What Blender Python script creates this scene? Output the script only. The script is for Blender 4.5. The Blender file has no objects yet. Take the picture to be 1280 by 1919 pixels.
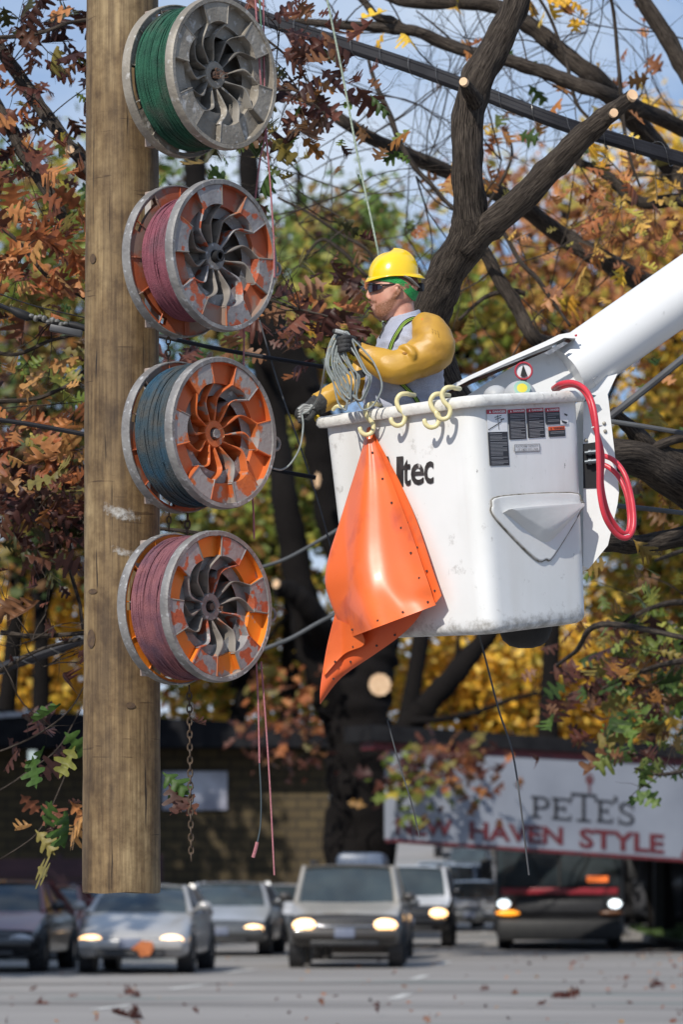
import bpy, bmesh, math, random
import numpy as np
from mathutils import Vector, Matrix

# ------------------------------------------------------------------ camera, sky, sun, exposure
SC = bpy.context.scene
COL = SC.collection
F = 7500.0            # focal length in photograph pixels
CAMH = 1.35           # camera height
HX, HY = 640.0, 1654.0  # vanishing point of the view direction
cam_d = bpy.data.cameras.new("camera")
cam = bpy.data.objects.new("camera", cam_d)
COL.objects.link(cam)
cam.location = (0, 0, CAMH)
cam.rotation_euler = (math.radians(90), 0, 0)
cam_d.sensor_width = 36
cam_d.lens = 36 * F / 1919
cam_d.shift_y = (HY - 959.5) / 1919
cam_d.clip_start = 0.5
cam_d.clip_end = 3000
cam_d.dof.use_dof = True
cam_d.dof.focus_distance = 14.85
cam_d.dof.aperture_fstop = 5.2
SC.camera = cam
SUN = Vector((0.34, 0.66, -0.63)).normalized()     # the way the light travels
el = math.asin(-SUN.z)
az = math.atan2(-SUN.x, -SUN.y)
w = bpy.data.worlds.new("World")
SC.world = w
w.use_nodes = True
wn, wl = w.node_tree.nodes, w.node_tree.links
bg = wn["Background"]
sky = wn.new("ShaderNodeTexSky")
sky.sky_type = 'NISHITA'
sky.sun_disc = False
sky.sun_elevation = el
sky.sun_rotation = az
sky.air_density = 1.0
sky.dust_density = 0.6
sky.ozone_density = 2.0
tc = wn.new("ShaderNodeTexCoord")
mp = wn.new("ShaderNodeMapping")
mp.inputs['Scale'].default_value = (5, 5, 12)
nz = wn.new("ShaderNodeTexNoise")
nz.inputs['Scale'].default_value = 1.3
nz.inputs['Detail'].default_value = 6
cr = wn.new("ShaderNodeValToRGB")
cr.color_ramp.elements[0].position = 0.40
cr.color_ramp.elements[0].color = (0.0, 0.0, 0.0, 1)
cr.color_ramp.elements[1].position = 0.66
cr.color_ramp.elements[1].color = (0.9, 0.9, 0.9, 1)
mx = wn.new("ShaderNodeMixRGB")
mx.inputs[2].default_value = (7.0, 8.0, 9.4, 1)
wl.new(tc.outputs['Generated'], mp.inputs[0])
wl.new(mp.outputs[0], nz.inputs['Vector'])
wl.new(nz.outputs['Fac'], cr.inputs[0])
wl.new(cr.outputs[0], mx.inputs[0])
blu = wn.new("ShaderNodeMixRGB")
blu.inputs[0].default_value = 0.68
blu.inputs[2].default_value = (2.0, 3.7, 7.2, 1)
wl.new(sky.outputs[0], blu.inputs[1])
wl.new(blu.outputs[0], mx.inputs[1])
wl.new(mx.outputs[0], bg.inputs[0])
bg.inputs[1].default_value = 0.098
sun_d = bpy.data.lights.new("sun", 'SUN')
sun_d.energy = 4.6
sun_d.angle = math.radians(0.5)
sun_d.color = (1.0, 0.95, 0.87)
sun_o = bpy.data.objects.new("sun", sun_d)
COL.objects.link(sun_o)
sun_o.rotation_euler = SUN.to_track_quat('-Z', 'Y').to_euler()
vs = SC.view_settings
SC.display_settings.display_device = 'sRGB'
vs.view_transform = 'Standard'
vs.look = 'None'
vs.exposure = 0.0
vs.gamma = 1.0
SC.cycles.use_denoising = True
SC.cycles.max_bounces = 6
SC.cycles.transparent_max_bounces = 8
SC.cycles.caustics_reflective = False
SC.cycles.caustics_refractive = False

# ------------------------------------------------------------------ helpers
def P(x, y, d):
    """point seen at photograph pixel x, y at the distance d"""
    return Vector(((x - HX) / F * d, d, CAMH + (HY - y) / F * d))
def ground_d(y):
    return CAMH * F / (y - HY)

class MB:
    """collects faces for one mesh object"""
    def __init__(s):
        s.v = []; s.f = []; s.m = []; s.cur = 0
    def add(s, vs, fs, m=None):
        b = len(s.v)
        s.v.extend([tuple(v) for v in vs])
        for f in fs:
            s.f.append([i + b for i in f]); s.m.append(s.cur if m is None else m)
        return b
    def box(s, c, size, rot=None, m=None, bevel=0):
        x, y, z = [a / 2 for a in size]
        c = Vector(c)
        if bevel > 0:
            bm = bmesh.new()
            bmesh.ops.create_cube(bm, size=1.0, matrix=Matrix.Diagonal((size[0], size[1], size[2], 1)))
            bmesh.ops.bevel(bm, geom=bm.edges[:] + bm.verts[:], offset=bevel, segments=2, affect='EDGES', profile=0.5)
            vs = [v.co.copy() for v in bm.verts]
            fs = [[v.index for v in f.verts] for f in bm.faces]
            bm.free()
        else:
            vs = [Vector((i, j, k)) for i in (-x, x) for j in (-y, y) for k in (-z, z)]
            fs = [(0, 1, 3, 2), (4, 6, 7, 5), (0, 4, 5, 1), (2, 3, 7, 6), (0, 2, 6, 4), (1, 5, 7, 3)]
        if rot is not None:
            vs = [rot @ v for v in vs]
        s.add([v + c for v in vs], fs, m)
    def tube(s, pts, rad, n=8, cap=True, m=None, closed=False, flat=1.0):
        pts = [Vector(p) for p in pts]
        if not hasattr(rad, '__len__'):
            rad = [rad] * len(pts)
        N = len(pts)
        t = []
        for i in range(N):
            a = pts[(i + 1) % N] if (closed or i < N - 1) else pts[i]
            b = pts[i - 1] if (closed or i > 0) else pts[i]
            d = a - b
            t.append(d.normalized() if d.length > 1e-9 else Vector((0, 0, 1)))
        up = Vector((0, 0, 1)) if abs(t[0].z) < 0.9 else Vector((0, 1, 0))
        u = t[0].cross(up).normalized()
        vs = []
        for i in range(N):
            u = (u - t[i] * u.dot(t[i])).normalized()
            w_ = t[i].cross(u)
            for k in range(n):
                a = 2 * math.pi * k / n
                vs.append(pts[i] + (u * math.cos(a) + w_ * math.sin(a) * flat) * rad[i])
        fs = []
        for i in range(N if closed else N - 1):
            j = (i + 1) % N
            for k in range(n):
                k2 = (k + 1) % n
                fs.append((i * n + k, i * n + k2, j * n + k2, j * n + k))
        if cap and not closed:
            fs.append(tuple(range(n - 1, -1, -1)))
            fs.append(tuple((N - 1) * n + k for k in range(n)))
        s.add(vs, fs, m)
    def lathe(s, prof, o, ax, ux, n=32, m=None, closed_prof=False):
        """prof: (r, h) pairs, turned round the axis ax through o"""
        o = Vector(o); ax = Vector(ax).normalized(); ux = Vector(ux).normalized(); vx = ax.cross(ux)
        vs = []
        for r, h in prof:
            for k in range(n):
                a = 2 * math.pi * k / n
                vs.append(o + ax * h + (ux * math.cos(a) + vx * math.sin(a)) * r)
        fs = []
        for i in range(len(prof) - 1):
            for k in range(n):
                k2 = (k + 1) % n
                fs.append((i * n + k, i * n + k2, (i + 1) * n + k2, (i + 1) * n + k))
        s.add(vs, fs, m)
    def loft(s, rings, m=None, cap=True, closed=True):
        n = len(rings[0])
        vs = [v for r in rings for v in r]
        fs = []
        for i in range(len(rings) - 1):
            for k in range(n if closed else n - 1):
                k2 = (k + 1) % n
                fs.append((i * n + k, i * n + k2, (i + 1) * n + k2, (i + 1) * n + k))
        if cap and closed:
            fs.append(tuple(range(n - 1, -1, -1)))
            fs.append(tuple((len(rings) - 1) * n + k for k in range(n)))
        s.add(vs, fs, m)
    def prism(s, poly, off, m=None):
        """closed polygon (3-D points) swept by the vector off"""
        n = len(poly)
        off = Vector(off)
        a = [Vector(p) for p in poly]
        b = [p + off for p in a]
        fs = [tuple(range(n - 1, -1, -1)), tuple(range(n, 2 * n))]
        for k in range(n):
            k2 = (k + 1) % n
            fs.append((k, k2, n + k2, n + k))
        s.add(a + b, fs, m)
    def ball(s, c, r, rot=None, n=12, m=None):
        c = Vector(c)
        if not hasattr(r, '__len__'):
            r = (r, r, r)
        vs = []; fs = []
        R = n // 2 + 1
        for i in range(R + 1):
            th = math.pi * i / R
            for k in range(n):
                a = 2 * math.pi * k / n
                v = Vector((math.sin(th) * math.cos(a) * r[0], math.sin(th) * math.sin(a) * r[1], math.cos(th) * r[2]))
                vs.append((rot @ v if rot is not None else v) + c)
        for i in range(R):
            for k in range(n):
                k2 = (k + 1) % n
                fs.append((i * n + k, (i + 1) * n + k, (i + 1) * n + k2, i * n + k2))
        s.add(vs, fs, m)
    def build(s, name, mats, parent=None, smooth=True, sharp=40, merge=True, local=False, label=None):
        if not isinstance(mats, (list, tuple)):
            mats = [mats]
        me = bpy.data.meshes.new(name)
        me.from_pydata(s.v, [], s.f)
        for m in mats:
            me.materials.append(m)
        if len(mats) > 1:
            me.polygons.foreach_set('material_index', s.m)
        if merge:
            bm = bmesh.new(); bm.from_mesh(me)
            bmesh.ops.remove_doubles(bm, verts=bm.verts, dist=1e-5)
            bmesh.ops.dissolve_degenerate(bm, edges=bm.edges, dist=1e-6)
            bmesh.ops.recalc_face_normals(bm, faces=bm.faces)
            bm.to_mesh(me); bm.free()
        if smooth:
            me.shade_smooth()
            me.set_sharp_from_angle(angle=math.radians(sharp))
        o = bpy.data.objects.new(name, me)
        COL.objects.link(o)
        if parent is not None:
            if not local:
                mw = world(parent).inverted()
                me.transform(mw)
            o.parent = parent
        if label:
            o['label'] = label
        return o

def world(o):
    m = o.matrix_basis.copy()
    while o.parent:
        o = o.parent
        m = o.matrix_basis @ m
    return m
def tag(o, label=None, cat=None, group=None, kind=None):
    if label: o['label'] = label
    if cat: o['category'] = cat
    if group: o['group'] = group
    if kind: o['kind'] = kind
    return o
def thing(name, label, cat, loc=(0, 0, 0), rz=0, group=None):
    o = bpy.data.objects.new(name, None)
    o.empty_display_size = 0.1
    COL.objects.link(o)
    o.location = loc
    o.rotation_euler = (0, 0, rz)
    return tag(o, label, cat, group)
def catmull(pts, per=6, closed=False):
    pts = [Vector(p) for p in pts]
    n = len(pts)
    out = []
    for i in range(n if closed else n - 1):
        p0 = pts[(i - 1) % n] if (closed or i > 0) else pts[0] * 2 - pts[1]
        p1 = pts[i]; p2 = pts[(i + 1) % n]
        p3 = pts[(i + 2) % n] if (closed or i + 2 < n) else pts[-1] * 2 - pts[-2]
        for k in range(per):
            t = k / per
            out.append(0.5 * ((2 * p1) + (p2 - p0) * t + (2 * p0 - 5 * p1 + 4 * p2 - p3) * t * t + (3 * p1 - p0 - 3 * p2 + p3) * t ** 3))
    if not closed:
        out.append(pts[-1])
    return out
def lerp_list(vals, per):
    out = []
    for i in range(len(vals) - 1):
        for k in range(per):
            out.append(vals[i] + (vals[i + 1] - vals[i]) * k / per)
    out.append(vals[-1])
    return out
def evaluated(o):
    dg = bpy.context.evaluated_depsgraph_get()
    dg.update()
    return bpy.data.meshes.new_from_object(o.evaluated_get(dg))
def fuse(mb, name, mats, voxel, parent=None, smooth_it=6, label=None, fac=0.5):
    """union of overlapping closed lumps as one continuous skin"""
    o = mb.build(name, mats, None, smooth=False, merge=False)
    m = o.modifiers.new('r', 'REMESH'); m.mode = 'VOXEL'; m.voxel_size = voxel
    m2 = o.modifiers.new('s', 'SMOOTH'); m2.iterations = smooth_it; m2.factor = fac
    me = evaluated(o)
    me.shade_smooth()
    o.modifiers.clear()
    old = o.data
    o.data = me
    bpy.data.meshes.remove(old)
    me.name = name
    me.materials.clear()
    for q in (mats if isinstance(mats, (list, tuple)) else [mats]):
        me.materials.append(q)
    if parent is not None:
        me.transform(world(parent).inverted())
        o.parent = parent
    if label: o['label'] = label
    return o
def text_mesh(s, size=1.0, bold=0.0, align='CENTER', extrude=0.0):
    c = bpy.data.curves.new('t', 'FONT')
    c.body = s; c.size = size; c.offset = bold; c.align_x = align; c.align_y = 'CENTER'; c.extrude = extrude
    c.resolution_u = 3
    o = bpy.data.objects.new('t', c)
    COL.objects.link(o)
    me = evaluated(o)
    vs = [v.co.copy() for v in me.vertices]
    fs = [list(p.vertices) for p in me.polygons]
    bpy.data.objects.remove(o); bpy.data.curves.remove(c); bpy.data.meshes.remove(me)
    return vs, fs
def put_text(mb, s, o, u, v, n, height, width=None, bold=0.0, m=None, shear=0.0, extrude=0.0):
    """text centred at o, along u, up v, capital height and total width in metres"""
    vs, fs = text_mesh(s, 1.0, bold, extrude=extrude)
    x0 = min(p.x for p in vs); x1 = max(p.x for p in vs); y0 = min(p.y for p in vs); y1 = max(p.y for p in vs)
    ky = height / (y1 - y0)
    kx = ky if width is None else width / (x1 - x0)
    cx, cy = (x0 + x1) / 2, (y0 + y1) / 2
    mb.add([Vector(o) + u * ((p.x - cx) * kx + shear * (p.y - cy) * ky) + v * ((p.y - cy) * ky) + n * p.z for p in vs], fs, m)

# ------------------------------------------------------------------ materials
MC = {}
def mat(name, c1, c2=None, scale=8, stretch=(1, 1, 1), rough=0.6, metal=0.0, bump=0.0, bscale=None, spec=0.5,
        lo=0.35, hi=0.65, c3=None, c3scale=30, c3lo=0.6, c3hi=0.7, emit=None, estr=0, coat=0, detail=6, trans=0, rough2=None,
        bstretch=None):
    if name in MC:
        return MC[name]
    m = bpy.data.materials.new(name); m.use_nodes = True
    nt = m.node_tree; N = nt.nodes; L = nt.links
    b = N['Principled BSDF']
    b.inputs['Roughness'].default_value = rough
    b.inputs['Metallic'].default_value = metal
    b.inputs['Specular IOR Level'].default_value = spec
    if coat: 
        b.inputs['Coat Weight'].default_value = coat
        b.inputs['Coat Roughness'].default_value = 0.08
    co = N.new('ShaderNodeTexCoord'); mpg = N.new('ShaderNodeMapping')
    mpg.inputs['Scale'].default_value = stretch
    L.new(co.outputs['Object'], mpg.inputs[0])
    def noise(sc, det=detail, src=None):
        t = N.new('ShaderNodeTexNoise'); t.inputs['Scale'].default_value = sc; t.inputs['Detail'].default_value = det
        L.new((src or mpg).outputs[0], t.inputs['Vector']); return t
    def ramp(src, a, z):
        r = N.new('ShaderNodeMapRange'); r.inputs[1].default_value = a; r.inputs[2].default_value = z
        L.new(src.outputs[0], r.inputs[0]); return r
    c2 = c2 or tuple(x * 0.8 for x in c1)
    t = noise(scale); r = ramp(t, lo, hi)
    mixn = N.new('ShaderNodeMixRGB'); mixn.inputs[1].default_value = (*c1, 1); mixn.inputs[2].default_value = (*c2, 1)
    L.new(r.outputs[0], mixn.inputs[0])
    out = mixn
    if c3:
        t3 = noise(c3scale); r3 = ramp(t3, c3lo, c3hi)
        m3 = N.new('ShaderNodeMixRGB'); m3.inputs[2].default_value = (*c3, 1)
        L.new(r3.outputs[0], m3.inputs[0]); L.new(out.outputs[0], m3.inputs[1]); out = m3
    L.new(out.outputs[0], b.inputs['Base Color'])
    if rough2 is not None:
        rr = N.new('ShaderNodeMapRange'); rr.inputs[1].default_value = lo; rr.inputs[2].default_value = hi
        rr.inputs[3].default_value = rough; rr.inputs[4].default_value = rough2
        L.new(t.outputs[0], rr.inputs[0]); L.new(rr.outputs[0], b.inputs['Roughness'])
    if bump:
        src = mpg
        if bstretch:
            src = N.new('ShaderNodeMapping'); src.inputs['Scale'].default_value = bstretch
            L.new(co.outputs['Object'], src.inputs[0])
        tb = noise(bscale or scale * 3, 5, src)
        bp = N.new('ShaderNodeBump'); bp.inputs['Strength'].default_value = min(1, bump); bp.inputs['Distance'].default_value = 0.01
        L.new(tb.outputs[0], bp.inputs['Height']); L.new(bp.outputs[0], b.inputs['Normal'])
    if emit:
        b.inputs['Emission Color'].default_value = (*emit, 1); b.inputs['Emission Strength'].default_value = estr
    MC[name] = m
    return m
def leaf_mat():
    m = bpy.data.materials.new('leaf'); m.use_nodes = True
    N = m.node_tree.nodes; L = m.node_tree.links
    b = N['Principled BSDF']; b.inputs['Roughness'].default_value = 0.5
    b.inputs['Specular IOR Level'].default_value = 0.35
    a = N.new('ShaderNodeAttribute'); a.attribute_name = 'leaf_colour'
    co = N.new('ShaderNodeTexCoord'); t = N.new('ShaderNodeTexNoise'); t.inputs['Scale'].default_value = 40
    L.new(co.outputs['Object'], t.inputs['Vector'])
    mp_ = N.new('ShaderNodeMapRange'); mp_.inputs[1].default_value = .3; mp_.inputs[2].default_value = .7
    mp_.inputs[3].default_value = .75; mp_.inputs[4].default_value = 1.2
    L.new(t.outputs[0], mp_.inputs[0])
    vm = N.new('ShaderNodeVectorMath'); vm.operation = 'SCALE'
    L.new(a.outputs['Color'], vm.inputs[0]); L.new(mp_.outputs[0], vm.inputs['Scale'])
    L.new(vm.outputs[0], b.inputs['Base Color'])
    tr = N.new('ShaderNodeBsdfTranslucent'); L.new(vm.outputs[0], tr.inputs[0])
    ms = N.new('ShaderNodeMixShader'); ms.inputs[0].default_value = 0.38
    L.new(b.outputs[0], ms.inputs[1]); L.new(tr.outputs[0], ms.inputs[2])
    L.new(ms.outputs[0], N['Material Output'].inputs[0])
    return m
# ------------------------------------------------------------------ ground, road, far buildings
RNG = random.Random(7)
M_asph = mat('asphalt', (.28, .262, .245), (.20, .187, .175), scale=0.7, stretch=(.16, .5, 1), rough=.9, spec=.25, bump=.4, bscale=40, c3=(.13, .155, .145), c3scale=.9, c3lo=.60, c3hi=.68)
M_grass = mat('grass', (.06, .11, .02), (.03, .05, .01), scale=3, rough=.9, bump=.6, bscale=60)
M_dirt = mat('soil', (.09, .07, .05), (.06, .05, .035), scale=1.5, rough=.95, bump=.6, bscale=30)
M_kerb = mat('kerb_concrete', (.40, .38, .35), (.28, .26, .24), scale=2, rough=.85, bump=.4, bscale=30)
M_line = mat('road_paint', (.62, .60, .56), (.38, .37, .35), scale=6, rough=.7)
def ground_z(y):
    if y < 122: return 0.0
    t = min(1, (y - 122) / 120)
    return 5.4 * t * t * (3 - 2 * t)
def sheet(name, x0, x1, ys, m, dz=0.0, nx=2):
    mb = MB(); vs = []; fs = []
    for y in ys:
        a, b = (x0(y), x1(y)) if callable(x0) else (x0, x1)
        for i in range(nx + 1):
            vs.append((a + (b - a) * i / nx, y, ground_z(y) + dz))
    for j in range(len(ys) - 1):
        for i in range(nx):
            k = j * (nx + 1) + i
            fs.append((k, k + 1, k + nx + 2, k + nx + 1))
    mb.add(vs, fs)
    return tag(mb.build(name, m), kind='structure')
ys = [-60, 0, 30, 60, 90, 122] + [122 + 6.0 * i for i in range(1, 21)] + [300, 900, 2500]
g = sheet('ground', -1500, 1500, ys, M_dirt, -.02, 12)
ysr = [-40, 0, 30, 60, 90, 104, 122] + [122 + 6.0 * i for i in range(1, 21)] + [280]
road = sheet('road', lambda y: -26 if y < 104 else max(-26, -26 + (y - 104) * .6) if y < 140 else -4.4,
             lambda y: 9.6 if y < 80 else max(6.6, 9.6 - (y - 80) * .12), ysr, M_asph, 0.0, 4)
# kerbed grass island on the right
def island():
    mb = MB()
    pts = []
    for (px, py) in ((1170, 1747), (1184, 1742), (1262, 1741), (1420, 1740), (1420, 1794), (1300, 1780), (1238, 1771), (1192, 1758)):
        d = ground_d(py) ; pts.append(Vector(((px - HX) / F * d, d, 0)))
    pts = catmull(pts, 5, True)
    c = sum(pts, Vector()) / len(pts)
    inner = [c + (p - c) * .94 for p in pts]
    n = len(pts)
    vs = [p + Vector((0, 0, -.01)) for p in pts] + [p + Vector((0, 0, .15)) for p in pts] + [p + Vector((0, 0, .15)) for p in inner] + [p + Vector((0, 0, .08)) for p in inner]
    fs = []
    for r in range(3):
        for k in range(n):
            fs.append((r * n + k, r * n + (k + 1) % n, (r + 1) * n + (k + 1) % n, (r + 1) * n + k))
    mb.add(vs, fs)
    tag(mb.build('kerb', M_kerb), kind='structure')
    gb = MB(); gb.add([p + Vector((0, 0, .11)) for p in inner], [tuple(range(n))])
    tag(gb.build('grass', M_grass), kind='structure')
    # blades
    rng = np.random.default_rng(3)
    lo = np.array([min(p.x for p in inner), min(p.y for p in inner)]); hi = np.array([max(p.x for p in inner), max(p.y for p in inner)])
    mb2 = MB()
    for i in range(2600):
        x, y = lo + (hi - lo) * rng.random(2)
        ins = False
        for k in range(n):
            a, b = inner[k], inner[(k + 1) % n]
            if (a.y > y) != (b.y > y) and x < (b.x - a.x) * (y - a.y) / (b.y - a.y) + a.x: ins = not ins
        if not ins: continue
        an = rng.random() * 6.28; dx, dy = .03 * math.cos(an), .03 * math.sin(an); h = .05 + .07 * rng.random()
        mb2.add([(x - dx, y - dy, .11), (x + dx, y + dy, .11), (x + dy * .8, y + dx * .8, .11 + h)], [(0, 1, 2)])
    o = mb2.build('grass_blades', M_grass, smooth=False, merge=False); tag(o, 'short green grass growing on the kerbed island', 'grass', kind='stuff')
island()
# lane dashes and stains
mb = MB()
def dash(px, py, L, wpx, skew):
    d = ground_d(py)
    x = (px - HX) / F * d
    w_ = wpx
    vs = [(x - w_ / 2, d - L / 2, .006), (x + w_ / 2, d - L / 2, .006), (x + w_ / 2 + skew, d + L / 2, .006), (x - w_ / 2 + skew, d + L / 2, .006)]
    mb.add(vs, [(0, 1, 2, 3)])
for (px, py, L, w_, sk) in ((185, 1888, 1.7, .13, .30), (325, 1850, 2.4, .14, .34), (430, 1820, 2.4, .14, .35), (733, 1868, 2.2, .13, .22), (770, 1832, 2.4, .13, .25),
                         (812, 1806, 3, .13, .3), (870, 1770, 4, .13, .4), (895, 1748, 4, .13, .4), (640, 1765, 3, .13, .3)):
    dash(px, py, L, w_, sk)
tag(mb.build('lane_marking', M_line, smooth=False, merge=False), kind='structure')

# dark strips that paint shadow bands across the lanes
mb = MB(); rs_ = random.Random(8)
for (ya, yb, wd) in ((1846, 1841, .10), (1792, 1790, .12), (1880, 1893, .05), (1862, 1858, .05)):
    n = 24; L_, R_ = [], []
    for i in range(n + 1):
        px = -80 + 1440 * i / n; py = ya + (yb - ya) * i / n + rs_.uniform(-.7, .7); d = ground_d(py); x = (px - HX) / F * d
        L_.append((x, d - wd, .005)); R_.append((x, d + wd, .005))
    mb.add(L_ + R_, [(i, i + 1, n + 2 + i, n + 1 + i) for i in range(n)])
tag(mb.build('shadow_band', mat('painted_shadow', (.09, .085, .08), (.13, .12, .11), scale=2, rough=.8, spec=.2), smooth=False, merge=False), kind='structure')
# left brick building with dark roof
M_brick = None
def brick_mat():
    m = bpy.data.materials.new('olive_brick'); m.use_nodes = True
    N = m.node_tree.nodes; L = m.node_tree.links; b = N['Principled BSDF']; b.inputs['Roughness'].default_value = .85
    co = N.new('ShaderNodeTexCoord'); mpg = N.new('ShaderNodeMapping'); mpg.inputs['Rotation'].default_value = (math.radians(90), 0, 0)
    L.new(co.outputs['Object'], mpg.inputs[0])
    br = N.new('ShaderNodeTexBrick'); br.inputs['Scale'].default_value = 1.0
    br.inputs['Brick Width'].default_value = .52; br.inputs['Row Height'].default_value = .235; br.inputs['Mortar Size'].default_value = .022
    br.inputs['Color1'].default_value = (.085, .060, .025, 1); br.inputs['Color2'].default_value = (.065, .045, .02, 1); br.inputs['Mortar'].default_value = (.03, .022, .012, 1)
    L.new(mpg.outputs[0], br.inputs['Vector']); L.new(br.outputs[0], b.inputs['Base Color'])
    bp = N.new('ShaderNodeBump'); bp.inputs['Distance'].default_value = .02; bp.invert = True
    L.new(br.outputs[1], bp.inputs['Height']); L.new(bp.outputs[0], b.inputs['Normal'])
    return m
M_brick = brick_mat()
M_black = mat('black_trim', (.012, .012, .013), (.02, .02, .022), rough=.6, spec=.3)
M_darkroof = mat('dark_roofing', (.010, .010, .012), (.02, .02, .022), scale=3, rough=.9, spec=.1, bump=.3, bscale=20)
M_white = mat('white_panel', (.75, .76, .78), (.5, .52, .56), scale=.7, rough=.5, lo=.3, hi=.7)
DB = 93.0
t = thing('brick_building', 'low olive brick building with a dark flat roof, behind the wooden pole', 'building', P(200, 1740, DB) * 1.0)
t.location.z = 0
X = lambda px, d=DB: (px - HX) / F * d
Z = lambda py, d=DB: CAMH + (HY - py) / F * d
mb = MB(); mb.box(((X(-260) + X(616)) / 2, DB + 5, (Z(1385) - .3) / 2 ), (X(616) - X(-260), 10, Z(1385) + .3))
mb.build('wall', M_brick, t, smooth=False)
mb = MB(); mb.prism([(X(-300), DB - 1.1, Z(1405)), (X(640), DB - 1.1, Z(1402)), (X(640), DB - 1.1, Z(1366)), (X(-300), DB - 1.1, Z(1318))], (0, 12.2, 0))
rf = mb.build('roof', M_darkroof, t, smooth=False)
mb = MB(); mb.prism([(X(-300), DB - 1.16, Z(1374)), (X(95), DB - 1.16, Z(1342)), (X(95), DB - 1.16, Z(1334)), (X(-300), DB - 1.16, Z(1362))], (0, .05, 0))
mb.build('roof_edge_highlight', mat('painted_highlight', (.5, .52, .56), (.3, .3, .33), rough=.35, metal=.4), rf, smooth=False)  # pale strip paints the white highlight along the roof edge
mb = MB(); mb.box((X(365), DB - .06, Z(1482)), (X(426) - X(304), .08, Z(1446) - Z(1519)), bevel=.01)
sg = mb.build('window', mat('frosted_pane', (.62, .63, .70), (.30, .30, .36), scale=.9, rough=.25, lo=.4, hi=.62), t, smooth=False)
mb = MB(); mb.box((X(73), DB - .16, Z(1422)), (.26, .3, .44), bevel=.03); lf = mb.build('wall_lamp', M_black, t)
mb = MB(); mb.box((X(62), DB - .34, Z(1419)), (.20, .06, .30), bevel=.02)
mb.build('lamp_glass', mat('lamp_glass', (.8, .85, .85), (.7, .8, .8), rough=.2, emit=(.8, .95, .95), estr=.5), lf)
# maroon timber fence below it
M_maroon = mat('maroon_board', (.10, .045, .05), (.06, .03, .035), scale=2, stretch=(.4, 1, 3), rough=.7)
DF = 86.0
t = thing('board_fence', 'low maroon board fence behind the parked cars in front of the brick building', 'fence', (X(200, DF), DF, 0))
mb = MB()
for k in range(4):
    mb.box(((X(-200, DF) + X(300, DF)) / 2, DF + RNG.uniform(-.01, .01), .12 + (k + .5) * .44), (X(300, DF) - X(-200, DF), .04, .41))
mb.build('board_panel', M_maroon, t, smooth=False)
for px in (-150, -20, 110, 240, 300):
    mb = MB(); mb.box((X(px, DF), DF + .07, .98), (.1, .1, 1.96)); mb.build('post', M_maroon, t, smooth=False)

# restaurant with the big white fascia on the right
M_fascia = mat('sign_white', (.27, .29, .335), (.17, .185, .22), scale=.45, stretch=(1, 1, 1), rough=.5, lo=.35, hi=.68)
M_red = mat('sign_red', (.13, .018, .022), (.09, .012, .016), rough=.5)
M_redband = mat('red_trim', (.16, .02, .025), (.10, .015, .02), rough=.5)
M_ink = mat('sign_black', (.018, .018, .022), (.03, .03, .035), rough=.5)
# fascia: runs from the left end (near) to the right end (far)
DA, DZ_ = 73.0, 75.5
def fa(px, py):
    """point on the fascia plane under a photograph pixel"""
    A = Vector(((742 - HX) / F * DA, DA, 0)); Bv = Vector(((1300 - HX) / F * DZ_, DZ_, 0))
    dx, dy = Bv.x - A.x, Bv.y - A.y
    k = (px - HX) / F
    s_ = (k * A.y - A.x) / (dx - k * dy)
    y = A.y + s_ * dy
    return Vector((k * y, y, CAMH + (HY - py) / F * y))
fn = (fa(1300, 1500) - fa(742, 1500)); fn.z = 0; fu = fn.normalized(); fn = Vector((fu.y, -fu.x, 0))  # towards the camera
t = thing('restaurant', 'pizza restaurant with a white lettered fascia and black roof edge, behind the bus', 'restaurant', fa(1500, 1654) * 1.0)
t.location.z = 0
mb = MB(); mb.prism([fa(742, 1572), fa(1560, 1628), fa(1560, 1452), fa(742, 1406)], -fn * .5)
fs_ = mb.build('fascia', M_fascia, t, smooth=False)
mb = MB(); mb.prism([fa(700, 1404), fa(1560, 1450), fa(1560, 1436), fa(700, 1388)], -fn * .56); 
for v in range(len(mb.v)): pass
mb.build('red_trim', M_redband, t, smooth=False)
mb = MB(); mb.prism([fa(690, 1389) + fn * .12, fa(1560, 1437) + fn * .12, fa(1560, 1418) + fn * .12, fa(690, 1358) + fn * .12], -fn * 1.2)
mb.build('roof', M_darkroof, t, smooth=False)
mb = MB(); mb.prism([fa(742, 1578), fa(1560, 1634), fa(1560, 1629), fa(742, 1572.6)], -fn * .45)
mb.build('lower_trim', M_redband, t, smooth=False)
mb = MB()
M_body = mat('restaurant_wall', (.020, .019, .020), (.012, .012, .013), rough=.8, spec=.15)
a, b = Vector(((1165 - HX) / F * 118, 118, 0)), Vector(((1900 - HX) / F * 118, 118, 0))
bk = Vector((1.2, 9.0, 0))
mb.prism([a, b, b + bk, a + bk], (0, 0, 3.3))
mb.build('wall', M_body, t, smooth=False)
for (px, c_) in ((1205, .05), (1262, .3)):
    q = Vector(((px - HX) / F * 118, 117.95, 1.3))
    mb = MB(); mb.box(q, (.55, .06, 1.9), bevel=.01)
    mb.build('window', mat('shop_glass', (.03, .035, .04), (.10, .10, .11), scale=1.5, rough=.1), t)
for px in (1236,):
    q = Vector(((px - HX) / F * 104, 104, 0))
    mb = MB(); mb.box(q + Vector((0, 0, 1.25)), (.26, .26, 2.5)); mb.build('post', M_black, t, smooth=False)
mb = MB(); r0, r1 = fa(1150, 1590), fa(1900, 1640)
mb.prism([Vector((r0.x, r0.y + .6, 2.55)), Vector((r1.x, r1.y + .6, 2.55)), Vector(((1900 - HX) / F * 118, 122, 3.2)), Vector(((1165 - HX) / F * 118, 122, 3.2))], (0, 0, .25))
mb.build('canopy_roof', M_darkroof, t, smooth=False)
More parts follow.
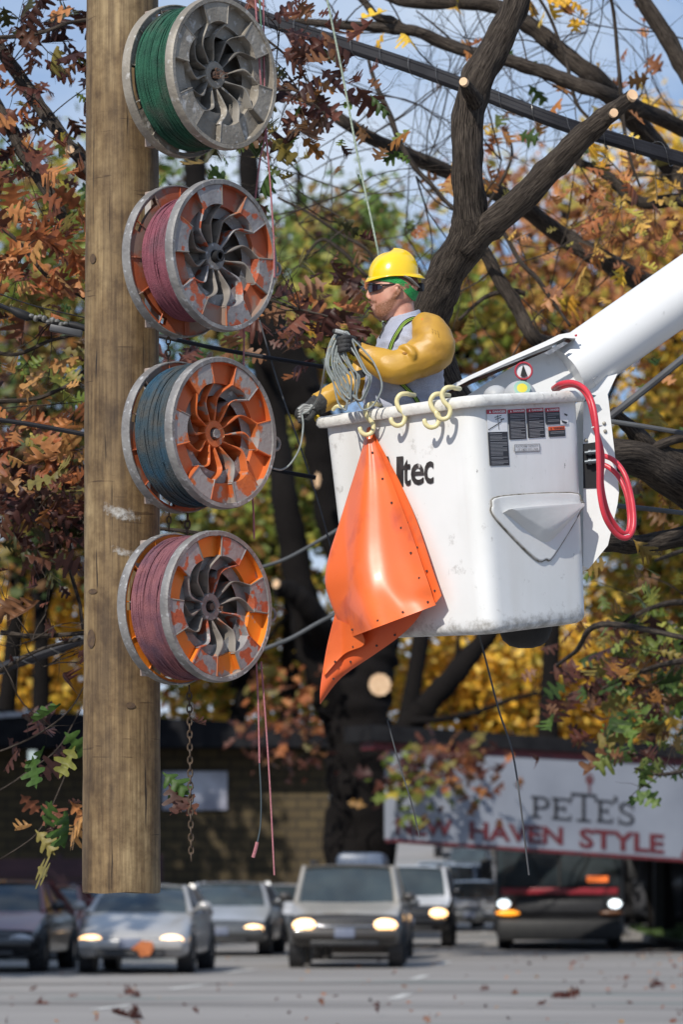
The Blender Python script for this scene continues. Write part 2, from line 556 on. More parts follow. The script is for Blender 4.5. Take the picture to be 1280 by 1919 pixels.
# lettering of the fascia
for s_, px0, px1, py0, py1, hh in (("NEW", 742, 848, 1549, 1552, 33), ("HAVEN", 880, 1055, 1556, 1567, 34), ("STYLE", 1086, 1245, 1570, 1582, 37), ("AP", 1276, 1345, 1586, 1590, 38)):
    a, b = fa(px0, py0), fa(px1, py1)
    u = (b - a).normalized(); c = (a + b) / 2
    mb = MB(); put_text(mb, s_, c + fn * .012, u, Vector((0, 0, 1)), fn, hh / F * c.y, (b - a).length, bold=.028, extrude=.004)
    mb.build('lettering', M_red, fs_, smooth=False)
def serif_letter(mb, ch, o, u, v, H, W, T):
    """slab-serif capital from strokes; o = lower left"""
    def R(x0, y0, x1, y1):
        mb.add([o + u * x0 * W + v * y0 * H, o + u * x1 * W + v * y0 * H, o + u * x1 * W + v * y1 * H, o + u * x0 * W + v * y1 * H], [(0, 1, 2, 3)])
    tw = T / W; th = T / H * .55
    def arc(cx, cy, rx, ry, a0, a1, ti=T):
        vs = []; fs = []
        n = 16
        for i in range(n + 1):
            a = math.radians(a0 + (a1 - a0) * i / n)
            k = 1 - ti / (max(rx * W, 1e-4)); k2 = 1 - ti * .6 / (ry * H)
            vs += [o + u * (cx + rx * math.cos(a)) * W + v * (cy + ry * math.sin(a)) * H, o + u * (cx + rx * k * math.cos(a)) * W + v * (cy + ry * k2 * math.sin(a)) * H]
        for i in range(n):
            fs.append((2 * i, 2 * i + 1, 2 * i + 3, 2 * i + 2))
        mb.add([p for p in vs], fs)
    if ch == 'P':
        R(.14, 0, .14 + tw, 1); R(0, 0, .5, th); R(0, 1 - th, .6, 1); R(.14, .42, .6, .42 + th)
        arc(.58, .71, .40, .29, -90, 90)
    if ch == 'E':
        R(.12, 0, .12 + tw, 1); R(0, 0, .95, th); R(0, 1 - th, .93, 1); R(.12, .47, .66, .47 + th)
        R(.88, 0, .96, .26); R(.86, .76, .94, 1); R(.62, .36, .69, .68)
    if ch == 'T':
        R(.5 - tw / 2, 0, .5 + tw / 2, 1); R(.22, 0, .78, th); R(0, 1 - th * 1.2, 1, 1); R(0, .74, .07, 1); R(.93, .74, 1, 1)
    if ch == 'S':
        arc(.5, .74, .42, .26, 30, 270); arc(.5, .27, .45, .27, -150, 90); R(.82, .66, .9, 1); R(.06, 0, .13, .34)
    if ch == "'":
        R(.3, .76, .3 + tw, 1.0)
mb = MB()
up = Vector((0, 0, 1))
for ch, x0, x1, yb, yt in (('P', 995, 1031, 1532, 1491), ('E', 1034, 1072, 1535, 1494), ('T', 1070, 1118, 1538, 1485), ('E', 1118, 1150, 1540, 1498), ("'", 1148, 1156, 1540, 1492), ('S', 1157, 1191, 1545, 1502)):
    a, b, c = fa(x0, yb), fa(x1, yb + (x1 - x0) * .08), fa(x0, yt)
    serif_letter(mb, ch, a + fn * .015, (b - a).normalized(), up, (c - a).length, (b - a).length, .075)
mb.build('lettering', M_ink, fs_, smooth=False, merge=False)
mb = MB()   # pizza-peel emblem above the T
a = fa(1105, 1486) + fn * .014
mb.add([a + fu * -.02, a + fu * .02, a + fu * .02 + up * .17, a + fu * -.02 + up * .17], [(0, 1, 2, 3)])
n = 20
mb.add([a + up * .26 + fu * .085 * math.cos(i * 6.283 / n) + up * .1 * math.sin(i * 6.283 / n) for i in range(n)], [tuple(range(n))])
mb.build('emblem', mat('emblem_red', (.12, .03, .03), (.08, .02, .02)), fs_, smooth=False)
mb = MB()
mb.add([a + fn * .004 + up * .26 + fu * .045 * math.cos(math.radians(x)) * k + up * (.055 * math.sin(math.radians(x)) * k) for k in (1, .7) for x in range(0, 181, 20)],
       [(i, i + 1, i + 11, i + 10) for i in range(9)])
mb.build('emblem_mark', M_fascia, fs_, smooth=False)
# ------------------------------------------------------------------ vehicles
M_tyre = mat('tyre_rubber', (.015, .015, .015), (.025, .025, .025), rough=.8)
M_rim = mat('alloy_rim', (.35, .35, .36), (.2, .2, .2), rough=.3, metal=.8)
M_wind = mat('windscreen_glass', (.025, .032, .038), (.05, .065, .07), scale=1.2, rough=.08, spec=.45)
M_grille = mat('grille_black', (.012, .012, .014), (.03, .03, .032), scale=20, rough=.5)
M_chrome = mat('chrome', (.6, .6, .62), (.45, .45, .46), rough=.15, metal=1)
M_plate = mat('number_plate', (.16, .18, .24), (.12, .14, .2), rough=.5)
M_lit = mat('lit_headlamp', (1, .85, .6), rough=.2, emit=(1, .56, .22), estr=3.6)
M_unlit = mat('headlamp_glass', (.45, .46, .48), (.3, .3, .32), rough=.1, spec=.8)
M_amber = mat('amber_lamp', (.8, .3, .03), rough=.3, emit=(1, .33, .02), estr=1.5)
def paint(nm, c, metal=.35, rough=.28):
    return mat(nm, c, tuple(x * .82 for x in c), scale=2, rough=rough, metal=metal, coat=.6)
def make_car(name, label, cat, px, py, yaw, L, W, H, pm, style='sedan', lit=(1, 1), low=None, extras=(), dist=None):
    d = dist or ground_d(py)
    root = thing(name, label, cat, ((px - HX) / F * d, d, 0), math.radians(yaw), 'cars driving towards the camera')
    lm = low or pm
    suv = style in ('suv', 'van')
    zb = .24 if not suv else .34
    hz = (.60 if not suv else .82) * (1 if not suv else H / 1.7)        # hood front height
    bz = (.90 if not suv else 1.08) * (1 if not suv else H / 1.75)       # belt
    hw = W / 2
    hoodL = {'sedan': 1.15, 'suv': .95, 'van': .8}[style]
    def ring(y, w_, z0, z1, crown=.03, tuck=.9):
        prof = [(0, z0), (w_ * .86, z0), (w_ * .97, z0 + .06), (w_, z0 + (z1 - z0) * .45), (w_ * .985, z0 + (z1 - z0) * .72), (w_ * .93, z1 - .03), (w_ * tuck * .93, z1), (w_ * .45, z1 + crown)]
        return [Vector((x, y, z)) for x, z in prof] + [Vector((-x, y, z)) for x, z in reversed(prof[1:] )] 
    st = [(0, hw * .80, zb + .10, hz - .14), (.05, hw * .90, zb + .03, hz - .05), (.16, hw * .95, zb, hz + .02), (.40, hw * .985, zb, hz + .10), (hoodL * .75, hw, zb, bz - .07), (hoodL, hw, zb, bz),
          (L * .5, hw * 1.0, zb, bz + .01), (L - .9, hw * .99, zb, bz + .03), (L - .2, hw * .95, zb, bz), (L - .03, hw * .88, zb + .05, bz - .12), (L, hw * .8, zb + .12, bz - .3)]
    mb = MB(); mb.loft([ring(*s_) for s_ in st])
    body = mb.build('body', lm if low else pm, root, local=True, sharp=50)
    if low:    # hood in the upper paint
        mb = MB(); rr = []
        for (y, w_, z0, z1) in st[2:6]:
            rr.append([Vector((x * w_, y - .02, z1 + .012 + .03 * (1 - abs(x)) - .012 * (abs(x) > .8))) for x in (-.96, -.8, -.5, -.2, .2, .5, .8, .96)])
        mb.loft(rr, closed=False); mb.build('bonnet', pm, root, local=True)
    # cabin
    if style == 'sedan': yb0, yt0, yt1, yb1 = hoodL - .02, hoodL + .72, L - 1.65, L - .75
    elif style == 'suv': yb0, yt0, yt1, yb1 = hoodL, hoodL + .52, L - .45, L - .12
    else: yb0, yt0, yt1, yb1 = hoodL - .1, hoodL + .75, L - .4, L - .1
    wb, wt = hw * .90, hw * (.70 if style == 'sedan' else .78)
    zt = H - .06
    A = [Vector((s_ * wb, y, bz - .02)) for y in (yb0, yb1) for s_ in (-1, 1)]
    B = [Vector((s_ * wt, y, zt)) for y in (yt0, yt1) for s_ in (-1, 1)]
    mb = MB()      # windscreen, bowed outwards
    n = 8; vs = []
    for j in range(5):
        tt = j / 4
        for i in range(n + 1):
            s_ = -1 + 2 * i / n
            p0 = A[0].lerp(A[1], i / n); p1 = B[0].lerp(B[1], i / n)
            p = p0.lerp(p1, tt); p.y -= .14 * (1 - s_ * s_) ; p.z += .03 * math.sin(math.pi * tt)
            vs.append(p)
    mb.add(vs, [(j * (n + 1) + i, j * (n + 1) + i + 1, (j + 1) * (n + 1) + i + 1, (j + 1) * (n + 1) + i) for j in range(4) for i in range(n)])
    mb.build('windscreen', M_wind, root, local=True)
    for s_, k in ((-1, 0), (1, 1)):
        mb = MB(); mb.prism([A[k], A[k + 2], B[k + 2], B[k]], (-s_ * .02, 0, 0)); mb.build('side_window', M_wind, root, local=True, smooth=False)
    mb = MB(); mb.prism([A[2], A[3], B[3], B[2]], (0, -.02, 0)); mb.build('rear_window', M_wind, root, local=True, smooth=False)
    for k in (0, 1):
        for q0, q1, r0, r1 in ((A[k] + Vector((0, -.01, 0)), B[k], .055, .04), (A[k + 2], B[k + 2], .09, .06), (A[k].lerp(A[k + 2], .48), B[k].lerp(B[k + 2], .42), .04, .035)):
            mb = MB(); mb.tube([q0, q1], [r0, r1], 6); mb.build('roof_pillar', pm, root, local=True)
    mb = MB(); rr = []
    for q in range(7):
        tt = q / 6; y = yt0 - .06 + (yt1 - yt0 + .14) * tt; k = math.sin(math.pi * min(1, .12 + tt * .8))
        zz = zt - .03 + .055 * k
        rr.append([Vector((wt * a, y - .12 * (1 - a * a) * (1 - tt), zz + .03 * (1 - a * a))) for a in (-1.04, -.9, -.5, 0, .5, .9, 1.04)] + [Vector((wt * a, y, zz - .035)) for a in (1.0, 0, -1.0)])
    mb.loft(rr); mb.build('roof', pm, root, local=True, sharp=60)
    # front end
    gz0, gz1 = (hz - .17, hz - .07) if style != 'suv' else (hz - .25, hz - .03)
    mb = MB(); mb.box((0, .035, (gz0 + gz1) / 2), (W * .50, .06, gz1 - gz0), bevel=.02); gr = mb.build('grille', M_grille, root, local=True)
    mb = MB(); mb.box((0, .0, (gz0 + gz1) / 2 + .0), (W * .50, .03, .022), bevel=.006); mb.build('grille_bar', M_chrome, gr, local=True)
    mb = MB(); mb.box((0, -.005, zb + .20), (W * .92, .16, .16), bevel=.05); mb.build('bumper', lm, root, local=True)
    mb = MB(); mb.box((0, .0, zb + .06), (W * .6, .14, .09), bevel=.02); mb.build('air_intake', M_grille, root, local=True)
    mb = MB(); mb.box((0, -.10, zb + .22), (.32, .02, .15), bevel=.005); mb.build('number_plate', M_plate, root, local=True)
    for i, s_ in enumerate((-1, 1)):
        mb = MB(); hx = s_ * hw * .70; hzz = (gz0 + gz1) / 2 + .02
        mb.ball((hx, .07, hzz), (hw * .22, .13, .085 if style != 'suv' else .105), n=12)
        mb.build('headlight', M_lit if lit[i] else M_unlit, root, local=True)
        mb = MB(); mb.ball((s_ * (hw + .10), yb0 + .22, bz + .10), (.11, .06, .075), n=10); mb.tube([(s_ * hw * .9, yb0 + .25, bz + .03), (s_ * (hw + .05), yb0 + .22, bz + .07)], .025, 6)
        mb.build('wing_mirror', lm, root, local=True)
    wr = .32 if not suv else .37
    for yy in (.85 if not suv else .78, L - .85):
        for s_ in (-1, 1):
            mb = MB()
            prof = [(wr * .55, .11), (wr * .9, .11), (wr, .07), (wr, -.07), (wr * .9, -.11), (wr * .55, -.11)]
            mb.lathe(prof, (s_ * (hw - .10), yy, wr), (s_, 0, 0), (0, 0, 1), 20)
            wh = mb.build('wheel', M_tyre, root, local=True)
            mb = MB(); mb.lathe([(0, .10), (wr * .2, .105), (wr * .56, .085), (wr * .56, -.08), (0, -.08)], (s_ * (hw - .10), yy, wr), (s_, 0, 0), (0, 0, 1), 16)
            mb.build('rim', M_rim, wh, local=True)
            mb = MB(); mb.lathe([(wr * 1.22, .0), (wr * 1.22, -.22), (0, -.22)], (s_ * (hw - .004), yy, wr + .02), (s_, 0, 0), (0, 0, 1), 20)
            # dark wheel-arch opening is part of the body look
            mb.v = [v for v in mb.v]; mb.build('wheel_arch', M_grille, root, local=True, smooth=False)
    if 'rails' in extras:
        for s_ in (-1, 1):
            mb = MB(); mb.tube([(s_ * wt * .85, yt0 + .2, zt + .03), (s_ * wt * .85, yt0 + .3, zt + .09), (s_ * wt * .85, yt1 - .3, zt + .09), (s_ * wt * .85, yt1 - .2, zt + .03)], .02, 6)
            mb.build('roof_rail', M_grille, root, local=True)
    if 'box' in extras:
        mb = MB(); mb.box((0, (yt0 + yt1) / 2, zt + .26), (.86, 1.7, .36), bevel=.12)
        b = mb.build('cargo_box', mat('cargo_box', (.10, .13, .19), (.07, .09, .13), rough=.4), root, local=True)
        mb = MB(); mb.box((0, (yt0 + yt1) / 2 - .5, zt + .06), (1.1, .06, .05)); mb.box((0, (yt0 + yt1) / 2 + .5, zt + .06), (1.1, .06, .05)); mb.build('roof_bar', M_grille, root, local=True)
    if 'leaf' in extras:
        mb = MB(); mb.add([(.02, -.12, hz - .22), (.10, -.125, hz - .16), (.18, -.12, hz - .10), (.34, -.12, hz - .12), (.36, -.12, hz - .22), (.30, -.13, hz - .32), (.16, -.12, hz - .34), (.12, -.12, hz - .26)], [tuple(range(8))])
        o = mb.build('leaf', mat('orange_leaf', (.45, .13, .03), (.3, .08, .02)), None, smooth=False)
        o.data.transform(world(root)); tag(o, 'single orange leaf stuck to the front of the silver car', 'leaf')
    return root
silver = paint('silver_paint', (.38, .37, .36), .2); gold = paint('champagne_paint', (.46, .42, .36)); taupe = paint('taupe_lower_paint', (.035, .03, .026), .1, .5)
dkgray = paint('dark_grey_paint', (.10, .105, .11)); white_p = paint('white_car_paint', (.62, .63, .66), 0); maroon = paint('maroon_paint', (.17, .035, .035), .1); bluep = paint('blue_paint', (.05, .07, .12)); black_p = paint('black_paint', (.02, .02, .022)); sgrey = paint('light_grey_paint', (.42, .43, .45))
make_car('sedan', 'silver sedan with both headlights lit and an orange leaf on its grille', 'car', 244, 1826, -4, 4.5, 1.70, 1.34, silver, lit=(1, 1), extras=('leaf',))
make_car('sport_utility', 'champagne and brown sport utility vehicle with both headlights glowing, in the middle lane', 'car', 646, 1815, -2, 4.4, 1.80, 1.66, gold, 'suv', low=taupe, extras=('rails',))
make_car('sedan', 'pale roofed sedan with a dark nose and one lit headlight, right behind the silver sedan', 'car', 412, 1792, -4, 4.6, 1.74, 1.38, sgrey, lit=(0, 1), low=dkgray)
make_car('sport_utility', 'black nosed utility vehicle with a white roof, right of and behind the champagne one', 'car', 762, 1776, -3, 4.7, 1.86, 1.72, white_p, 'suv', low=black_p, lit=(0, 1), extras=('rails',))  # white bonnet paints in the reflections on its dark hood
make_car('sedan', 'white bonneted sedan half hidden behind the left side of the champagne sport utility vehicle', 'car', 508, 1768, -4, 4.5, 1.72, 1.33, white_p, lit=(0, 0), low=dkgray)
make_car('hatchback', 'light grey car showing only its roof above the white bonneted sedan', 'car', 512, 1752, -4, 4.2, 1.72, 1.48, sgrey, 'van', lit=(0, 0))
make_car('family_car', 'dark car carrying a blue-grey cargo box, hidden behind the champagne sport utility vehicle', 'car', 668, 1800, -3, 4.3, 1.70, 1.50, dkgray, 'sedan', lit=(0, 0), extras=('box',))
make_car('hatchback', 'silver small car with an amber front lamp, just left of the bus', 'car', 880, 1746, -6, 4.2, 1.70, 1.42, sgrey, 'sedan', lit=(1, 0), low=dkgray)
make_car('minivan', 'dark blue minivan furthest back in the traffic, above the small silver car', 'car', 836, 1739.5, -5, 4.8, 1.85, 1.9, bluep, 'van', lit=(0, 0))
make_car('sedan', 'maroon car with a bright white roof edge, second from the left side of the road', 'car', 62, 1799, -3, 4.3, 1.56, 1.32, maroon, lit=(0, 0))
make_car('sedan', 'dark maroon car cut off by the left side of the photo, nearest the kerb', 'car', -40, 1824, -5, 4.5, 1.74, 1.40, maroon, lit=(0, 0), low=black_p)
make_car('minivan', 'black minivan behind the silver sedan with only its roof line showing', 'car', 186, 1788, -4, 4.8, 1.85, 1.36, black_p, 'van', lit=(0, 0))

for (lab, px, dd_, pmn, st_, li) in (('pale distant car climbing the far road, left of the bus', 812, 146, sgrey, 'sedan', (1, 1)), ('dark distant car on the far rise between the utility vehicle and the bus', 878, 158, dkgray, 'suv', (0, 1)), ('small blue distant car highest on the far road', 850, 178, bluep, 'van', (0, 0))):
    c_ = make_car('distant_car', lab, 'car', px, 1700, -4, 4.4, 1.75, 1.5, pmn, st_, lit=li, dist=dd_); c_.location.z = ground_z(dd_ + 1.5)
# the bus
M_busdark = mat('bus_dark', (.018, .018, .02), (.010, .010, .011), scale=2, rough=.5, coat=.1)
M_busred = mat('bus_red', (.30, .02, .035), (.2, .015, .02), rough=.35, coat=.4)
M_buswhite = mat('bus_white', (.6, .62, .65), (.5, .52, .55), rough=.35, coat=.4)
M_blackb = mat('bus_bumper', (.008, .008, .009), (.014, .014, .014), rough=.6)
d = ground_d(1782)
bus = thing('transit_bus', 'dark fronted transit bus with a red band and an amber lamp, below the fascia', 'bus', ((1049 - HX) / F * d, d, 0), math.radians(-3.2))
W, H, L = 2.55, 2.95, 11.5
def rr_ring(y, w_, z0, z1, r=.12, n=4):
    pts = []
    for cx, cz, a0 in ((w_ - r, z0 + r, -90), (w_ - r, z1 - r, 0), (-w_ + r, z1 - r, 90), (-w_ + r, z0 + r, 180)):
        for k in range(n + 1):
            a = math.radians(a0 + 90 * k / n); pts.append(Vector((cx + r * math.cos(a), y, cz + r * math.sin(a))))
    return pts
mb = MB(); mb.loft([rr_ring(.0, W / 2 - .10, .30, H - .15), rr_ring(.05, W / 2 - .03, .27, H - .06), rr_ring(.2, W / 2, .27, H), rr_ring(L, W / 2, .27, H)])
mb.build('body', M_busdark, bus, local=True)
mb = MB(); mb.loft([rr_ring(-.03, W / 2 - .14, 1.28, 2.35, .08), rr_ring(.02, W / 2 - .06, 1.26, 2.38, .08)]); ws = mb.build('windscreen', M_wind, bus, local=True)
mb = MB(); mb.box((0, -.045, 1.8), (.05, .02, 1.1)); mb.build('divider', M_blackb, ws, local=True)
mb = MB(); mb.box((.75, -.05, 1.42), (.42, .02, .12), bevel=.005); mb.build('lit_sign', mat('bus_led', (.6, .12, .02), rough=.4, emit=(1, .22, .05), estr=.7), bus, local=True)
mb = MB(); mb.box((0, -.03, 1.18), (W - .24, .06, .13), bevel=.02); mb.build('waistband', M_busred, bus, local=True)
mb = MB(); mb.loft([rr_ring(-.06, W / 2 - .14, 2.42, H - .16, .1), rr_ring(.2, W / 2 + .005, 2.40, H + .01, .14), rr_ring(1.2, W / 2 + .01, 2.42, H + .03, .14)]); mb.build('front_dome', M_buswhite, bus, local=True)
mb = MB(); mb.box((0, -.08, 2.62), (1.5, .04, .26), bevel=.01); mb.build('destination_sign', mat('dest_sign', (.25, .07, .03), (.04, .02, .02), scale=9, rough=.4), bus, local=True)
mb = MB(); mb.box((0, -.06, .42), (W - .10, .24, .42), bevel=.08); mb.build('bumper', M_blackb, bus, local=True)
mb = MB(); mb.box((0, -.035, .88), (W - .8, .04, .26), bevel=.03); mb.build('front_panel', M_grille, bus, local=True)
for s_ in (-1, 1):
    mb = MB(); mb.ball((s_ * 1.10, -.03, .93), (.13, .07, .09)); mb.build('headlight', mat('bus_headlamp', (.9, .95, .95), rough=.1, emit=(.85, .95, 1), estr=2.2), bus, local=True)
    mb = MB(); mb.ball((s_ * 1.02, -.04, .75), (.24, .06, .055)); mb.build('turn_lamp', M_amber if s_ < 0 else mat('turn_off', (.12, .05, .02), rough=.3), bus, local=True)
    mb = MB(); mb.tube([(s_ * 1.2, .0, 2.2), (s_ * 1.42, -.2, 2.15), (s_ * 1.45, -.25, 1.8)], .02, 6)
    arm = mb.build('mirror', M_blackb, bus, local=True)
    mb = MB(); mb.box((s_ * 1.45, -.26, 1.62), (.22, .12, .4), bevel=.04); mb.build('mirror_head', M_blackb, arm, local=True)
    for yy in (2.3, 8.4):
        mb = MB(); mb.lathe([(0, .12), (.3, .12), (.44, .12), (.5, .07), (.5, -.12), (0, -.12)], (s_ * (W / 2 - .14), yy, .5), (s_, 0, 0), (0, 0, 1), 22); mb.build('wheel', M_tyre, bus, local=True)
    mb = MB(); mb.tube([(s_ * .3, -.07, 1.28), (s_ * .6, -.075, 1.9)], .012, 5); mb.build('wiper', M_blackb, bus, local=True)
    mb = MB(); mb.box((s_ * (W / 2 + .004), 6, 1.8), (.02, 9.5, 1.0)); mb.build('side_window', M_wind, bus, local=True, smooth=False)
# low metal guard rail behind the bus, dark post by the grass
# ------------------------------------------------------------------ wooden pole with four reels
def wood_mat():
    m = bpy.data.materials.new('weathered_pole_wood'); m.use_nodes = True
    N = m.node_tree.nodes; L = m.node_tree.links; b = N['Principled BSDF']; b.inputs['Roughness'].default_value = .72
    co = N.new('ShaderNodeTexCoord')
    def mapped(sx, sy, sz):
        q = N.new('ShaderNodeMapping'); q.inputs['Scale'].default_value = (sx, sy, sz); L.new(co.outputs['Object'], q.inputs[0]); return q
    def noise(q, sc, det=6, rough=.6):
        t = N.new('ShaderNodeTexNoise'); t.inputs['Scale'].default_value = sc; t.inputs['Detail'].default_value = det; t.inputs['Roughness'].default_value = rough
        L.new(q.outputs[0], t.inputs['Vector']); return t
    def ramp(t, stops):
        r = N.new('ShaderNodeValToRGB'); e = r.color_ramp.elements
        e[0].position = stops[0][0]; e[0].color = (*stops[0][1], 1); e[1].position = stops[-1][0]; e[1].color = (*stops[-1][1], 1)
        for p_, c in stops[1:-1]:
            q = e.new(p_); q.color = (*c, 1)
        L.new(t.outputs[0], r.inputs[0]); return r
    def mul(a, b_, f=1.0):
        x = N.new('ShaderNodeMixRGB'); x.blend_type = 'MULTIPLY'; x.inputs[0].default_value = f
        L.new(a.outputs[0], x.inputs[1]); L.new(b_.outputs[0], x.inputs[2]); return x
    big = ramp(noise(mapped(3, 3, .9), 1.6, 4), [(.34, (.13, .085, .042)), (.5, (.23, .155, .072)), (.64, (.34, .25, .13))])
    grain = ramp(noise(mapped(26, 26, .8), 2.2, 7, .65), [(.34, (.50, .45, .40)), (.55, (.92, .90, .88)), (.7, (1.12, 1.1, 1.06))])
    fine = ramp(noise(mapped(110, 110, 3), 1.5, 4), [(.3, (.78, .76, .74)), (.6, (1.05, 1.05, 1.05))])
    dark = ramp(noise(mapped(7, 7, 2.2), 1.3, 6, .7), [(.26, (.36, .31, .27)), (.44, (1, 1, 1))])
    mot = ramp(noise(mapped(5, 5, 5), 2.3, 5, .7), [(.36, (.55, .50, .45)), (.6, (1.0, 1.0, 1.0))])
    out = mul(mul(mul(mul(big, grain), fine), dark, .85), mot)
    crk = noise(mapped(30, 30, 1.1), 1.7, 3, .5)
    cr_ = ramp(crk, [(.30, (.10, .08, .06)), (.335, (1, 1, 1))])
    out = mul(out, cr_)
    hc = noise(mapped(4, 4, 60), 1.0, 3, .5)
    hr = ramp(hc, [(.27, (.35, .28, .22)), (.30, (1, 1, 1))])
    out = mul(out, hr, .8)
    L.new(out.outputs[0], b.inputs['Base Color'])
    bp = N.new('ShaderNodeBump'); bp.inputs['Strength'].default_value = .55; bp.inputs['Distance'].default_value = .004
    g2 = noise(mapped(40, 40, 1.2), 2, 6, .65)
    ad = N.new('ShaderNodeMath'); ad.operation = 'ADD'; L.new(g2.outputs[0], ad.inputs[0]); L.new(cr_.outputs[0], ad.inputs[1])
    L.new(ad.outputs[0], bp.inputs['Height']); L.new(bp.outputs[0], b.inputs['Normal'])
    return m
M_wood = wood_mat()
DP = 15.2
pc = P(229, 1673, DP)
pole = thing('utility_pole', 'thick weathered wooden utility pole carrying four cable reels', 'utility pole', pc)
mb = MB()
rng = random.Random(5)
prof = []
def polx(py):   # centre and radius by height
    k = (py + 60) / (1673 + 60)
    return (229.5 + (226.5 - 229.5) * k, (67.0 + 6.5 * k) / F * DP)
rings = []
for i in range(121):
    py = 1673 - i * (1673 + 90) / 120
    cx, r = polx(py)
    c = P(cx, py, DP)
    ring = []
    for k in range(64):
        a = 2 * math.pi * k / 64
        rr = r * (.985 if i == 0 else 1) * (1 + .010 * math.sin(3 * a + i * .05) + .006 * math.sin(7 * a - i * .13) + .004 * math.sin(i * .9 + 11 * a))
        ring.append(c + Vector((math.cos(a) * rr, math.sin(a) * rr, 0)))
    rings.append([q_ + Vector((0, 0, (.003 * math.sin(k_ * .4)) if i < 1 else 0)) for k_, q_ in enumerate(ring)])
mb.loft(rings); mb.build('wood_shaft', M_wood, pole)
# white paint dabs, knots and a small tag: thin patches standing off the wood
def on_pole(px, py, lift=.002):
    cx, r = polx(py)
    dx = (px - cx) / F * DP
    dy = -math.sqrt(max(0, (r * 1.012 + lift) ** 2 - dx * dx))
    return P(px, py, DP) + Vector((0, dy, 0))
def spray_mat():
    m = bpy.data.materials.new('white_spray'); m.use_nodes = True
    N = m.node_tree.nodes; L = m.node_tree.links; b = N['Principled BSDF']; b.inputs['Base Color'].default_value = (.62, .62, .60, 1)
    a = N.new('ShaderNodeAttribute'); a.attribute_name = 'dens'
    co = N.new('ShaderNodeTexCoord'); t = N.new('ShaderNodeTexNoise'); t.inputs['Scale'].default_value = 60; t.inputs['Detail'].default_value = 5
    L.new(co.outputs['Object'], t.inputs['Vector'])
    ad = N.new('ShaderNodeMath'); ad.operation = 'MULTIPLY_ADD'; ad.inputs[1].default_value = 1.3; ad.inputs[2].default_value = -1.12
    L.new(t.outputs[0], ad.inputs[0])
    s_ = N.new('ShaderNodeMath'); s_.operation = 'ADD'; L.new(ad.outputs[0], s_.inputs[0]); L.new(a.outputs['Fac'], s_.inputs[1]); s_.use_clamp = True
    tr = N.new('ShaderNodeBsdfTransparent'); mx_ = N.new('ShaderNodeMixShader')
    L.new(s_.outputs[0], mx_.inputs[0]); L.new(tr.outputs[0], mx_.inputs[1]); L.new(b.outputs[0], mx_.inputs[2]); L.new(mx_.outputs[0], N['Material Output'].inputs[0])
    return m
M_spray = spray_mat()
def spray(x0, y0, x1, y1, wpx, strength):
    mb = MB(); vs = []; dn = []
    nu, nv = 16, 8
    for j in range(nv + 1):
        for i in range(nu + 1):
            u = i / nu; v = j / nv * 2 - 1
            px = x0 + (x1 - x0) * u; py = y0 + (y1 - y0) * u + v * wpx + 6 * math.sin(u * 3.14)
            vs.append(on_pole(px, py, .003)); dn.append(strength * max(0, 1 - v * v) ** 1.5 * math.sin(math.pi * u) ** .7)
    mb.add(vs, [(j * (nu + 1) + i, j * (nu + 1) + i + 1, (j + 1) * (nu + 1) + i + 1, (j + 1) * (nu + 1) + i) for j in range(nv) for i in range(nu)])
    o = mb.build('paint_mark', M_spray, pole, merge=False)
    at = o.data.attributes.new('dens', 'FLOAT', 'POINT'); at.data.foreach_set('value', dn)
spray(186, 950, 272, 975, 22, .95); spray(204, 1030, 264, 1040, 14, .8); spray(190, 930, 230, 945, 14, .45)
mb = MB()
for (px, py, w_, h) in ((176, 492, 6, 9), (248, 1325, 9, 6), (176, 1112, 9, 5), (173, 1200, 8, 18)):
    n = 10
    mb.add([on_pole(px + w_ * math.cos(i * 6.283 / n), py + h * math.sin(i * 6.283 / n), .0025) for i in range(n)], [tuple(range(n))])
mb.build('knot', mat('knot_dark', (.10, .06, .03), (.05, .03, .02), scale=60, rough=.8), pole, merge=False)

M_alu = mat('dull_cast_metal', (.33, .295, .245), (.21, .185, .15), scale=9, rough=.6, metal=.2, bump=.35, bscale=60, c3=(.48, .46, .43), c3scale=25, c3lo=.58, c3hi=.66)
M_alu2 = mat('bare_cast_rim', (.27, .26, .25), (.17, .16, .155), scale=11, rough=.58, metal=.25, bump=.35, bscale=60, c3=(.42, .42, .42), c3scale=40, c3lo=.6, c3hi=.68)
M_worn = mat('worn_pad', (.34, .33, .33), (.22, .20, .20), scale=12, rough=.55, metal=.3, bump=.3, bscale=60, c3=(.42, .10, .045), c3scale=16, c3lo=.52, c3hi=.56)
M_worn2 = mat('scuffed_orange_pad', (.56, .14, .03), (.42, .10, .03), scale=12, rough=.5, bump=.3, bscale=60, c3=(.30, .28, .27), c3scale=13, c3lo=.47, c3hi=.52, metal=.1)
M_or = mat('orange_reel_paint', (.56, .13, .03), (.44, .105, .03), scale=5, rough=.42, bump=.15, bscale=30, c3=(.30, .26, .23), c3scale=9, c3lo=.60, c3hi=.63)
M_or2 = mat('bright_orange_reel_paint', (.75, .22, .02), (.62, .16, .02), scale=5, rough=.42, bump=.15, bscale=30, c3=(.30, .27, .24), c3scale=9, c3lo=.60, c3hi=.63)
M_rust = mat('rust_reel_paint', (.42, .10, .035), (.30, .075, .035), scale=5, rough=.5, bump=.15, bscale=30, c3=(.26, .18, .14), c3scale=8, c3lo=.5, c3hi=.58)
M_dish = mat('dusty_dish', (.26, .23, .20), (.17, .15, .13), scale=7, rough=.6, metal=.15, c3=(.42, .13, .05), c3scale=5, c3lo=.56, c3hi=.60)
M_dish1 = mat('grey_dish', (.25, .23, .20), (.16, .145, .125), scale=7, rough=.55, metal=.3)
M_dish3 = mat('orange_dish', (.50, .13, .03), (.36, .10, .03), scale=6, rough=.5, c3=(.20, .18, .165), c3scale=6, c3lo=.52, c3hi=.58)
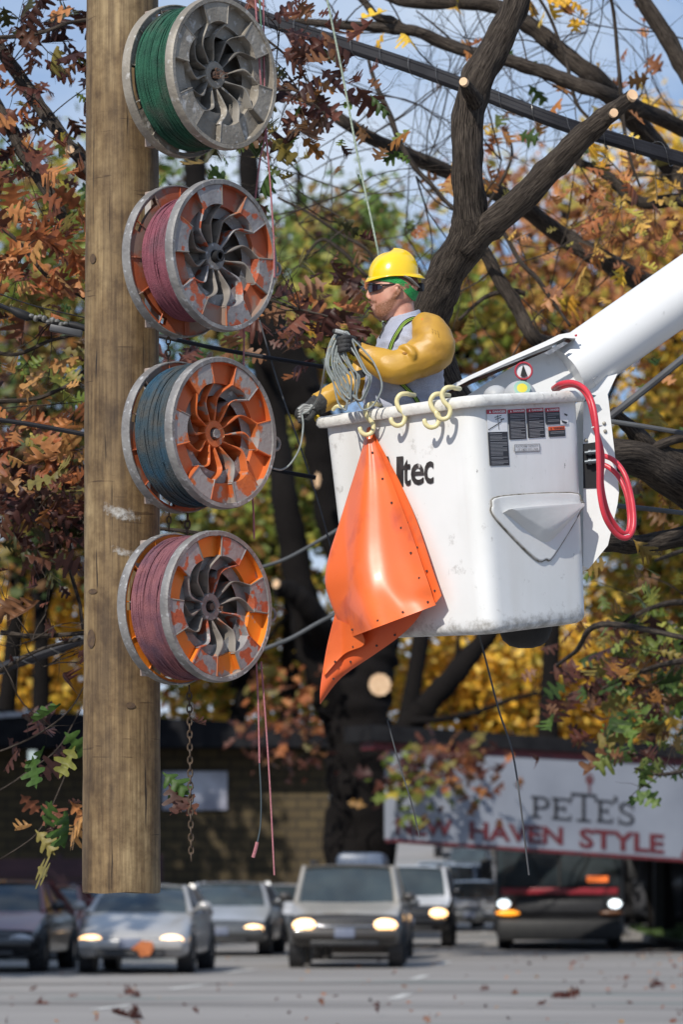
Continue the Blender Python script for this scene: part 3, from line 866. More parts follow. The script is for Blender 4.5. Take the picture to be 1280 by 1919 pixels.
def rope_mat(nm, c1, c2, c3):
    m = mat(nm, c1, c2, scale=14, stretch=(1, 1, 1), rough=.85, bump=.6, bscale=260, c3=c3, c3scale=6, c3lo=.5, c3hi=.62)
    return m
th0 = math.radians(47.5)
AX = Vector((math.sin(th0), -math.cos(th0), 0)); UX = Vector((math.cos(th0), math.sin(th0), 0))
EB = {}
def make_reel(label, cx, cy, phase, R, wr, rope, m_pad, m_pock, m_dish, m_rim, m_back, turns, seed, tilt=0.0, Lr=.222, eye=False, hubbits='stub', rimw=.036):
    rng = random.Random(seed)
    Df = 14.81
    c = P(cx, cy, Df)          # centre of the front face
    ax, ux = AX, UX
    root = thing('cable_reel', label, 'cable reel', c - ax * .15 - Vector((0, 0, R)), 0, 'cable reels mounted on the wooden pole')
    vz = Vector((0, 0, 1))
    def Q(r, a, h):
        return c + (ux * math.cos(a) + vz * math.sin(a)) * r + ax * h
    # ---- front flange
    ri, ro = .66 * R, .925 * R
    hub = .185 * R
    mb = MB()
    def strip(pts_a, pts_b, m):
        n = len(pts_a)
        mb.add(pts_a + pts_b, [(i, i + 1, n + i + 1, n + i) for i in range(n - 1)], m)
    N = 180
    full = [2 * math.pi * k / N for k in range(N + 1)]
    # outer rim (material 0), slightly nicked
    nick = [1 + (rng.random() < .05) * -.004 + .0012 * math.sin(5 * a + seed) for a in full[:-1]]; nick.append(nick[0])
    rimprof = [(ro, -.002), (ro + .002, .002), (R * .985, .003), (R * .998, -.004), (R, -.012), (R, -rimw + .008), (R * .99, -rimw), (R * .5, -rimw - .012)]
    for (r0, h0), (r1, h1) in zip(rimprof, rimprof[1:]):
        strip([Q(r0 * nick[i], full[i], h0) for i in range(N + 1)], [Q(r1 * nick[i], full[i], h1) for i in range(N + 1)], 0)
    # sectors
    for s_ in range(12):
        a0 = phase + s_ * math.pi / 6; a1 = a0 + math.pi / 6
        pad = s_ % 2 == 0
        aa = [a0 + (a1 - a0) * k / 14 for k in range(15)]
        h = -.003 if pad else -.028
        m = 1 if pad else 2
        def inner(a):   # inner edge of a pad is scalloped
            u = (a - a0) / (a1 - a0)
            return ri * (1 + (.03 if pad else -.0) * math.sin(math.pi * u))
        rr = [0, .33, .66, 1]
        for q in range(3):
            strip([Q(inner(a) + (ro - inner(a)) * rr[q], a, h - (0 if pad else .002 * math.sin(3.14 * rr[q]))) for a in aa], [Q(inner(a) + (ro - inner(a)) * rr[q + 1], a, h - (0 if pad else .002 * math.sin(3.14 * rr[q + 1]))) for a in aa], m)
        strip([Q(inner(a), a, h) for a in aa], [Q(inner(a) - .008, a, -.095) for a in aa], m if pad else 2)   # inner wall
        strip([Q(ro, a, h) for a in aa], [Q(ro, a, -.0) for a in aa], m)
        # walls between pad and pocket
        for a in (a0,):
            strip([Q(ri + (ro - ri) * k / 6, a, -.003) for k in range(7)], [Q(ri + (ro - ri) * k / 6, a, -.030) for k in range(7)], 2)
    # dish floor
    rad = [ri + .002, ri * .85, ri * .6, ri * .4, hub]
    hh = [-.095, -.100, -.098, -.094, -.085]
    for q in range(4):
        strip([Q(rad[q], a, hh[q]) for a in full], [Q(rad[q + 1], a, hh[q + 1]) for a in full], 3)
    fl = mb.build('front_flange', [m_rim, m_pad, m_pock, m_dish], root, sharp=32)
    # ---- twelve curved ribs
    sw = math.radians(15)
    for s_ in range(12):
        a0 = phase + s_ * math.pi / 6
        mb = MB(); rings = []
        n = 22
        big = ro if True else ri
        for k in range(n + 1):
            t_ = k / n
            r = hub * .95 + (ri * 1.03 - hub * .95) * t_
            q_ = max(0, (t_ - .50) / .50); off = sw * (1 - q_ * q_ * (3 - 2 * q_)) + .10 * math.sin(math.pi * t_)
            a = a0 + off
            top = -.004 - .046 * (1 - t_) ** 1.15
            wd = .0036 + .0012 * math.sin(t_ * 9 + s_)
            da = wd / r
            rings.append([Q(r, a - da, -.098), Q(r, a - da, top - .002), Q(r, a - da * .4, top), Q(r, a + da * .4, top), Q(r, a + da, top - .002), Q(r, a + da, -.098)])
        mb.loft(rings)
        # edge lip that carries the rib on to the rim
        mb.tube([Q(ri * 1.0, a0, -.004), Q(ro, a0, -.004)], .0035, 6)
        mb.build('rib', [M_or if hubbits == 'orange' and s_ % 4 else m_dish if s_ % 3 else m_pad], fl, sharp=50)
    # ---- hub
    mb = MB()
    mb.lathe([(hub * .42, -.10), (hub * .42, -.052), (hub * .50, -.048), (hub * .92, -.048), (hub, -.053), (hub, -.10)], c, ax, ux, 40)
    hb = mb.build('hub', m_rim if hubbits != 'orange' else m_pock, root)
    mb = MB()
    mb.lathe([(hub * .42, -.09), (0, -.09)], c, ax, ux, 20)
    if hubbits == 'tube':
        mb.lathe([(hub * .26, -.09), (hub * .26, -.022), (hub * .40, -.022), (hub * .40, -.09)], c, ax, ux, 24)
        mb.build('axle', M_black, root)
    elif hubbits == 'orange':
        mb.lathe([(0, -.036), (hub * .34, -.036), (hub * .36, -.04), (hub * .36, -.09)], c, ax, ux, 8)
        mb.build('axle', M_alu2, root)
        mb = MB(); mb.tube(catmull([Q(hub * .25, 1.6, -.032), Q(hub * .45, .8, -.024), Q(hub * .5, -.4, -.024), Q(hub * .45, -1.4, -.03)], 5), .0016, 5); mb.build('wire_twist', mat('copper_wire', (.4, .2, .1), rough=.4, metal=.8), root)
    else:
        mb.lathe([(0, -.038), (hub * .27, -.040), (hub * .3, -.052), (hub * .3, -.09)], c, ax, ux, 9)
        mb.build('axle', mat('rusty_axle', (.07, .04, .03), (.03, .02, .018), scale=60, rough=.8), root)
        mb = MB(); pts = [Q(hub * (.3 + .5 * rng.random()), rng.random() * 6.28 if hubbits == 'wires' else -.8 + rng.random(), -.03 + .014 * rng.random()) for _ in range(7)]
        mb.tube(catmull(pts, 5, True), .0013, 5, closed=True); mb.build('wire_twist', mat('rusty_wire', (.25, .13, .08), rough=.6, metal=.5), root)
    # ---- barrel with rope windings
    mb = MB()
    h0, h1 = -rimw - .006, -Lr + .008
    wid = h0 - h1
    nseg = 96; sub = 5
    rope_r = wid / turns / 2
    prof = []
    for k in range(turns * sub + 1):
        ph = (k / sub) % 1.0
        prof.append((abs(math.sin(math.pi * ph)) * rope_r * 1.1, h0 - wid * k / (turns * sub)))
    base = [wr - .005 * rng.random() for _ in range(turns + 1)]
    rows = []
    for k, (bump_, h) in enumerate(prof):
        tn = min(turns, k // sub); row = []
        edge = min(1.0, min(k, turns * sub - k) / (sub * 2.5))
        for q in range(nseg):
            a = 2 * math.pi * q / nseg
            r = base[tn] - .016 * (1 - edge) ** 2 * R / .28 + bump_ + .0022 * math.sin(a * 2 + tn * .9) + .0016 * math.sin(a * 5 - tn * 1.7)
            row.append(Q(r, a, h + .0030 * math.sin(a * 1 + tn * .35 + seed) + .0016 * math.sin(3 * a + tn * .8)))
        rows.append(row)
    # helix-like loft without caps
    mb.loft(rows, cap=False)
    rp = mb.build('wound_rope', rope, root, sharp=80)
    cl = rp.data.attributes.new('strand', 'FLOAT', 'POINT')
    vals = [rng.random() for _ in range(turns + 1)]
    # a few crossing strands on top of the windings
    for q in range(8):
        mb = MB(); a_s = rng.random() * 6.28; hs = h0 - wid * (.08 + .84 * rng.random()); dh = rng.uniform(-.03, .03); ln = rng.uniform(2.2, 4.5)
        pts = [Q(wr + rope_r * 1.1 + .0004, a_s + ln * k / 30, min(h0 - .006, max(h1 + .006, hs + dh * k / 30 + .002 * math.sin(k * .5)))) for k in range(31)]
        mb.tube(pts, rope_r * .95, 6); mb.build('rope_strand', rope, rp)
    # ---- back flange with slots
    mb = MB()
    def ring2(r0, r1, hA, hB, skip=None, m=0):
        for i in range(N):
            if skip and skip(full[i]): continue
            p = [Q(r0, full[i], hA), Q(r0, full[i + 1], hA), Q(r1, full[i + 1], hB), Q(r1, full[i], hB)]
            mb.add(p, [(0, 1, 2, 3)], m)
    slot = lambda a: ((a - phase) % (math.pi / 2)) < .62
    for sgn, hA in ((1, -Lr), (-1, -Lr - .016)):
        ring2(.3 * R, .84 * R, hA, hA, None, 1); ring2(.84 * R, .945 * R, hA, hA, slot, 1); ring2(.945 * R, .985 * R, hA, hA, None, 1)
    Rb = R * 1.0
    for (r0, hA), (r1, hB) in zip([(.985 * R, -Lr), (.985 * R, -Lr + .006), (Rb * 1.0, -Lr + .006), (Rb * 1.005, -Lr + .001), (Rb * 1.005, -Lr - .034), (.97 * Rb, -Lr - .036), (.97 * Rb, -Lr - .016)], [(.985 * R, -Lr + .006), (Rb, -Lr + .006), (Rb * 1.005, -Lr + .001), (Rb * 1.005, -Lr - .034), (.97 * Rb, -Lr - .036), (.97 * Rb, -Lr - .016), (.985 * Rb, -Lr - .016)]):
        ring2(r0, r1, hA, hB, None, 0)
    for i in range(12):
        a = phase + i * math.pi / 6
        mb.box(Q(.90 * R, a, -Lr + .004), (.004, .004, .004), m=1)
        mb.tube([Q(.72 * R, a, -Lr + .002), Q(.975 * R, a, -Lr + .002)], .003, 5, m=1)
    mb.build('back_flange', [m_rim, m_back], root, sharp=40)
    # ---- mounting bracket: axle to the pole and an upright post
    mb = MB()
    mb.lathe([(.03, -Lr - .01), (.03, -Lr - .20)], c, ax, ux, 16)
    q = c + ax * (-Lr - .062)
    rz_ = Matrix.Rotation(math.atan2(ux.y, ux.x), 3, 'Z')
    bk = MB(); bk.box(q + Vector((0, 0, 0.0)) + ux * (-.10), (.042, .034, 2 * R * .90), rot=rz_, bevel=.004)
    bk.box(q + Vector((0, 0, 0.0)), (.26, .03, .10), rot=rz_, bevel=.004)
    br = mb.build('mounting_axle', M_alu2, root)
    bk.build('mounting_bracket', mat('galvanised_bracket', (.40, .38, .35), (.3, .2, .15), scale=12, rough=.6, metal=.2), root)
    if eye:
        mb = MB(); e = Q(R * 1.03, math.radians(-3), -.02); pts = [e + ux * (.022 * math.cos(k * .5236) + .008) + vz * .024 * math.sin(k * .5236) for k in range(12)]
        mb.tube(pts, .006, 6, closed=True); mb.build('eyelet', M_alu2, root)
    return root, c
def mark(): pass
rg = rope_mat('green_rope', (.018, .105, .06), (.012, .065, .04), (.05, .075, .055))
rpk = rope_mat('pink_rope', (.28, .085, .115), (.20, .06, .085), (.16, .07, .09))
rbl = rope_mat('blue_rope', (.03, .062, .085), (.07, .072, .068), (.018, .075, .13))
rpk2 = rope_mat('faded_pink_rope', (.26, .10, .11), (.17, .065, .085), (.12, .06, .09))
for m, dk in ((rg, .45), (rpk, .55), (rbl, .5), (rpk2, .5)):
    pass
phs = lambda deg: math.radians(deg)
R0 = .2815
make_reel('bare grey metal reel wound with green rope, topmost on the pole', 421, 137, phs(85), R0, R0 * .92, rg, M_alu, M_alu, M_dish1, M_alu, M_alu, 40, 1, hubbits='wires')
make_reel('rust orange reel wound with deep pink rope around a narrow core, second from the top', 421, 478, phs(33), R0, R0 * .80, rpk, M_worn, M_rust, M_dish, M_alu2, M_rust, 36, 2, hubbits='tube', eye=True)
make_reel('orange reel wound with blue and grey rope, third from the top', 420, 811, phs(45), R0, R0 * .93, rbl, M_worn2, M_or, M_dish3, M_alu2, M_rust, 38, 3, hubbits='orange', eye=True)
make_reel('bright orange reel wound with faded pink rope, lowest on the pole', 412, 1136, phs(57), R0, R0 * .94, rpk2, M_worn, M_or2, M_dish, M_alu2, M_or2, 38, 4, hubbits='stub', eye=True)

# chains below the reels
M_chain = mat('rusty_chain', (.06, .045, .035), (.12, .08, .05), scale=80, rough=.7, metal=.5)
def chain(label, px0, py0, px1, py1, d, link=.028, wr_=.0032):
    a, b = P(px0, py0, d), P(px1, py1, d)
    o = thing('chain', label, 'chain', b)
    mb = MB(); n = max(2, int((a - b).length / (link * .75))); dirv = (b - a).normalized(); s1 = Vector((1, 0, 0)); s2 = Vector((0, 1, 0))
    for i in range(n):
        c = a.lerp(b, (i + .5) / n); s_ = s1 if i % 2 else s2
        pts = []
        for k in range(12):
            t_ = k * math.pi / 6
            pts.append(c + s_ * (link * .27 * math.cos(t_)) + dirv * (link * .48 * math.sin(t_) * (1.0)))
        mb.tube(pts, wr_, 5, closed=True)
    mb.build('links', M_chain, o)
chain('short rusty chain hanging above the blue rope reel', 315, 622, 314, 690, 15.0)
chain('short rusty chain hanging below the blue rope reel', 316, 955, 316, 994, 15.05)
chain('heavier dark chain between the blue and lowest pink reels', 351, 962, 350, 1004, 15.0, .034, .0045)
chain('long rusty chain hanging below the lowest reel', 354, 1286, 358, 1612, 15.0, .032, .0034)
# ------------------------------------------------------------------ aerial bucket
M_bk = mat('white_fibreglass', (.74, .74, .72), (.66, .66, .64), scale=3, rough=.32, c3=(.40, .39, .36), c3scale=7, c3lo=.63, c3hi=.80, bump=.08, bscale=40, coat=.15)
M_boom = mat('boom_white', (.78, .78, .77), (.70, .70, .69), scale=2, rough=.28, c3=(.45, .44, .42), c3scale=14, c3lo=.68, c3hi=.82, coat=.2)
def scuff_mat():
    m = bpy.data.materials.new('scuffed_fibreglass'); m.use_nodes = True
    N = m.node_tree.nodes; L = m.node_tree.links; b = N['Principled BSDF']; b.inputs['Roughness'].default_value = .30
    co = N.new('ShaderNodeTexCoord')
    def noise(sc, st=(1, 1, 1), det=6, rough=.55, off=0):
        q = N.new('ShaderNodeMapping'); q.inputs['Scale'].default_value = st; q.inputs['Location'].default_value = (off, off, off); L.new(co.outputs['Object'], q.inputs[0])
        t = N.new('ShaderNodeTexNoise'); t.inputs['Scale'].default_value = sc; t.inputs['Detail'].default_value = det; t.inputs['Roughness'].default_value = rough
        L.new(q.outputs[0], t.inputs['Vector']); return t
    def over(base, t, a, z, col, mx_=1.0):
        r = N.new('ShaderNodeMapRange'); r.inputs[1].default_value = a; r.inputs[2].default_value = z; r.inputs[4].default_value = mx_; L.new(t.outputs[0], r.inputs[0])
        x = N.new('ShaderNodeMixRGB'); x.inputs[2].default_value = (*col, 1); L.new(r.outputs[0], x.inputs[0]); L.new(base.outputs[0], x.inputs[1]); return x
    base = N.new('ShaderNodeRGB'); base.outputs[0].default_value = (.76, .76, .75, 1)
    o = over(base, noise(2.2), .4, .7, (.66, .66, .64))
    o = over(o, noise(1.6, (4, 4, .5), 5), .5, .75, (.60, .58, .54), .5)      # rain streaks
    o = over(o, noise(9, (1, 1, 1), 8, .7, 3), .60, .70, (.30, .28, .25), .7)
    o = over(o, noise(30, (1, 1, .4), 8, .75, 9), .66, .69, (.14, .13, .12), .75)
    # grime by height along the lower rolled edge (attribute painted on the mesh, dirt that stays put)
    a = N.new('ShaderNodeAttribute'); a.attribute_name = 'grime'
    g = noise(26, (1, 1, 1), 8, .7, 5)
    ad = N.new('ShaderNodeMath'); ad.operation = 'MULTIPLY'; L.new(g.outputs[0], ad.inputs[0]); L.new(a.outputs['Fac'], ad.inputs[1])
    o = over(o, ad, .36, .60, (.20, .18, .15), .7)
    L.new(o.outputs[0], b.inputs['Base Color'])
    return m
M_scuff = scuff_mat()
dF, dL, dR = 14.55, 15.17, 14.97
def quad_at(F_, L_, R_):
    f = P(F_[0], F_[1], dF); l = P(L_[0], L_[1], dL); r = P(R_[0], R_[1], dR)
    return l, f, r, l + r - f
top = quad_at((884, 757), (600, 797), (1092, 747))
bot = quad_at((921, 1190), (648, 1200), (1109, 1166))
bucket = thing('aerial_bucket', 'white fibreglass bucket of an aerial lift carrying the lineman', 'lift bucket', (bot[0] + bot[2]) / 2)
def rounded(q, rad, n=6, grow=0.0):
    c = sum(q, Vector()) / 4
    out = []
    for i in range(4):
        p = q[i]; a = (q[i - 1] - p); b = (q[(i + 1) % 4] - p)
        an, bn = a.normalized(), b.normalized()
        p = p - (an + bn) * grow
        p0 = p + an * rad; p1 = p + bn * rad
        for k in range(n + 1):
            t_ = k / n
            out.append(p0 * (1 - t_) ** 2 + p * 2 * t_ * (1 - t_) + p1 * t_ * t_)
    return out
def level(t_):
    return [bot[i].lerp(top[i], t_) for i in range(4)]
mb = MB(); rings = []; gr = []
crad = .075
for t_, g_, gm in ((0, -.045, .9), (.004, -.02, 1), (.015, -.006, 1), (.035, 0, .95), (.07, 0, .7), (.12, 0, .35), (.2, 0, .1), (.35, 0, 0), (.5, 0, 0), (.65, 0, 0), (.8, 0, 0), (.9, 0, .25), (.96, 0, .5), (1.0, .0, .8)):
    rings.append(rounded(level(t_), crad, 8, g_)); gr.append(gm)
for t_, g_ in ((1.0, -.012), (.6, -.012), (.02, -.012)):
    rings.append(rounded(level(t_), crad, 8, g_)); gr.append(.2)
mb.loft(rings)
shell = mb.build('shell', M_scuff, bucket, sharp=50, merge=False)
at = shell.data.attributes.new('grime', 'FLOAT', 'POINT')
nn = len(rings[0]); at.data.foreach_set('value', [g_ for g_ in gr for _ in range(nn)])
# rolled rim
mb = MB()
upv = (top[0] - bot[0]).normalized()
rim = [(.004, -.012), (.026, -.010), (.032, .002), (.030, .022), (.022, .030), (-.02, .034), (-.026, .024), (-.022, .0)]
rings = [[p + upv * h for p in rounded(top, crad + .01, 8, g_)] for g_, h in rim + rim[:1]]
mb.loft(rings, cap=False)
ro_ = mb.build('rim', mat('chalky_rim', (.70, .69, .65), (.60, .58, .54), scale=22, rough=.6, c3=(.36, .34, .30), c3scale=60, c3lo=.60, c3hi=.78, bump=.25, bscale=60), bucket, sharp=45)

def plane_hit(px, py, a, b, c, off=0.0):
    n = (b - a).cross(c - a).normalized()
    o = Vector((0, 0, CAMH)); dv = Vector(((px - HX) / F, 1, (HY - py) / F))
    if n.y > 0: n = -n
    t_ = (a - o).dot(n) / dv.dot(n)
    return o + dv * t_ + n * off, n
from mathutils.bvhtree import BVHTree
_bv = BVHTree.FromPolygons([world(bucket) @ v.co for v in shell.data.vertices], [tuple(p.vertices) for p in shell.data.polygons])
def on_shell(px, py, off, fallback):
    o = Vector((0, 0, CAMH)); dv = Vector(((px - HX) / F, 1, (HY - py) / F)).normalized()
    h = _bv.ray_cast(o, dv)
    if h[0] is None: return plane_hit(px, py, *fallback, off)[0]
    n = h[1] if h[1].y < 0 else -h[1]
    return h[0] + n * off
def RF(px, py, off=.003):
    return on_shell(px, py, off, (bot[1], bot[2], top[2]))
def LFc(px, py, off=.003):
    return on_shell(px, py, off, (bot[0], bot[1], top[1]))
nR = plane_hit(1000, 900, bot[1], bot[2], top[2])[1]; nL = plane_hit(750, 900, bot[0], bot[1], top[1])[1]
# brand lettering on the left face
M_logo = mat('logo_black', (.02, .018, .018), (.05, .045, .045), scale=30, rough=.5, c3=(.45, .43, .42), c3scale=28, c3lo=.66, c3hi=.70)
mb = MB()
for s_, x0, x1, yc, h in (("A", 709, 745, 884, 56), ("l", 744, 757, 884, 56), ("t", 756, 771, 886, 50), ("e", 771, 796, 889, 40), ("c", 796, 814, 886, 42)):
    a, b = LFc(x0, yc + (x1 - x0) * .0), LFc(x1, yc - 1.0)
    u = (b - a).normalized(); v = (LFc(x0, yc - 30) - LFc(x0, yc + 30)).normalized()
    put_text(mb, s_, (a + b) / 2, u, v, nL, h / F * a.y, (b - a).length * .98, bold=.016)
mb.build('lettering', M_logo, bucket, smooth=False)
# decals on the right face
M_dec = mat('decal_black', (.02, .02, .022), (.03, .03, .033), rough=.4)
M_decr = mat('decal_red', (.42, .03, .05), (.36, .025, .04), rough=.4)
M_deco = mat('decal_orange', (.75, .11, .02), (.7, .1, .02), rough=.4)
M_decw = mat('decal_white', (.78, .78, .78), (.7, .7, .7), rough=.4)
M_decg = mat('decal_print', (.30, .30, .31), (.25, .25, .26), rough=.5)
def decal(name, x0, y0, x1, y1, bands, skew=None, title=None, tx=None, pict=None, lines=True, label=None, sk=None):
    """x0..x1, y0..y1 at the left edge; right edge shifted by sk"""
    sk = -.055 * (x1 - x0) if sk is None else sk
    slant = .012
    def q(x, y, off): return RF(x + (y - y0) * .06, y + sk * (x - x0) / (x1 - x0), off)
    mb = MB()
    for (f0, f1, mi) in bands:
        ya, yb = y0 + (y1 - y0) * f0, y0 + (y1 - y0) * f1
        mb.add([q(x0, yb, .003), q(x1, yb, .003), q(x1, ya, .003), q(x0, ya, .003)], [(0, 1, 2, 3)], mi)
    if title:
        f0, f1 = bands[0][0], bands[0][1]
        yc = y0 + (y1 - y0) * (f0 + f1) / 2; hh = (y1 - y0) * (f1 - f0) * .52
        a, b = q(x0 + (x1 - x0) * .30, yc, .0045), q(x1 - (x1 - x0) * .05, yc, .0045)
        u = (b - a).normalized(); v = (q(x0, yc - 10, .0045) - q(x0, yc + 10, .0045)).normalized()
        put_text(mb, title, (a + b) / 2, u, v, nR, hh / F * a.y, (b - a).length, bold=.03, m=4 if title == 'DANGER' else 0)
        tc_ = q(x0 + (x1 - x0) * .16, yc, .0045)
        mb.add([tc_ + v * hh / F * a.y * .6, tc_ - v * hh / F * a.y * .5 + u * hh / F * a.y * .6, tc_ - v * hh / F * a.y * .5 - u * hh / F * a.y * .6], [(0, 1, 2)], 4 if title == 'DANGER' else 0)
    if lines:
        f0, f1 = lines if isinstance(lines, tuple) else (bands[-1][0], bands[-1][1])
        y = y0 + (y1 - y0) * f0 + 3; rr = random.Random(int(x0))
        while y < y0 + (y1 - y0) * f1 - 3:
            xe = x1 - (x1 - x0) * rr.choice([.06, .06, .08, .3])
            mb.add([q(x0 + 3, y + .9, .0042), q(xe, y + .9, .0042), q(xe, y, .0042), q(x0 + 3, y, .0042)], [(0, 1, 2, 3)], 5)
            y += rr.choice([2.6, 2.6, 2.6, 4.4])
    if pict:
        pict(mb, q)
    o = mb.build(name, [M_dec, M_decr, M_decw, M_deco, M_decw, M_decg], bucket, smooth=False, merge=False, label=label)
    return o
def pict1(mb, q):
    def ln(xa, ya, xb, yb, w_=1.2):
        a, b = q(xa, ya, .0045), q(xb, yb, .0045); d_ = (b - a).normalized(); s_ = d_.cross(nR) * w_ / F * a.y * .5
        mb.add([a - s_, a + s_, b + s_, b - s_], [(0, 1, 2, 3)], 0)
    ln(931, 778, 932, 806, 1.2); ln(925, 783, 938, 779); ln(926, 787, 937, 783); ln(912, 806, 936, 792, 1.8); ln(936, 787, 943, 786, 2); ln(938, 786, 937, 792, 1.5)
decal('warning_decal', 911, 768, 948, 873, [(0, .08, 1), (.08, .40, 2), (.40, 1, 0)], title='DANGER', pict=pict1, label='tall danger decal with a line drawing, leftmost on the bucket', sk=-1)
decal('warning_decal', 951, 768, 983, 824, [(0, .12, 1), (.12, 1, 0)], title='DANGER')
decal('warning_decal', 986, 766, 1018, 821, [(0, .13, 1), (.13, 1, 0)], title='DANGER')
def pict4(mb, q):
    a = [q(1056, 775, .0045), q(1062, 778, .0045), q(1061, 781, .0045), q(1056, 778, .0045)]; mb.add(a, [(0, 1, 2, 3)], 0)
    a = [q(1050, 788, .0045), q(1061, 792, .0045), q(1058, 795, .0045), q(1051, 792, .0045)]; mb.add(a, [(0, 1, 2, 3)], 0)
decal('warning_decal', 1048, 763, 1063, 796, [(0, 1, 2)], lines=False, pict=pict4)
decal('warning_decal', 1021, 765, 1048, 796, [(0, .25, 1), (.25, 1, 0)], title='DANGER')
decal('warning_decal', 1027, 800, 1058, 819, [(0, .36, 3), (.36, 1, 0)], title='WARNING')
mb = MB()
def frame(x0, y0, x1, y1, w_=1.2):
    for (a, b, c, d_) in ((x0, y0, x1, y0 + w_), (x0, y1 - w_, x1, y1), (x0, y0, x0 + w_, y1), (x1 - w_, y0, x1, y1)):
        mb.add([RF(a, d_, .0045), RF(c, d_ - .03 * (c - a), .0045), RF(c, b - .03 * (c - a), .0045), RF(a, b, .0045)], [(0, 1, 2, 3)], 1)
mb.add([RF(963, 847, .003), RF(1011, 845, .003), RF(1011, 830, .003), RF(963, 833, .003)], [(0, 1, 2, 3)], 0)
frame(963, 833, 1011, 847)
for s_, x0, x1, y in (("PLATFORM CAPACITY", 966, 1008, 836.5), ("1 OR 2 MEN W/O LINER", 966, 1008, 842.5)):
    a, b = RF(x0, y + .6, .0045), RF(x1, y - .8, .0045)
    put_text(mb, s_, (a + b) / 2, (b - a).normalized(), (RF(x0, y - 9) - RF(x0, y + 9)).normalized(), nR, 4.4 / F * a.y, (b - a).length, bold=.012, m=1)
mb.build('capacity_plate', [M_decw, M_decg], bucket, smooth=False, merge=False)
# moulded step: rounded triangle panel, gasket and wedge
tri = [(921, 948), (936, 931), (1068, 924), (1088, 938), (1088, 956), (1036, 1042), (1022, 1048), (1000, 1046), (928, 972)]
def smooth_poly(pts, per=4):
    return [(p.x, p.y) for p in catmull([(x, y, 0) for x, y in pts], per, True)]
tp = smooth_poly(tri, 4)
tcx = sum(p[0] for p in tp) / len(tp); tcy = sum(p[1] for p in tp) / len(tp)
mb = MB()
def tr_(k, off): return [RF(tcx + (x - tcx) * k, tcy + (y - tcy) * k, off) for x, y in tp]
mb.loft([tr_(1.0, .0), tr_(1.0, .006), tr_(.985, .009), tr_(.95, .009)])
pn = mb.build('step_panel', M_bk, bucket, sharp=60)
mb = MB(); mb.tube(tr_(1.005, .004), .0035, 6, closed=True); mb.build('gasket', mat('dirty_gasket', (.10, .085, .06), (.35, .33, .3), scale=30, rough=.9), pn)
mb = MB()
w0 = [(949, 960), (1076, 950), (1084, 952), (1080, 962), (1038, 1008), (1026, 1018), (1014, 1018), (1000, 1010), (954, 970)]
ridge = lambda x, y: .075 * max(0, min(1, (1020 - y) / 60)) 
base = [RF(x, y, .006) for x, y in w0]
topw = [RF(x, y, .040) for x, y in ((952, 954), (1072, 945), (1080, 947), (1079, 951), (1040, 985), (1030, 992), (1012, 993), (994, 982), (954, 960))]
mid = [a.lerp(b, .8) for a, b in zip(base, topw)]
mb.loft([catmull(base, 3, True), catmull(mid, 3, True), catmull([m_.lerp(sum(topw, Vector()) / 9, .04) for m_ in topw], 3, True)])
mb.build('step', M_bk, pn, sharp=45)
# control box on the far right side
mb = MB()
poly = [(1094, 747), (1138, 730), (1141, 748), (1161, 920), (1158, 945), (1140, 1022), (1104, 1066), (1094, 1060)]
dB = 15.02
mb.prism([P(x, y, dB) for x, y in poly], (-.02, .16, 0))
bx = mb.build('valve_box', M_bk, bucket, smooth=False)
mb = MB(); mb.prism([P(x, y, dB - .004) for x, y in ((1093, 832), (1120, 828), (1126, 914), (1094, 915))], (0, .003, 0)); rc = mb.build('recess', M_black, bx, smooth=False)
for y in (849, 866):
    mb = MB(); a = P(1097, y, dB - .02); b = P(1124, y - 3, dB - .03)
    mb.tube([a, a.lerp(b, .25), a.lerp(b, .25), a.lerp(b, .45), a.lerp(b, .45), a.lerp(b, .8), a.lerp(b, .8), b], [.008, .008, .013, .013, .010, .010, .014, .012], 10); mb.build('hose_coupling', mat('steel_coupling', (.13, .15, .17), (.08, .09, .1), rough=.4, metal=.6), rc)
for (x, y) in ((1133, 793), (1135, 808), (1099, 825)):
    mb = MB(); mb.ball(P(x, y, dB - .004), (.007, .005, .007)); mb.build('bolt', mat('bolt', (.4, .38, .33), (.25, .22, .18), scale=60, rough=.6, metal=.3), bx)
mb = MB(); mb.prism([P(x, y, dB - .05) for x, y in ((1092, 742), (1104, 738), (1118, 741), (1108, 748), (1096, 752))], (0, .02, 0)); mb.build('blue_rag', mat('blue_rag', (.03, .16, .20), (.05, .10, .12), rough=.9), bx)
# black dome under the bucket
mb = MB(); c = P(985, 1172, 15.0)
mb.lathe([(.001, -.085), (.03, -.084), (.06, -.076), (.085, -.055), (.1, -.02), (.104, .02), (.104, .05)], c, (0, 0, 1), (1, 0, 0), 32); mb.build('rubber_cap', mat('rubber_cap', (.012, .012, .013), (.02, .02, .02), rough=.8, bump=.4, bscale=40), bucket)

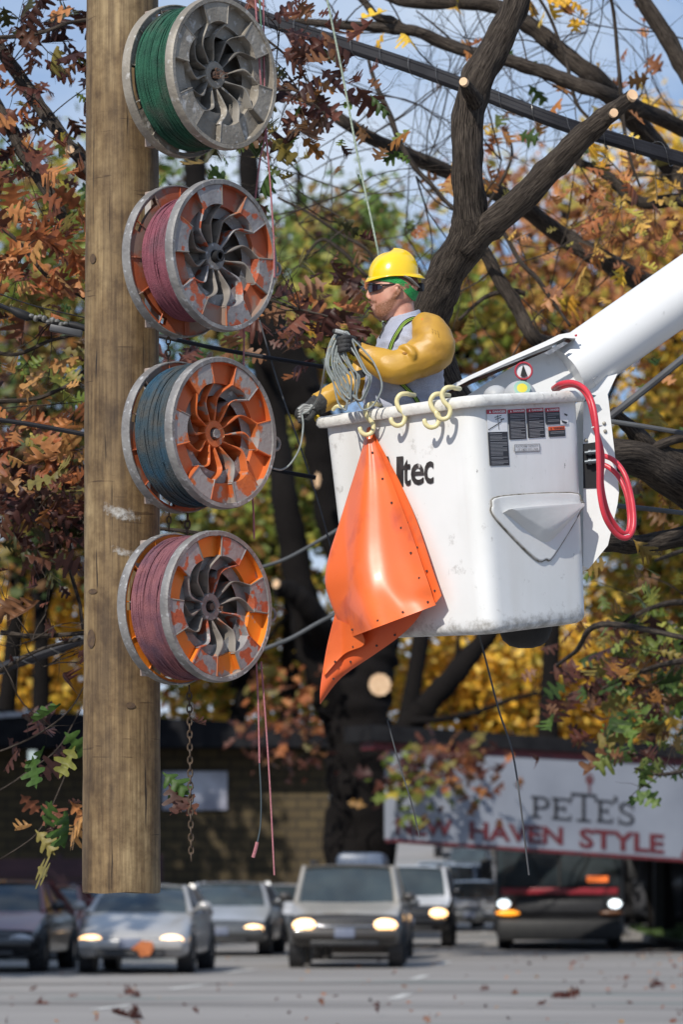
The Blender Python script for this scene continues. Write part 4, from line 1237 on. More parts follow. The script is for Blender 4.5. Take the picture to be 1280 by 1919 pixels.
# red twin hose
hose = thing('hydraulic_hose', 'red twin hydraulic hose looped over the right side of the bucket', 'hose', P(1140, 1010, 14.8))
M_hose = mat('red_hose', (.58, .035, .055), (.46, .03, .045), scale=9, rough=.38, bump=.1, bscale=60)
h1 = [(1038, 728, 15.0), (1052, 719, 14.9), (1075, 717, 14.85), (1097, 729, 14.8), (1111, 755, 14.76), (1119, 800, 14.74), (1123, 870, 14.74), (1124, 920, 14.74), (1133, 965, 14.75), (1150, 995, 14.78), (1168, 1008, 14.8), (1182, 1003, 14.82), (1189, 980, 14.84), (1185, 935, 14.86), (1172, 890, 14.88), (1150, 862, 14.92), (1122, 851, 14.96)]
h2 = [(1040, 732, 15.01), (1056, 724, 14.92), (1077, 722, 14.87), (1095, 734, 14.82), (1107, 758, 14.78), (1116, 800, 14.78), (1129, 850, 14.79), (1128, 905, 14.79), (1138, 955, 14.80), (1154, 985, 14.83), (1168, 999, 14.85), (1178, 996, 14.87), (1181, 970, 14.89), (1176, 930, 14.90), (1163, 898, 14.92), (1145, 878, 14.95), (1122, 867, 14.97)]
for hp in (h1, h2):
    mb = MB(); mb.tube(catmull([P(*p) for p in hp], 8), .0098, 12); mb.build('hose', M_hose, hose)
for (x, y, dd) in ((1121, 799, 14.76), (1178, 1003, 14.83)):
    mb = MB(); c = P(x, y, dd); mb.tube([c + Vector((-.022, 0, -.004)), c + Vector((0, -.024, 0)), c + Vector((.016, 0, .003)), c + Vector((0, .02, 0))], .0025, 6, closed=True); mb.build('cable_tie', M_decw, hose)

# ------------------------------------------------------------------ boom
boom = thing('lift_boom', 'thick white boom tube of the aerial lift rising to the right', 'boom', P(1120, 700, 15.5))
mb = MB()
c0, c1 = P(1085, 683, 15.55), P(1500, 392, 15.9)
dr = (c1 - c0)
rb = .121
pts = [c0 - dr * .055, c0 - dr * .03, c0, c0 + dr * .3, c0 + dr]
mb.tube(pts, [rb * .90, rb * .98, rb, rb, rb], 48); mb.build('boom_tube', M_boom, boom, sharp=50)
# bracket web below the tube end
mb = MB(); mb.prism([P(x, y, 15.5) for x, y in ((1085, 722), (1158, 700), (1140, 738), (1100, 748))], (0, .12, 0)); mb.build('gusset', M_boom, boom, smooth=False)
mb = MB(); mb.loft([[P(x, y, 15.50) + Vector((0, k, 0)) for x, y in ((846, 760), (1012, 655), (1052, 648), (1095, 700), (1086, 745), (1040, 770))] for k in (0, .14)])
mb.build('tip_housing', M_boom, boom, smooth=False)
mb = MB()   # open channel: brown inside, white lips
mb.prism([P(x, y, 15.42) for x, y in ((838, 742), (838, 730), (1042, 650), (1064, 634), (1072, 638), (1052, 652), (1012, 660), (862, 728))], (0, .02, 0))
mb.build('channel_inside', mat('brown_channel', (.10, .045, .03), (.06, .03, .02), scale=9, rough=.8), boom, smooth=False)
mb = MB(); a = [P(x, y, 15.40) for x, y in ((838, 726), (880, 704), (950, 672), (1022, 640), (1048, 627), (1075, 622), (1080, 634), (1058, 633), (1040, 642), (950, 680), (880, 712), (838, 734))]
mb.prism(a, (0, .10, 0)); mb.build('channel_lip', M_boom, boom, smooth=False)
mb = MB(); mb.prism([P(x, y, 15.43) for x, y in ((1014, 667), (1022, 667), (1066, 638), (1056, 640))], (0, -.006, 0)); 
mb = MB(); u = (P(1064, 643, 15.38) - P(1022, 665, 15.40)); 
mb.prism([P(1019, 662, 15.395), P(1030, 665, 15.395), P(1066, 643, 15.395), P(1057, 640, 15.395)], (0, .004, 0)); mb.build('model_plate', mat('plate_grey', (.12, .13, .15), (.25, .26, .28), scale=70, stretch=(1, 1, 1), rough=.4), boom, smooth=False)
mb = MB(); mb.prism([P(x, y, 15.41) for x, y in ((1066, 630), (1082, 626), (1083, 630), (1068, 634))], (0, .004, 0)); mb.build('red_sticker', M_decr, boom, smooth=False)
dn_ = dr.normalized(); pn_ = dn_.cross(Vector((0, 1, 0))).normalized()
if pn_.z > 0: pn_ = -pn_
mb = MB()   # moulded seam along the underside and a thin scratch line
mb.tube([c0 + pn_ * rb * .70 + Vector((0, -rb * .72, 0)) + dr * k for k in (0, .25, .5, .75, 1)], .0022, 6)
mb.build('seam', mat('grey_seam', (.45, .44, .42), (.3, .29, .27), scale=30, rough=.6), boom)
mb = MB()
for k in (.0, .012):
    mb.tube([c0 + dr * k + (pn_ * math.cos(a * .2618) + Vector((0, -1, 0)) * math.sin(a * .2618)) * (rb + .0008) for a in range(24)], .0022, 6, closed=True)
mb.build('collar', M_boom, boom)
# level gauge and round cover
def disc(mb, px, py, d, r, h=.01, m=None, n=28, nrm=(0, -1, 0), ux=(1, 0, 0)):
    mb.lathe([(0, h), (r * .94, h), (r, h * .5), (r, -.02), (0, -.02)], P(px, py, d), nrm, ux, n, m)
g_ = thing('level_gauge', 'small round gauge with a red ring and black pointer beside the boom', 'gauge', P(982, 706, 15.3))
mb = MB(); disc(mb, 982, 695, 15.3, .034); mb.build('dial', mat('dial_white', (.7, .7, .72), rough=.3), g_)
mb = MB(); c = P(982, 695, 15.285); mb.tube([c + Vector((.032 * math.cos(k * .2618), 0, .032 * math.sin(k * .2618))) for k in range(24)], .0038, 6, closed=True); mb.build('ring', M_decr, g_)
mb = MB(); mb.prism([P(x, y, 15.282) for x, y in ((976, 704), (981, 683), (989, 704))], (0, .004, 0)); mb.build('pointer', M_black, g_, smooth=False)
mb = MB(); mb.tube([P(982, 705, 15.3), P(982, 735, 15.3)], .012, 8); mb.build('stem', M_alu2, g_)
g_ = thing('lamp_cover', 'pale grey domed cover with a yellow and green sticker behind the bucket rim', 'cover', P(968, 740, 15.25))
mb = MB(); c = P(975, 746, 15.25); mb.ball(c, (.066, .066, .066), n=24); c2 = P(930, 744, 15.3); mb.ball(c2, (.05, .05, .045), n=24); mb.build('dome', mat('pale_plastic', (.42, .43, .44), (.34, .35, .36), rough=.5), g_)
mb = MB(); mb.lathe([(0, .0), (.020, 0)], P(979, 727, 15.178), (0, -.9, .4), (1, 0, 0), 20, 0); mb.lathe([(.020, 0), (.032, -.001)], P(979, 727, 15.178), (0, -.9, .4), (1, 0, 0), 20, 1)
mb.build('sticker', [mat('sticker_yellow', (.7, .6, .03), rough=.4), mat('sticker_green', (.25, .45, .35), rough=.4)], g_)

# ------------------------------------------------------------------ hooks on the rim
M_hook = mat('cream_plastic_hook', (.74, .66, .36), (.62, .54, .28), scale=9, rough=.35)
def hook(label, x, y, s=1.0, flip=1, tail=True, dd=.0, lean=0):
    """rim hook whose outer bend hangs at pixel x, y"""
    d = LFc(x, y).y - .045 + dd
    pts = [(-2 + 24 * flip, -33, .10), (-2 + 16 * flip, -34, .05), (2 + 5 * flip, -36, .02), (-6, -34, .0), (-13, -22, 0), (-9, -8, 0), (-2 + 4, 4, 0), (3, 14, 0), (-2, 24, 0), (-13, 27, 0), (-22, 21, 0), (-25, 11, 0)]
    mb = MB()
    P3 = [P(x + lean * (-b) * .1 + a * s, y + b * s, d + c) for a, b, c in pts]
    o = thing('plastic_hook', label, 'hook', P3[-3], 0, 'plastic hooks on the bucket rim')
    mb.tube(catmull(P3, 5), [.0088] * (5 * 11 - 1) + [.0082, .006], 12)
    mb.build('hook_body', M_hook, o)
hook('cream S hook on the bucket rim holding the orange blanket', 697, 790, .92, 1)
hook('cream S hook hanging alone in the middle of the left rim', 756, 772, .95, 1)
hook('lower cream S hook of the overlapping pair near the bucket corner', 820, 774, 1.0, 1)
hook('upper cream S hook of the overlapping pair near the bucket corner', 841, 760, .95, 1, dd=-.03)
mb = MB(); mb.tube(catmull([P(624, 768, 15.15), P(632, 761, 15.12), P(645, 764, 15.1)], 4), .007, 8); o = mb.build('plastic_hook', M_hook); tag(o, 'top of a cream hook peeking over the left end of the rim', 'hook', 'plastic hooks on the bucket rim')

# ------------------------------------------------------------------ orange rubber blanket
M_blk = mat('orange_rubber', (.80, .155, .035), (.72, .125, .03), scale=2.2, rough=.40, bump=.06, bscale=14, coat=.3, c3=(.52, .085, .035), c3scale=7, c3lo=.56, c3hi=.74, spec=.6)
M_blk2 = mat('orange_rubber_rough', (.72, .12, .03), (.64, .10, .03), scale=2.2, rough=.45)
bl = thing('rubber_blanket', 'glossy orange rubber blanket clipped up by one corner and hanging down the bucket', 'rubber blanket', P(690, 1200, 14.7))
def sheet3(left, right, nu, nv, depth, thick=.0028, mat_=M_blk, name='front_fold', holes=(), dbulge=None):
    Lp = catmull([Vector((x, y, 0)) for x, y in left], nv // (len(left) - 1)); Rp = catmull([Vector((x, y, 0)) for x, y in right], nv // (len(right) - 1))
    n = min(len(Lp), len(Rp)); mb = MB(); vs = []
    def pt(u, t_):
        k = t_ * (n - 1); i = min(n - 2, int(k)); f = k - i
        a = Lp[i].lerp(Lp[i + 1], f); b = Rp[i].lerp(Rp[i + 1], f); p = a.lerp(b, u)
        return p
    def pos(u, t_, back=0):
        p = pt(u, t_)
        return P(p.x, p.y, depth(p.x, p.y, u, t_) + back)
    grid = [[pos(i / nu, j / (n - 1)) for i in range(nu + 1)] for j in range(n)]
    gridb = [[pos(i / nu, j / (n - 1), thick) for i in range(nu + 1)] for j in range(n)]
    W_ = nu + 1
    vs = [p for r in grid for p in r] + [p for r in gridb for p in r]; o2 = n * W_
    fs = []
    for j in range(n - 1):
        for i in range(nu):
            a = j * W_ + i; fs.append((a, a + 1, a + W_ + 1, a + W_)); a += o2; fs.append((a, a + W_, a + W_ + 1, a + 1))
    for j in range(n - 1):
        a = j * W_; fs.append((a, a + W_, a + W_ + o2, a + o2)); a = j * W_ + nu; fs.append((a, a + o2, a + o2 + W_, a + W_))
    for i in range(nu):
        a = i; fs.append((a, a + o2, a + o2 + 1, a + 1)); a = (n - 1) * W_ + i; fs.append((a, a + 1, a + 1 + o2, a + o2))
    mb.add(vs, fs)
    o = mb.build(name, mat_, bl, sharp=70)
    if holes:
        hb = MB()
        for (hx, hy) in holes:
            # nearest grid vertex surface depth
            best = min(((Vector((pt(i / nu, j / (n - 1)).x - hx, pt(i / nu, j / (n - 1)).y - hy)).length, i, j) for j in range(n) for i in range(nu + 1)))
            g0 = grid[best[2]][best[1]]
            c = P(hx, hy, g0.y - .0035)
            hb.lathe([(0, .0012), (.0042, .0010), (.0046, -.002)], c, (0, -1, 0), (1, 0, 0), 10)
        hb.build('grommets', mat('grommet_dark', (.05, .015, .01), rough=.5), o)
    return o
def dfront(x, y, u, t_):
    base = LFc(700, 900).y
    plane_d = LFc(min(max(x, 650), 860), 900).y
    b = -.045 - .23 * t_ ** .95 * math.exp(-((u - .34) / .30) ** 2) - .02 * t_ * math.exp(-((u - .75) / .12) ** 2)
    b += .05 * t_ * (1 - u) ** 4
    b += .018 * math.exp(-((t_ - .72) / .10) ** 2) * math.sin(u * 5)
    return plane_d + b
sheet3([(688, 802), (676, 850), (656, 915), (634, 985), (616, 1042), (609, 1088), (618, 1125), (634, 1165), (650, 1197)],
       [(692, 800), (712, 848), (736, 905), (757, 960), (776, 1012), (792, 1060), (806, 1100), (812, 1120), (817, 1134)], 30, 40, dfront,
       holes=[(717, 897), (734, 942), (752, 989), (770, 1036), (786, 1083), (802, 1128), (755, 1147), (708, 1163), (660, 1180), (698, 848)])
def dback(x, y, u, t_):
    return LFc(min(max(x, 650), 860), 900).y - .032 + .012 * u * 0
sheet3([(691, 800), (700, 830), (725, 890), (750, 950), (775, 1020), (795, 1075), (808, 1118), (817, 1130)],
       [(694, 800), (716, 840), (748, 900), (775, 960), (796, 1020), (812, 1070), (822, 1098), (828, 1116)], 8, 35, dback, name='side_fold', holes=[(764, 980), (782, 1026), (800, 1070), (815, 1107)])
def dlow(x, y, u, t_):
    return LFc(min(max(x, 640), 860), 900).y - .05 - .05 * math.sin(math.pi * min(1, u * 1.0)) * (1 - t_) + .03 * u
sheet3([(628, 1150), (620, 1180), (612, 1215), (605, 1255), (600, 1290), (599, 1318)],
       [(800, 1130), (778, 1165), (745, 1196), (700, 1228), (640, 1270), (600, 1320)], 22, 35, dlow, mat_=M_blk2, name='lower_fold', holes=[(706, 1180 + 30), (740, 1190), (657, 1240), (625, 1272)])
def dlow2(x, y, u, t_):
    return LFc(min(max(x, 640), 860), 900).y - .115 + .06 * t_ - .01 * u
sheet3([(626, 1158), (618, 1190), (611, 1225), (605, 1260)],
       [(677, 1180), (682, 1208), (645, 1226), (608, 1266)], 12, 30, dlow2, name='folded_flap', holes=[(662, 1212), (628, 1240)])
# ------------------------------------------------------------------ the lineman
DW = 15.12
PX = DW / F
person = thing('person', 'lineman in yellow hard hat, sunglasses and amber rubber sleeves standing in the bucket', 'person', P(770, 1175, DW))
def WP(x, y, dz=0.0): return P(x, y, DW + dz)
def skin_mat():
    m = bpy.data.materials.new('skin'); m.use_nodes = True
    N = m.node_tree.nodes; L = m.node_tree.links; b = N['Principled BSDF']; b.inputs['Roughness'].default_value = .5
    b.inputs['Subsurface Weight'].default_value = .12; b.inputs['Subsurface Radius'].default_value = (.012, .005, .003)
    co = N.new('ShaderNodeTexCoord')
    def noise(sc):
        t = N.new('ShaderNodeTexNoise'); t.inputs['Scale'].default_value = sc; t.inputs['Detail'].default_value = 5; L.new(co.outputs['Object'], t.inputs['Vector']); return t
    r = N.new('ShaderNodeMapRange'); r.inputs[1].default_value = .35; r.inputs[2].default_value = .65; L.new(noise(28).outputs[0], r.inputs[0])
    a = N.new('ShaderNodeMixRGB'); a.inputs[1].default_value = (.60, .32, .23, 1); a.inputs[2].default_value = (.50, .23, .16, 1); L.new(r.outputs[0], a.inputs[0])
    at = N.new('ShaderNodeAttribute'); at.attribute_name = 'beard'
    r2 = N.new('ShaderNodeMapRange'); r2.inputs[1].default_value = .30; r2.inputs[2].default_value = .60; r2.inputs[3].default_value = .35; r2.inputs[4].default_value = 1.0; L.new(noise(260).outputs[0], r2.inputs[0])
    ml = N.new('ShaderNodeMath'); ml.operation = 'MULTIPLY'; L.new(at.outputs['Fac'], ml.inputs[0]); L.new(r2.outputs[0], ml.inputs[1])
    c = N.new('ShaderNodeMixRGB'); c.inputs[2].default_value = (.20, .085, .04, 1); L.new(ml.outputs[0], c.inputs[0]); L.new(a.outputs[0], c.inputs[1])
    L.new(c.outputs[0], b.inputs['Base Color'])
    bp = N.new('ShaderNodeBump'); bp.inputs['Strength'].default_value = .3; bp.inputs['Distance'].default_value = .001; L.new(noise(300).outputs[0], bp.inputs['Height']); L.new(bp.outputs[0], b.inputs['Normal'])
    return m
M_skin = skin_mat()
def ell(y, x0, x1, hw, n=36, dz=0.0, e=1.0, front_pow=1.0):
    c = (x0 + x1) / 2; r = (x1 - x0) / 2; out = []
    for k in range(n):
        a = 2 * math.pi * k / n
        ca, sa = math.cos(a), math.sin(a)
        f = lambda v: math.copysign(abs(v) ** e, v)
        out.append(WP(c + r * f(ca), y, dz + hw * PX * f(sa)))
    return out
def loft_px(mb, rows, n=36, dz=0.0, e=1.0):
    mb.loft([ell(y, x0, x1, hw, n, dz, e) for (y, x0, x1, hw) in rows])
head_rows = [(472, 728, 752, 10), (480, 712, 764, 22), (495, 702, 774, 29), (510, 697, 779, 33), (522, 694.5, 782, 36), (533, 692.5, 784, 37.5), (538, 693.5, 786, 38), (544, 695, 783, 37.5),
             (552, 694, 780, 36.5), (560, 694.5, 776, 35.5), (566, 696, 770, 34), (572, 697.5, 762, 33), (579, 698, 755, 32), (586, 699.5, 748, 30), (592, 702, 742, 27), (597, 706, 736, 22), (601, 711, 730, 14)]
torso_rows = [(592, 745, 786, 38), (600, 735, 797, 66), (612, 724, 806, 82), (640, 710, 822, 88), (670, 704, 828, 86), (700, 695, 830, 82), (740, 683, 829, 78), (800, 690, 824, 76), (860, 700, 818, 78), (900, 705, 815, 78), (925, 715, 808, 74)]
mb = MB()
loft_px(mb, head_rows, e=.94)
# brow, nose, nostrils, lips, chin
mb.tube([WP(697, 536), WP(692, 545), WP(689.5, 553), WP(690.5, 558)], [.006, .0068, .0085, .0078], 10)
mb.ball(WP(693, 559, -.009), (.0075, .0065, .006)); mb.ball(WP(693, 559, .009), (.0075, .0065, .006))
mb.ball(WP(699, 569.5), (.0105, .020, .0050)); mb.ball(WP(700.5, 577), (.0105, .019, .0055)); mb.ball(WP(706, 590), (.010, .018, .013))
mb.ball(WP(699, 533), (.010, .026, .0075))
for s_ in (-1, 1):   # ears
    e0 = s_ * .0765
    pts = [WP(741, 555, e0 * .97), WP(746, 553, e0 * 1.02), WP(750.5, 546, e0 * 1.09), (WP(751, 538, e0 * 1.11)), WP(746, 533.5, e0 * 1.08), WP(740.5, 535, e0 * 1.0), WP(739, 541, e0 * .98)]
    mb.tube(catmull(pts, 3), .0036, 7); mb.ball(WP(745, 545, e0), (.009, .006, .016)); mb.ball(WP(742, 556, e0 * .98), (.0055, .004, .006))
# neck, torso, legs, arms, hands
mb.tube([WP(750, 548), WP(750, 570), WP(752, 590), WP(757, 612), WP(762, 640)], [.050, .051, .052, .058, .07], 24)
loft_px(mb, torso_rows)
for s_ in (-1, 1):
    mb.tube([WP(764, 890, s_ * .09), WP(745, 960, s_ * .10), WP(728, 1025, s_ * .105), WP(752, 1090, s_ * .10), WP(775, 1150, s_ * .10)], [.085, .078, .062, .055, .045], 18)
    mb.ball(WP(758, 1158, s_ * .10), (.11, .045, .035))
mb.tube([WP(795, 622, -.14), WP(800, 650, -.19), WP(775, 672, -.215), WP(742, 688, -.235), WP(705, 673, -.21), WP(668, 655, -.19)], [.05, .052, .045, .043, .036, .026], 16)
mb.tube([WP(745, 640, .14), WP(725, 680, .2), WP(692, 712, .21), WP(640, 737, .18), WP(592, 760, .14)], [.05, .045, .042, .036, .026], 16)
# hands inside the gloves
mb.tube([WP(668, 655, -.19), WP(655, 650, -.185), WP(648, 650, -.18)], [.024, .022, .015], 10)
mb.tube([WP(595, 758, .14), WP(582, 768, .13), WP(574, 774, .13)], [.024, .022, .015], 10)
body = fuse(mb, 'body', M_skin, .0034, person, 4, fac=.45)
# beard by position
co_ = np.empty(len(body.data.vertices) * 3); body.data.vertices.foreach_get('co', co_); co_ = co_.reshape(-1, 3) + np.array(world(person).translation)
pxx = HX + co_[:, 0] / co_[:, 1] * F; pyy = HY - (co_[:, 2] - CAMH) / co_[:, 1] * F; dd = co_[:, 1] - DW
def sm(v, a, b): 
    t_ = np.clip((v - a) / (b - a), 0, 1); return t_ * t_ * (3 - 2 * t_)
edge = 556 + (738 - pxx) * .35        # upper boundary: sideburn down to the mouth corner
edge = np.where(pxx > 728, 546 + (738 - pxx) * 1.4, edge)
bd = sm(pyy, edge - 2, edge + 8) * (1 - sm(pxx + (pyy - 560) * .55, 741, 750)) * (1 - sm(pyy, 598, 606) * (pxx > 722))
must = sm(pyy, 562, 565) * (1 - sm(pyy, 568, 570)) * (pxx < 706)
lips = sm(pyy, 568, 570) * (1 - sm(pyy, 579, 582)) * (pxx < 703)
bd = np.maximum(bd * (pyy < 606), must) * (1 - lips * .85)
at = body.data.attributes.new('beard', 'FLOAT', 'POINT'); at.data.foreach_set('value', bd.astype(np.float32) * 1.15)
# lower lip / open mouth
mb = MB(); mb.ball(WP(698.2, 573.6), (.0065, .013, .0022)); mb.build('mouth', mat('mouth_dark', (.10, .03, .025), rough=.6), person)
# hair: cropped, under the helmet and at the nape
mb = MB(); mb.loft([ell(y, x0 + 3, x1 + 1.0, hw + .3, 36, 0, .94) for (y, x0, x1, hw) in head_rows[1:6]]); mb.ball(WP(758, 540), (22 * PX, 35.5 * PX, 22 * PX), n=20)
mb.build('hair', mat('cropped_hair', (.25, .13, .08), (.17, .085, .05), scale=160, rough=.9, bump=.5, bscale=500), person)
# green bandana
mb = MB(); rings = []
for k in range(56):
    a = 2 * math.pi * k / 56
    ca, sa = math.cos(a), math.sin(a)
    u = (ca + 1) / 2       # 0 front, 1 back
    y = 522 + 2 * u + 31 * sm(np.float64(u), .42, 1.0)
    hh = 3.5 + 5.5 * sm(np.float64(u), .15, .8)
    xc, rx = 740.0, 47.8 - 8.0 * sm(np.float64(u), .7, 1.0) 
    ring = []
    for j in range(10):
        f = -1 + 2 * j / 9
        out = 2.2 + .8 * abs(math.sin(j * 1.57))
        yy = y + f * hh
        xs = xc + (rx + out) * ca - (yy - y) * .35 * u * (1 if ca > 0 else 0)
        ring.append(WP(xs, yy, (37.6 + out) * PX * sa * (1 - .10 * u)))
    for j in range(9, -1, -3):
        f = -1 + 2 * j / 9
        ring.append(WP(xc + (rx - 2.5) * ca, y + f * hh, 35.0 * PX * sa * (1 - .10 * u)))
    rings.append(ring)
rings.append(rings[0])
mb.loft(rings, cap=False); mb.build('headband', mat('green_cloth', (.02, .30, .07), (.015, .20, .05), scale=60, rough=.75, bump=.4, bscale=200), person)
# helmet
M_hel = mat('yellow_helmet', (.86, .58, .012), (.80, .50, .012), scale=5, rough=.22, c3=(.62, .40, .03), c3scale=50, c3lo=.68, c3hi=.76, coat=.5)
mb = MB(); rings = []
na = 64
def hel(a, e_, grow=0.0):
    ca, sa = math.cos(a), math.sin(a)
    ce = max(0.0, math.cos(e_)) ** .80; se = math.sin(e_) ** 1.06
    yb = 514.5 + 5.5 * max(0, -ca) ** 1.5 - 1.5 * max(0, ca)
    dz = (40.5 + grow) * sa * ce
    rid = 2.4 * math.exp(-(dz / 7.0) ** 4) * (1 if e_ > .25 else e_ / .25) * se ** .5
    return WP(737.5 + (47.0 + grow + rid * .8) * ca * ce, yb - (46.0 + grow + rid) * se, dz * PX)
es = [0, .12, .25, .4, .55, .7, .85, 1.0, 1.15, 1.28, 1.4, 1.5, 1.5707]
def brim(a, k, under=0):
    ca, sa = math.cos(a), math.sin(a)
    ext = 3.2 + 9.5 * max(0, ca) ** 2.5 + 3.2 * max(0, -ca) ** 2
    dn = 1.5 + 7.5 * max(0, ca) ** 2.5 + 7 * max(0, -ca) ** 1.5
    p0 = hel(a, 0)
    yb = 514.5 + 5.5 * max(0, -ca) ** 1.5 - 1.5 * max(0, ca)
    return WP(737.5 + (47.0 + ext * k) * ca, yb + dn * k ** 1.3 + under, (40.5 + ext * k) * sa * PX)
A_ = [2 * math.pi * k / na for k in range(na)]
rings = [[hel(a, .5, -2.5) for a in A_], [hel(a, 0, -2.5) for a in A_], [brim(a, .9, 1.5) for a in A_], [brim(a, 1.0, .8) for a in A_], [brim(a, 1.0, -.6) for a in A_], [brim(a, .6, -.8) for a in A_], [brim(a, .2, -.8) for a in A_]]
rings += [[hel(a, e_) for a in A_] for e_ in es]
mb.loft(rings, cap=False); mb.build('helmet', M_hel, person, sharp=70)
mb = MB(); mb.tube([WP(757, 517, -.0745), WP(768, 522, -.07), WP(778, 532, -.05), WP(783, 537, -.02), WP(784, 538, 0), WP(783, 537, .02), WP(778, 532, .05), WP(768, 522, .07)], [.010, .012, .012, .011, .010, .011, .012, .010], 8, flat=.35)
mb.build('helmet_cradle', mat('grey_strap', (.35, .33, .31), (.25, .24, .22), rough=.6), person)
mb = MB(); mb.lathe([(0, .016), (.014, .016), (.0165, .012), (.0165, -.01), (0, -.01)], WP(786, 538, -.006), (1, -.35, -.1), (0, 0, 1), 14); mb.build('ratchet_knob', M_black, person)
# sunglasses
M_lens = mat('dark_lens', (.012, .006, .010), (.02, .01, .014), rough=.06, spec=.8)
mb = MB(); vs = []; nA = 24
for k in range(nA + 1):
    a = math.radians(-80 + 160 * k / nA)
    gap = 1 - .55 * math.exp(-(a / .16) ** 2)
    hh = 8.2 * (1 - (abs(a) / 1.5) ** 3) * gap
    for j in range(5):
        f = -1 + 2 * j / 4
        y = 540.5 + f * hh - (1.5 if j == 0 else 0)
        vs.append(WP(722 - (32.8 - .9 * f * f) * math.cos(a), y - 2.0 * abs(math.sin(a)), 39.3 * PX * math.sin(a)))
mb.add(vs, [(k * 5 + j, k * 5 + j + 1, (k + 1) * 5 + j + 1, (k + 1) * 5 + j) for k in range(nA) for j in range(4)])
o = mb.build('sunglasses', M_lens, person)
sf = MB()
sf.tube([WP(722 - 33.2 * math.cos(math.radians(a)), 533 - 0.4 * abs(math.sin(math.radians(a))), 39.8 * PX * math.sin(math.radians(a))) for a in range(-80, 81, 10)], .0022, 6)
for s_ in (-1, 1):
    sf.tube([WP(716, 534.5, s_ * 39.4 * PX), WP(728, 533.5, s_ * 39.2 * PX), WP(742, 532, s_ * 38.9 * PX)], [.0045, .003, .002], 6)
sf.build('frame', M_black, o)

# shirt
def interp_row(rows, y):
    for (a, b) in zip(rows, rows[1:]):
        if a[0] <= y <= b[0]:
            t_ = (y - a[0]) / (b[0] - a[0]); return [a[i] + (b[i] - a[i]) * t_ for i in range(4)]
    return list(rows[-1] if y > rows[-1][0] else rows[0])
def near_depth(rows, x, y, lift=0.0):
    r = interp_row(rows, y); c = (r[1] + r[2]) / 2; rr = (r[2] - r[1]) / 2
    k = max(0, 1 - ((x - c) / rr) ** 2)
    return -(r[3]) * PX * math.sqrt(k) - lift
shirt_rows = [(590, 742, 789, 40), (596, 736, 796, 58), (604, 728, 803, 76), (614, 720, 809, 88), (640, 706, 826, 93), (670, 700, 832, 91), (700, 690, 834, 87), (740, 678, 833, 83), (800, 685, 828, 81), (860, 695, 822, 83), (880, 700, 818, 82)]
def srow(y): return interp_row(shirt_rows, y)
mb = MB()
ysr_ = list(range(590, 881, 4))
rings = []
for y in ysr_:
    r = srow(y); ring = ell(y, r[1], r[2], r[3], 72)
    ring2 = []
    for k, p in enumerate(ring):
        a = 2 * math.pi * k / 72
        f = min(1, (y - 588) / 40)
        dsp = f * (.0035 * math.sin(a * 3 + y * .06) + .0028 * math.sin(a * 7 - y * .11) + .0022 * math.sin(y * .33 + 4 * math.sin(a * 2)))
        c = WP((r[1] + r[2]) / 2, y)
        d_ = (p - c); d_.z = 0; ring2.append(p + d_.normalized() * dsp)
    rings.append(ring2)
mb.loft(rings, cap=False)
# collar and short sleeves
mb.loft([[WP(757 + 30 * math.cos(2 * math.pi * k / 40) * s_, 589 + 9 * -math.cos(2 * math.pi * k / 40) * .9 + h, 36 * PX * math.sin(2 * math.pi * k / 40) * s_) for k in range(40)] for s_, h in ((1.12, 9), (1.02, 1), (.95, -1), (.90, 1), (.93, 6))], cap=False)
mb.tube([WP(760, 612, .12), WP(752, 630, .16), WP(745, 650, .18)], [.05, .058, .058], 20)
M_shirt = mat('grey_cotton', (.40, .42, .50), (.33, .35, .43), scale=12, rough=.9, bump=.5, bscale=25, c3=(.30, .31, .37), c3scale=300, c3lo=.45, c3hi=.6)
mb.build('shirt', M_shirt, person, sharp=80)
mb = MB()
rows = [(868, 700, 818, 82), (890, 703, 817, 82), (925, 706, 812, 80), (940, 716, 806, 60)]
loft_px(mb, rows)
for s_ in (-1, 1):
    mb.tube([WP(764, 900, s_ * .09), WP(745, 960, s_ * .10), WP(728, 1025, s_ * .105), WP(752, 1090, s_ * .10), WP(772, 1140, s_ * .10)], [.094, .088, .072, .066, .06], 18)
mb.build('trousers', mat('denim', (.05, .07, .12), (.035, .05, .09), scale=30, rough=.9), person)
for s_ in (-1, 1):
    mb = MB(); mb.ball(WP(757, 1160, s_ * .10), (.125, .052, .035)); mb.tube([WP(770, 1125, s_ * .10), WP(775, 1160, s_ * .10)], .06, 14); mb.build('boot', mat('work_boot', (.12, .07, .03), rough=.7), person)
# harness straps
M_lime = mat('lime_webbing', (.32, .50, .06), (.22, .38, .05), scale=200, rough=.8)
def strap(pts, w_, lift=.006):
    P3 = [WP(x, y, near_depth(shirt_rows, x, y, lift)) for x, y in pts]
    C_ = catmull(P3, 6); mb = MB()
    for (f0, f1, mi) in ((-1, -.55, 0), (-.55, -.12, 1), (-.12, .12, 0), (.12, .55, 1), (.55, 1, 0)):
        a = []; b = []
        for i, p in enumerate(C_):
            t_ = (C_[min(i + 1, len(C_) - 1)] - C_[max(i - 1, 0)]).normalized(); s_ = t_.cross(Vector((0, -1, 0))).normalized() * w_
            a.append(p + s_ * f0 + Vector((0, -.0012, 0))); b.append(p + s_ * f1 + Vector((0, -.0012, 0)))
        n = len(a); mb.add(a + b, [(i, i + 1, n + i + 1, n + i) for i in range(n - 1)], mi)
    o = mb.build('harness_strap', [M_black, M_lime], person, merge=False)
    m = o.modifiers.new('t', 'SOLIDIFY'); m.thickness = .003
strap([(786, 597), (772, 598), (758, 606), (746, 622), (737, 638), (731, 655), (728, 675), (732, 695), (745, 712), (762, 728), (780, 748), (792, 775)], .0085, .009)
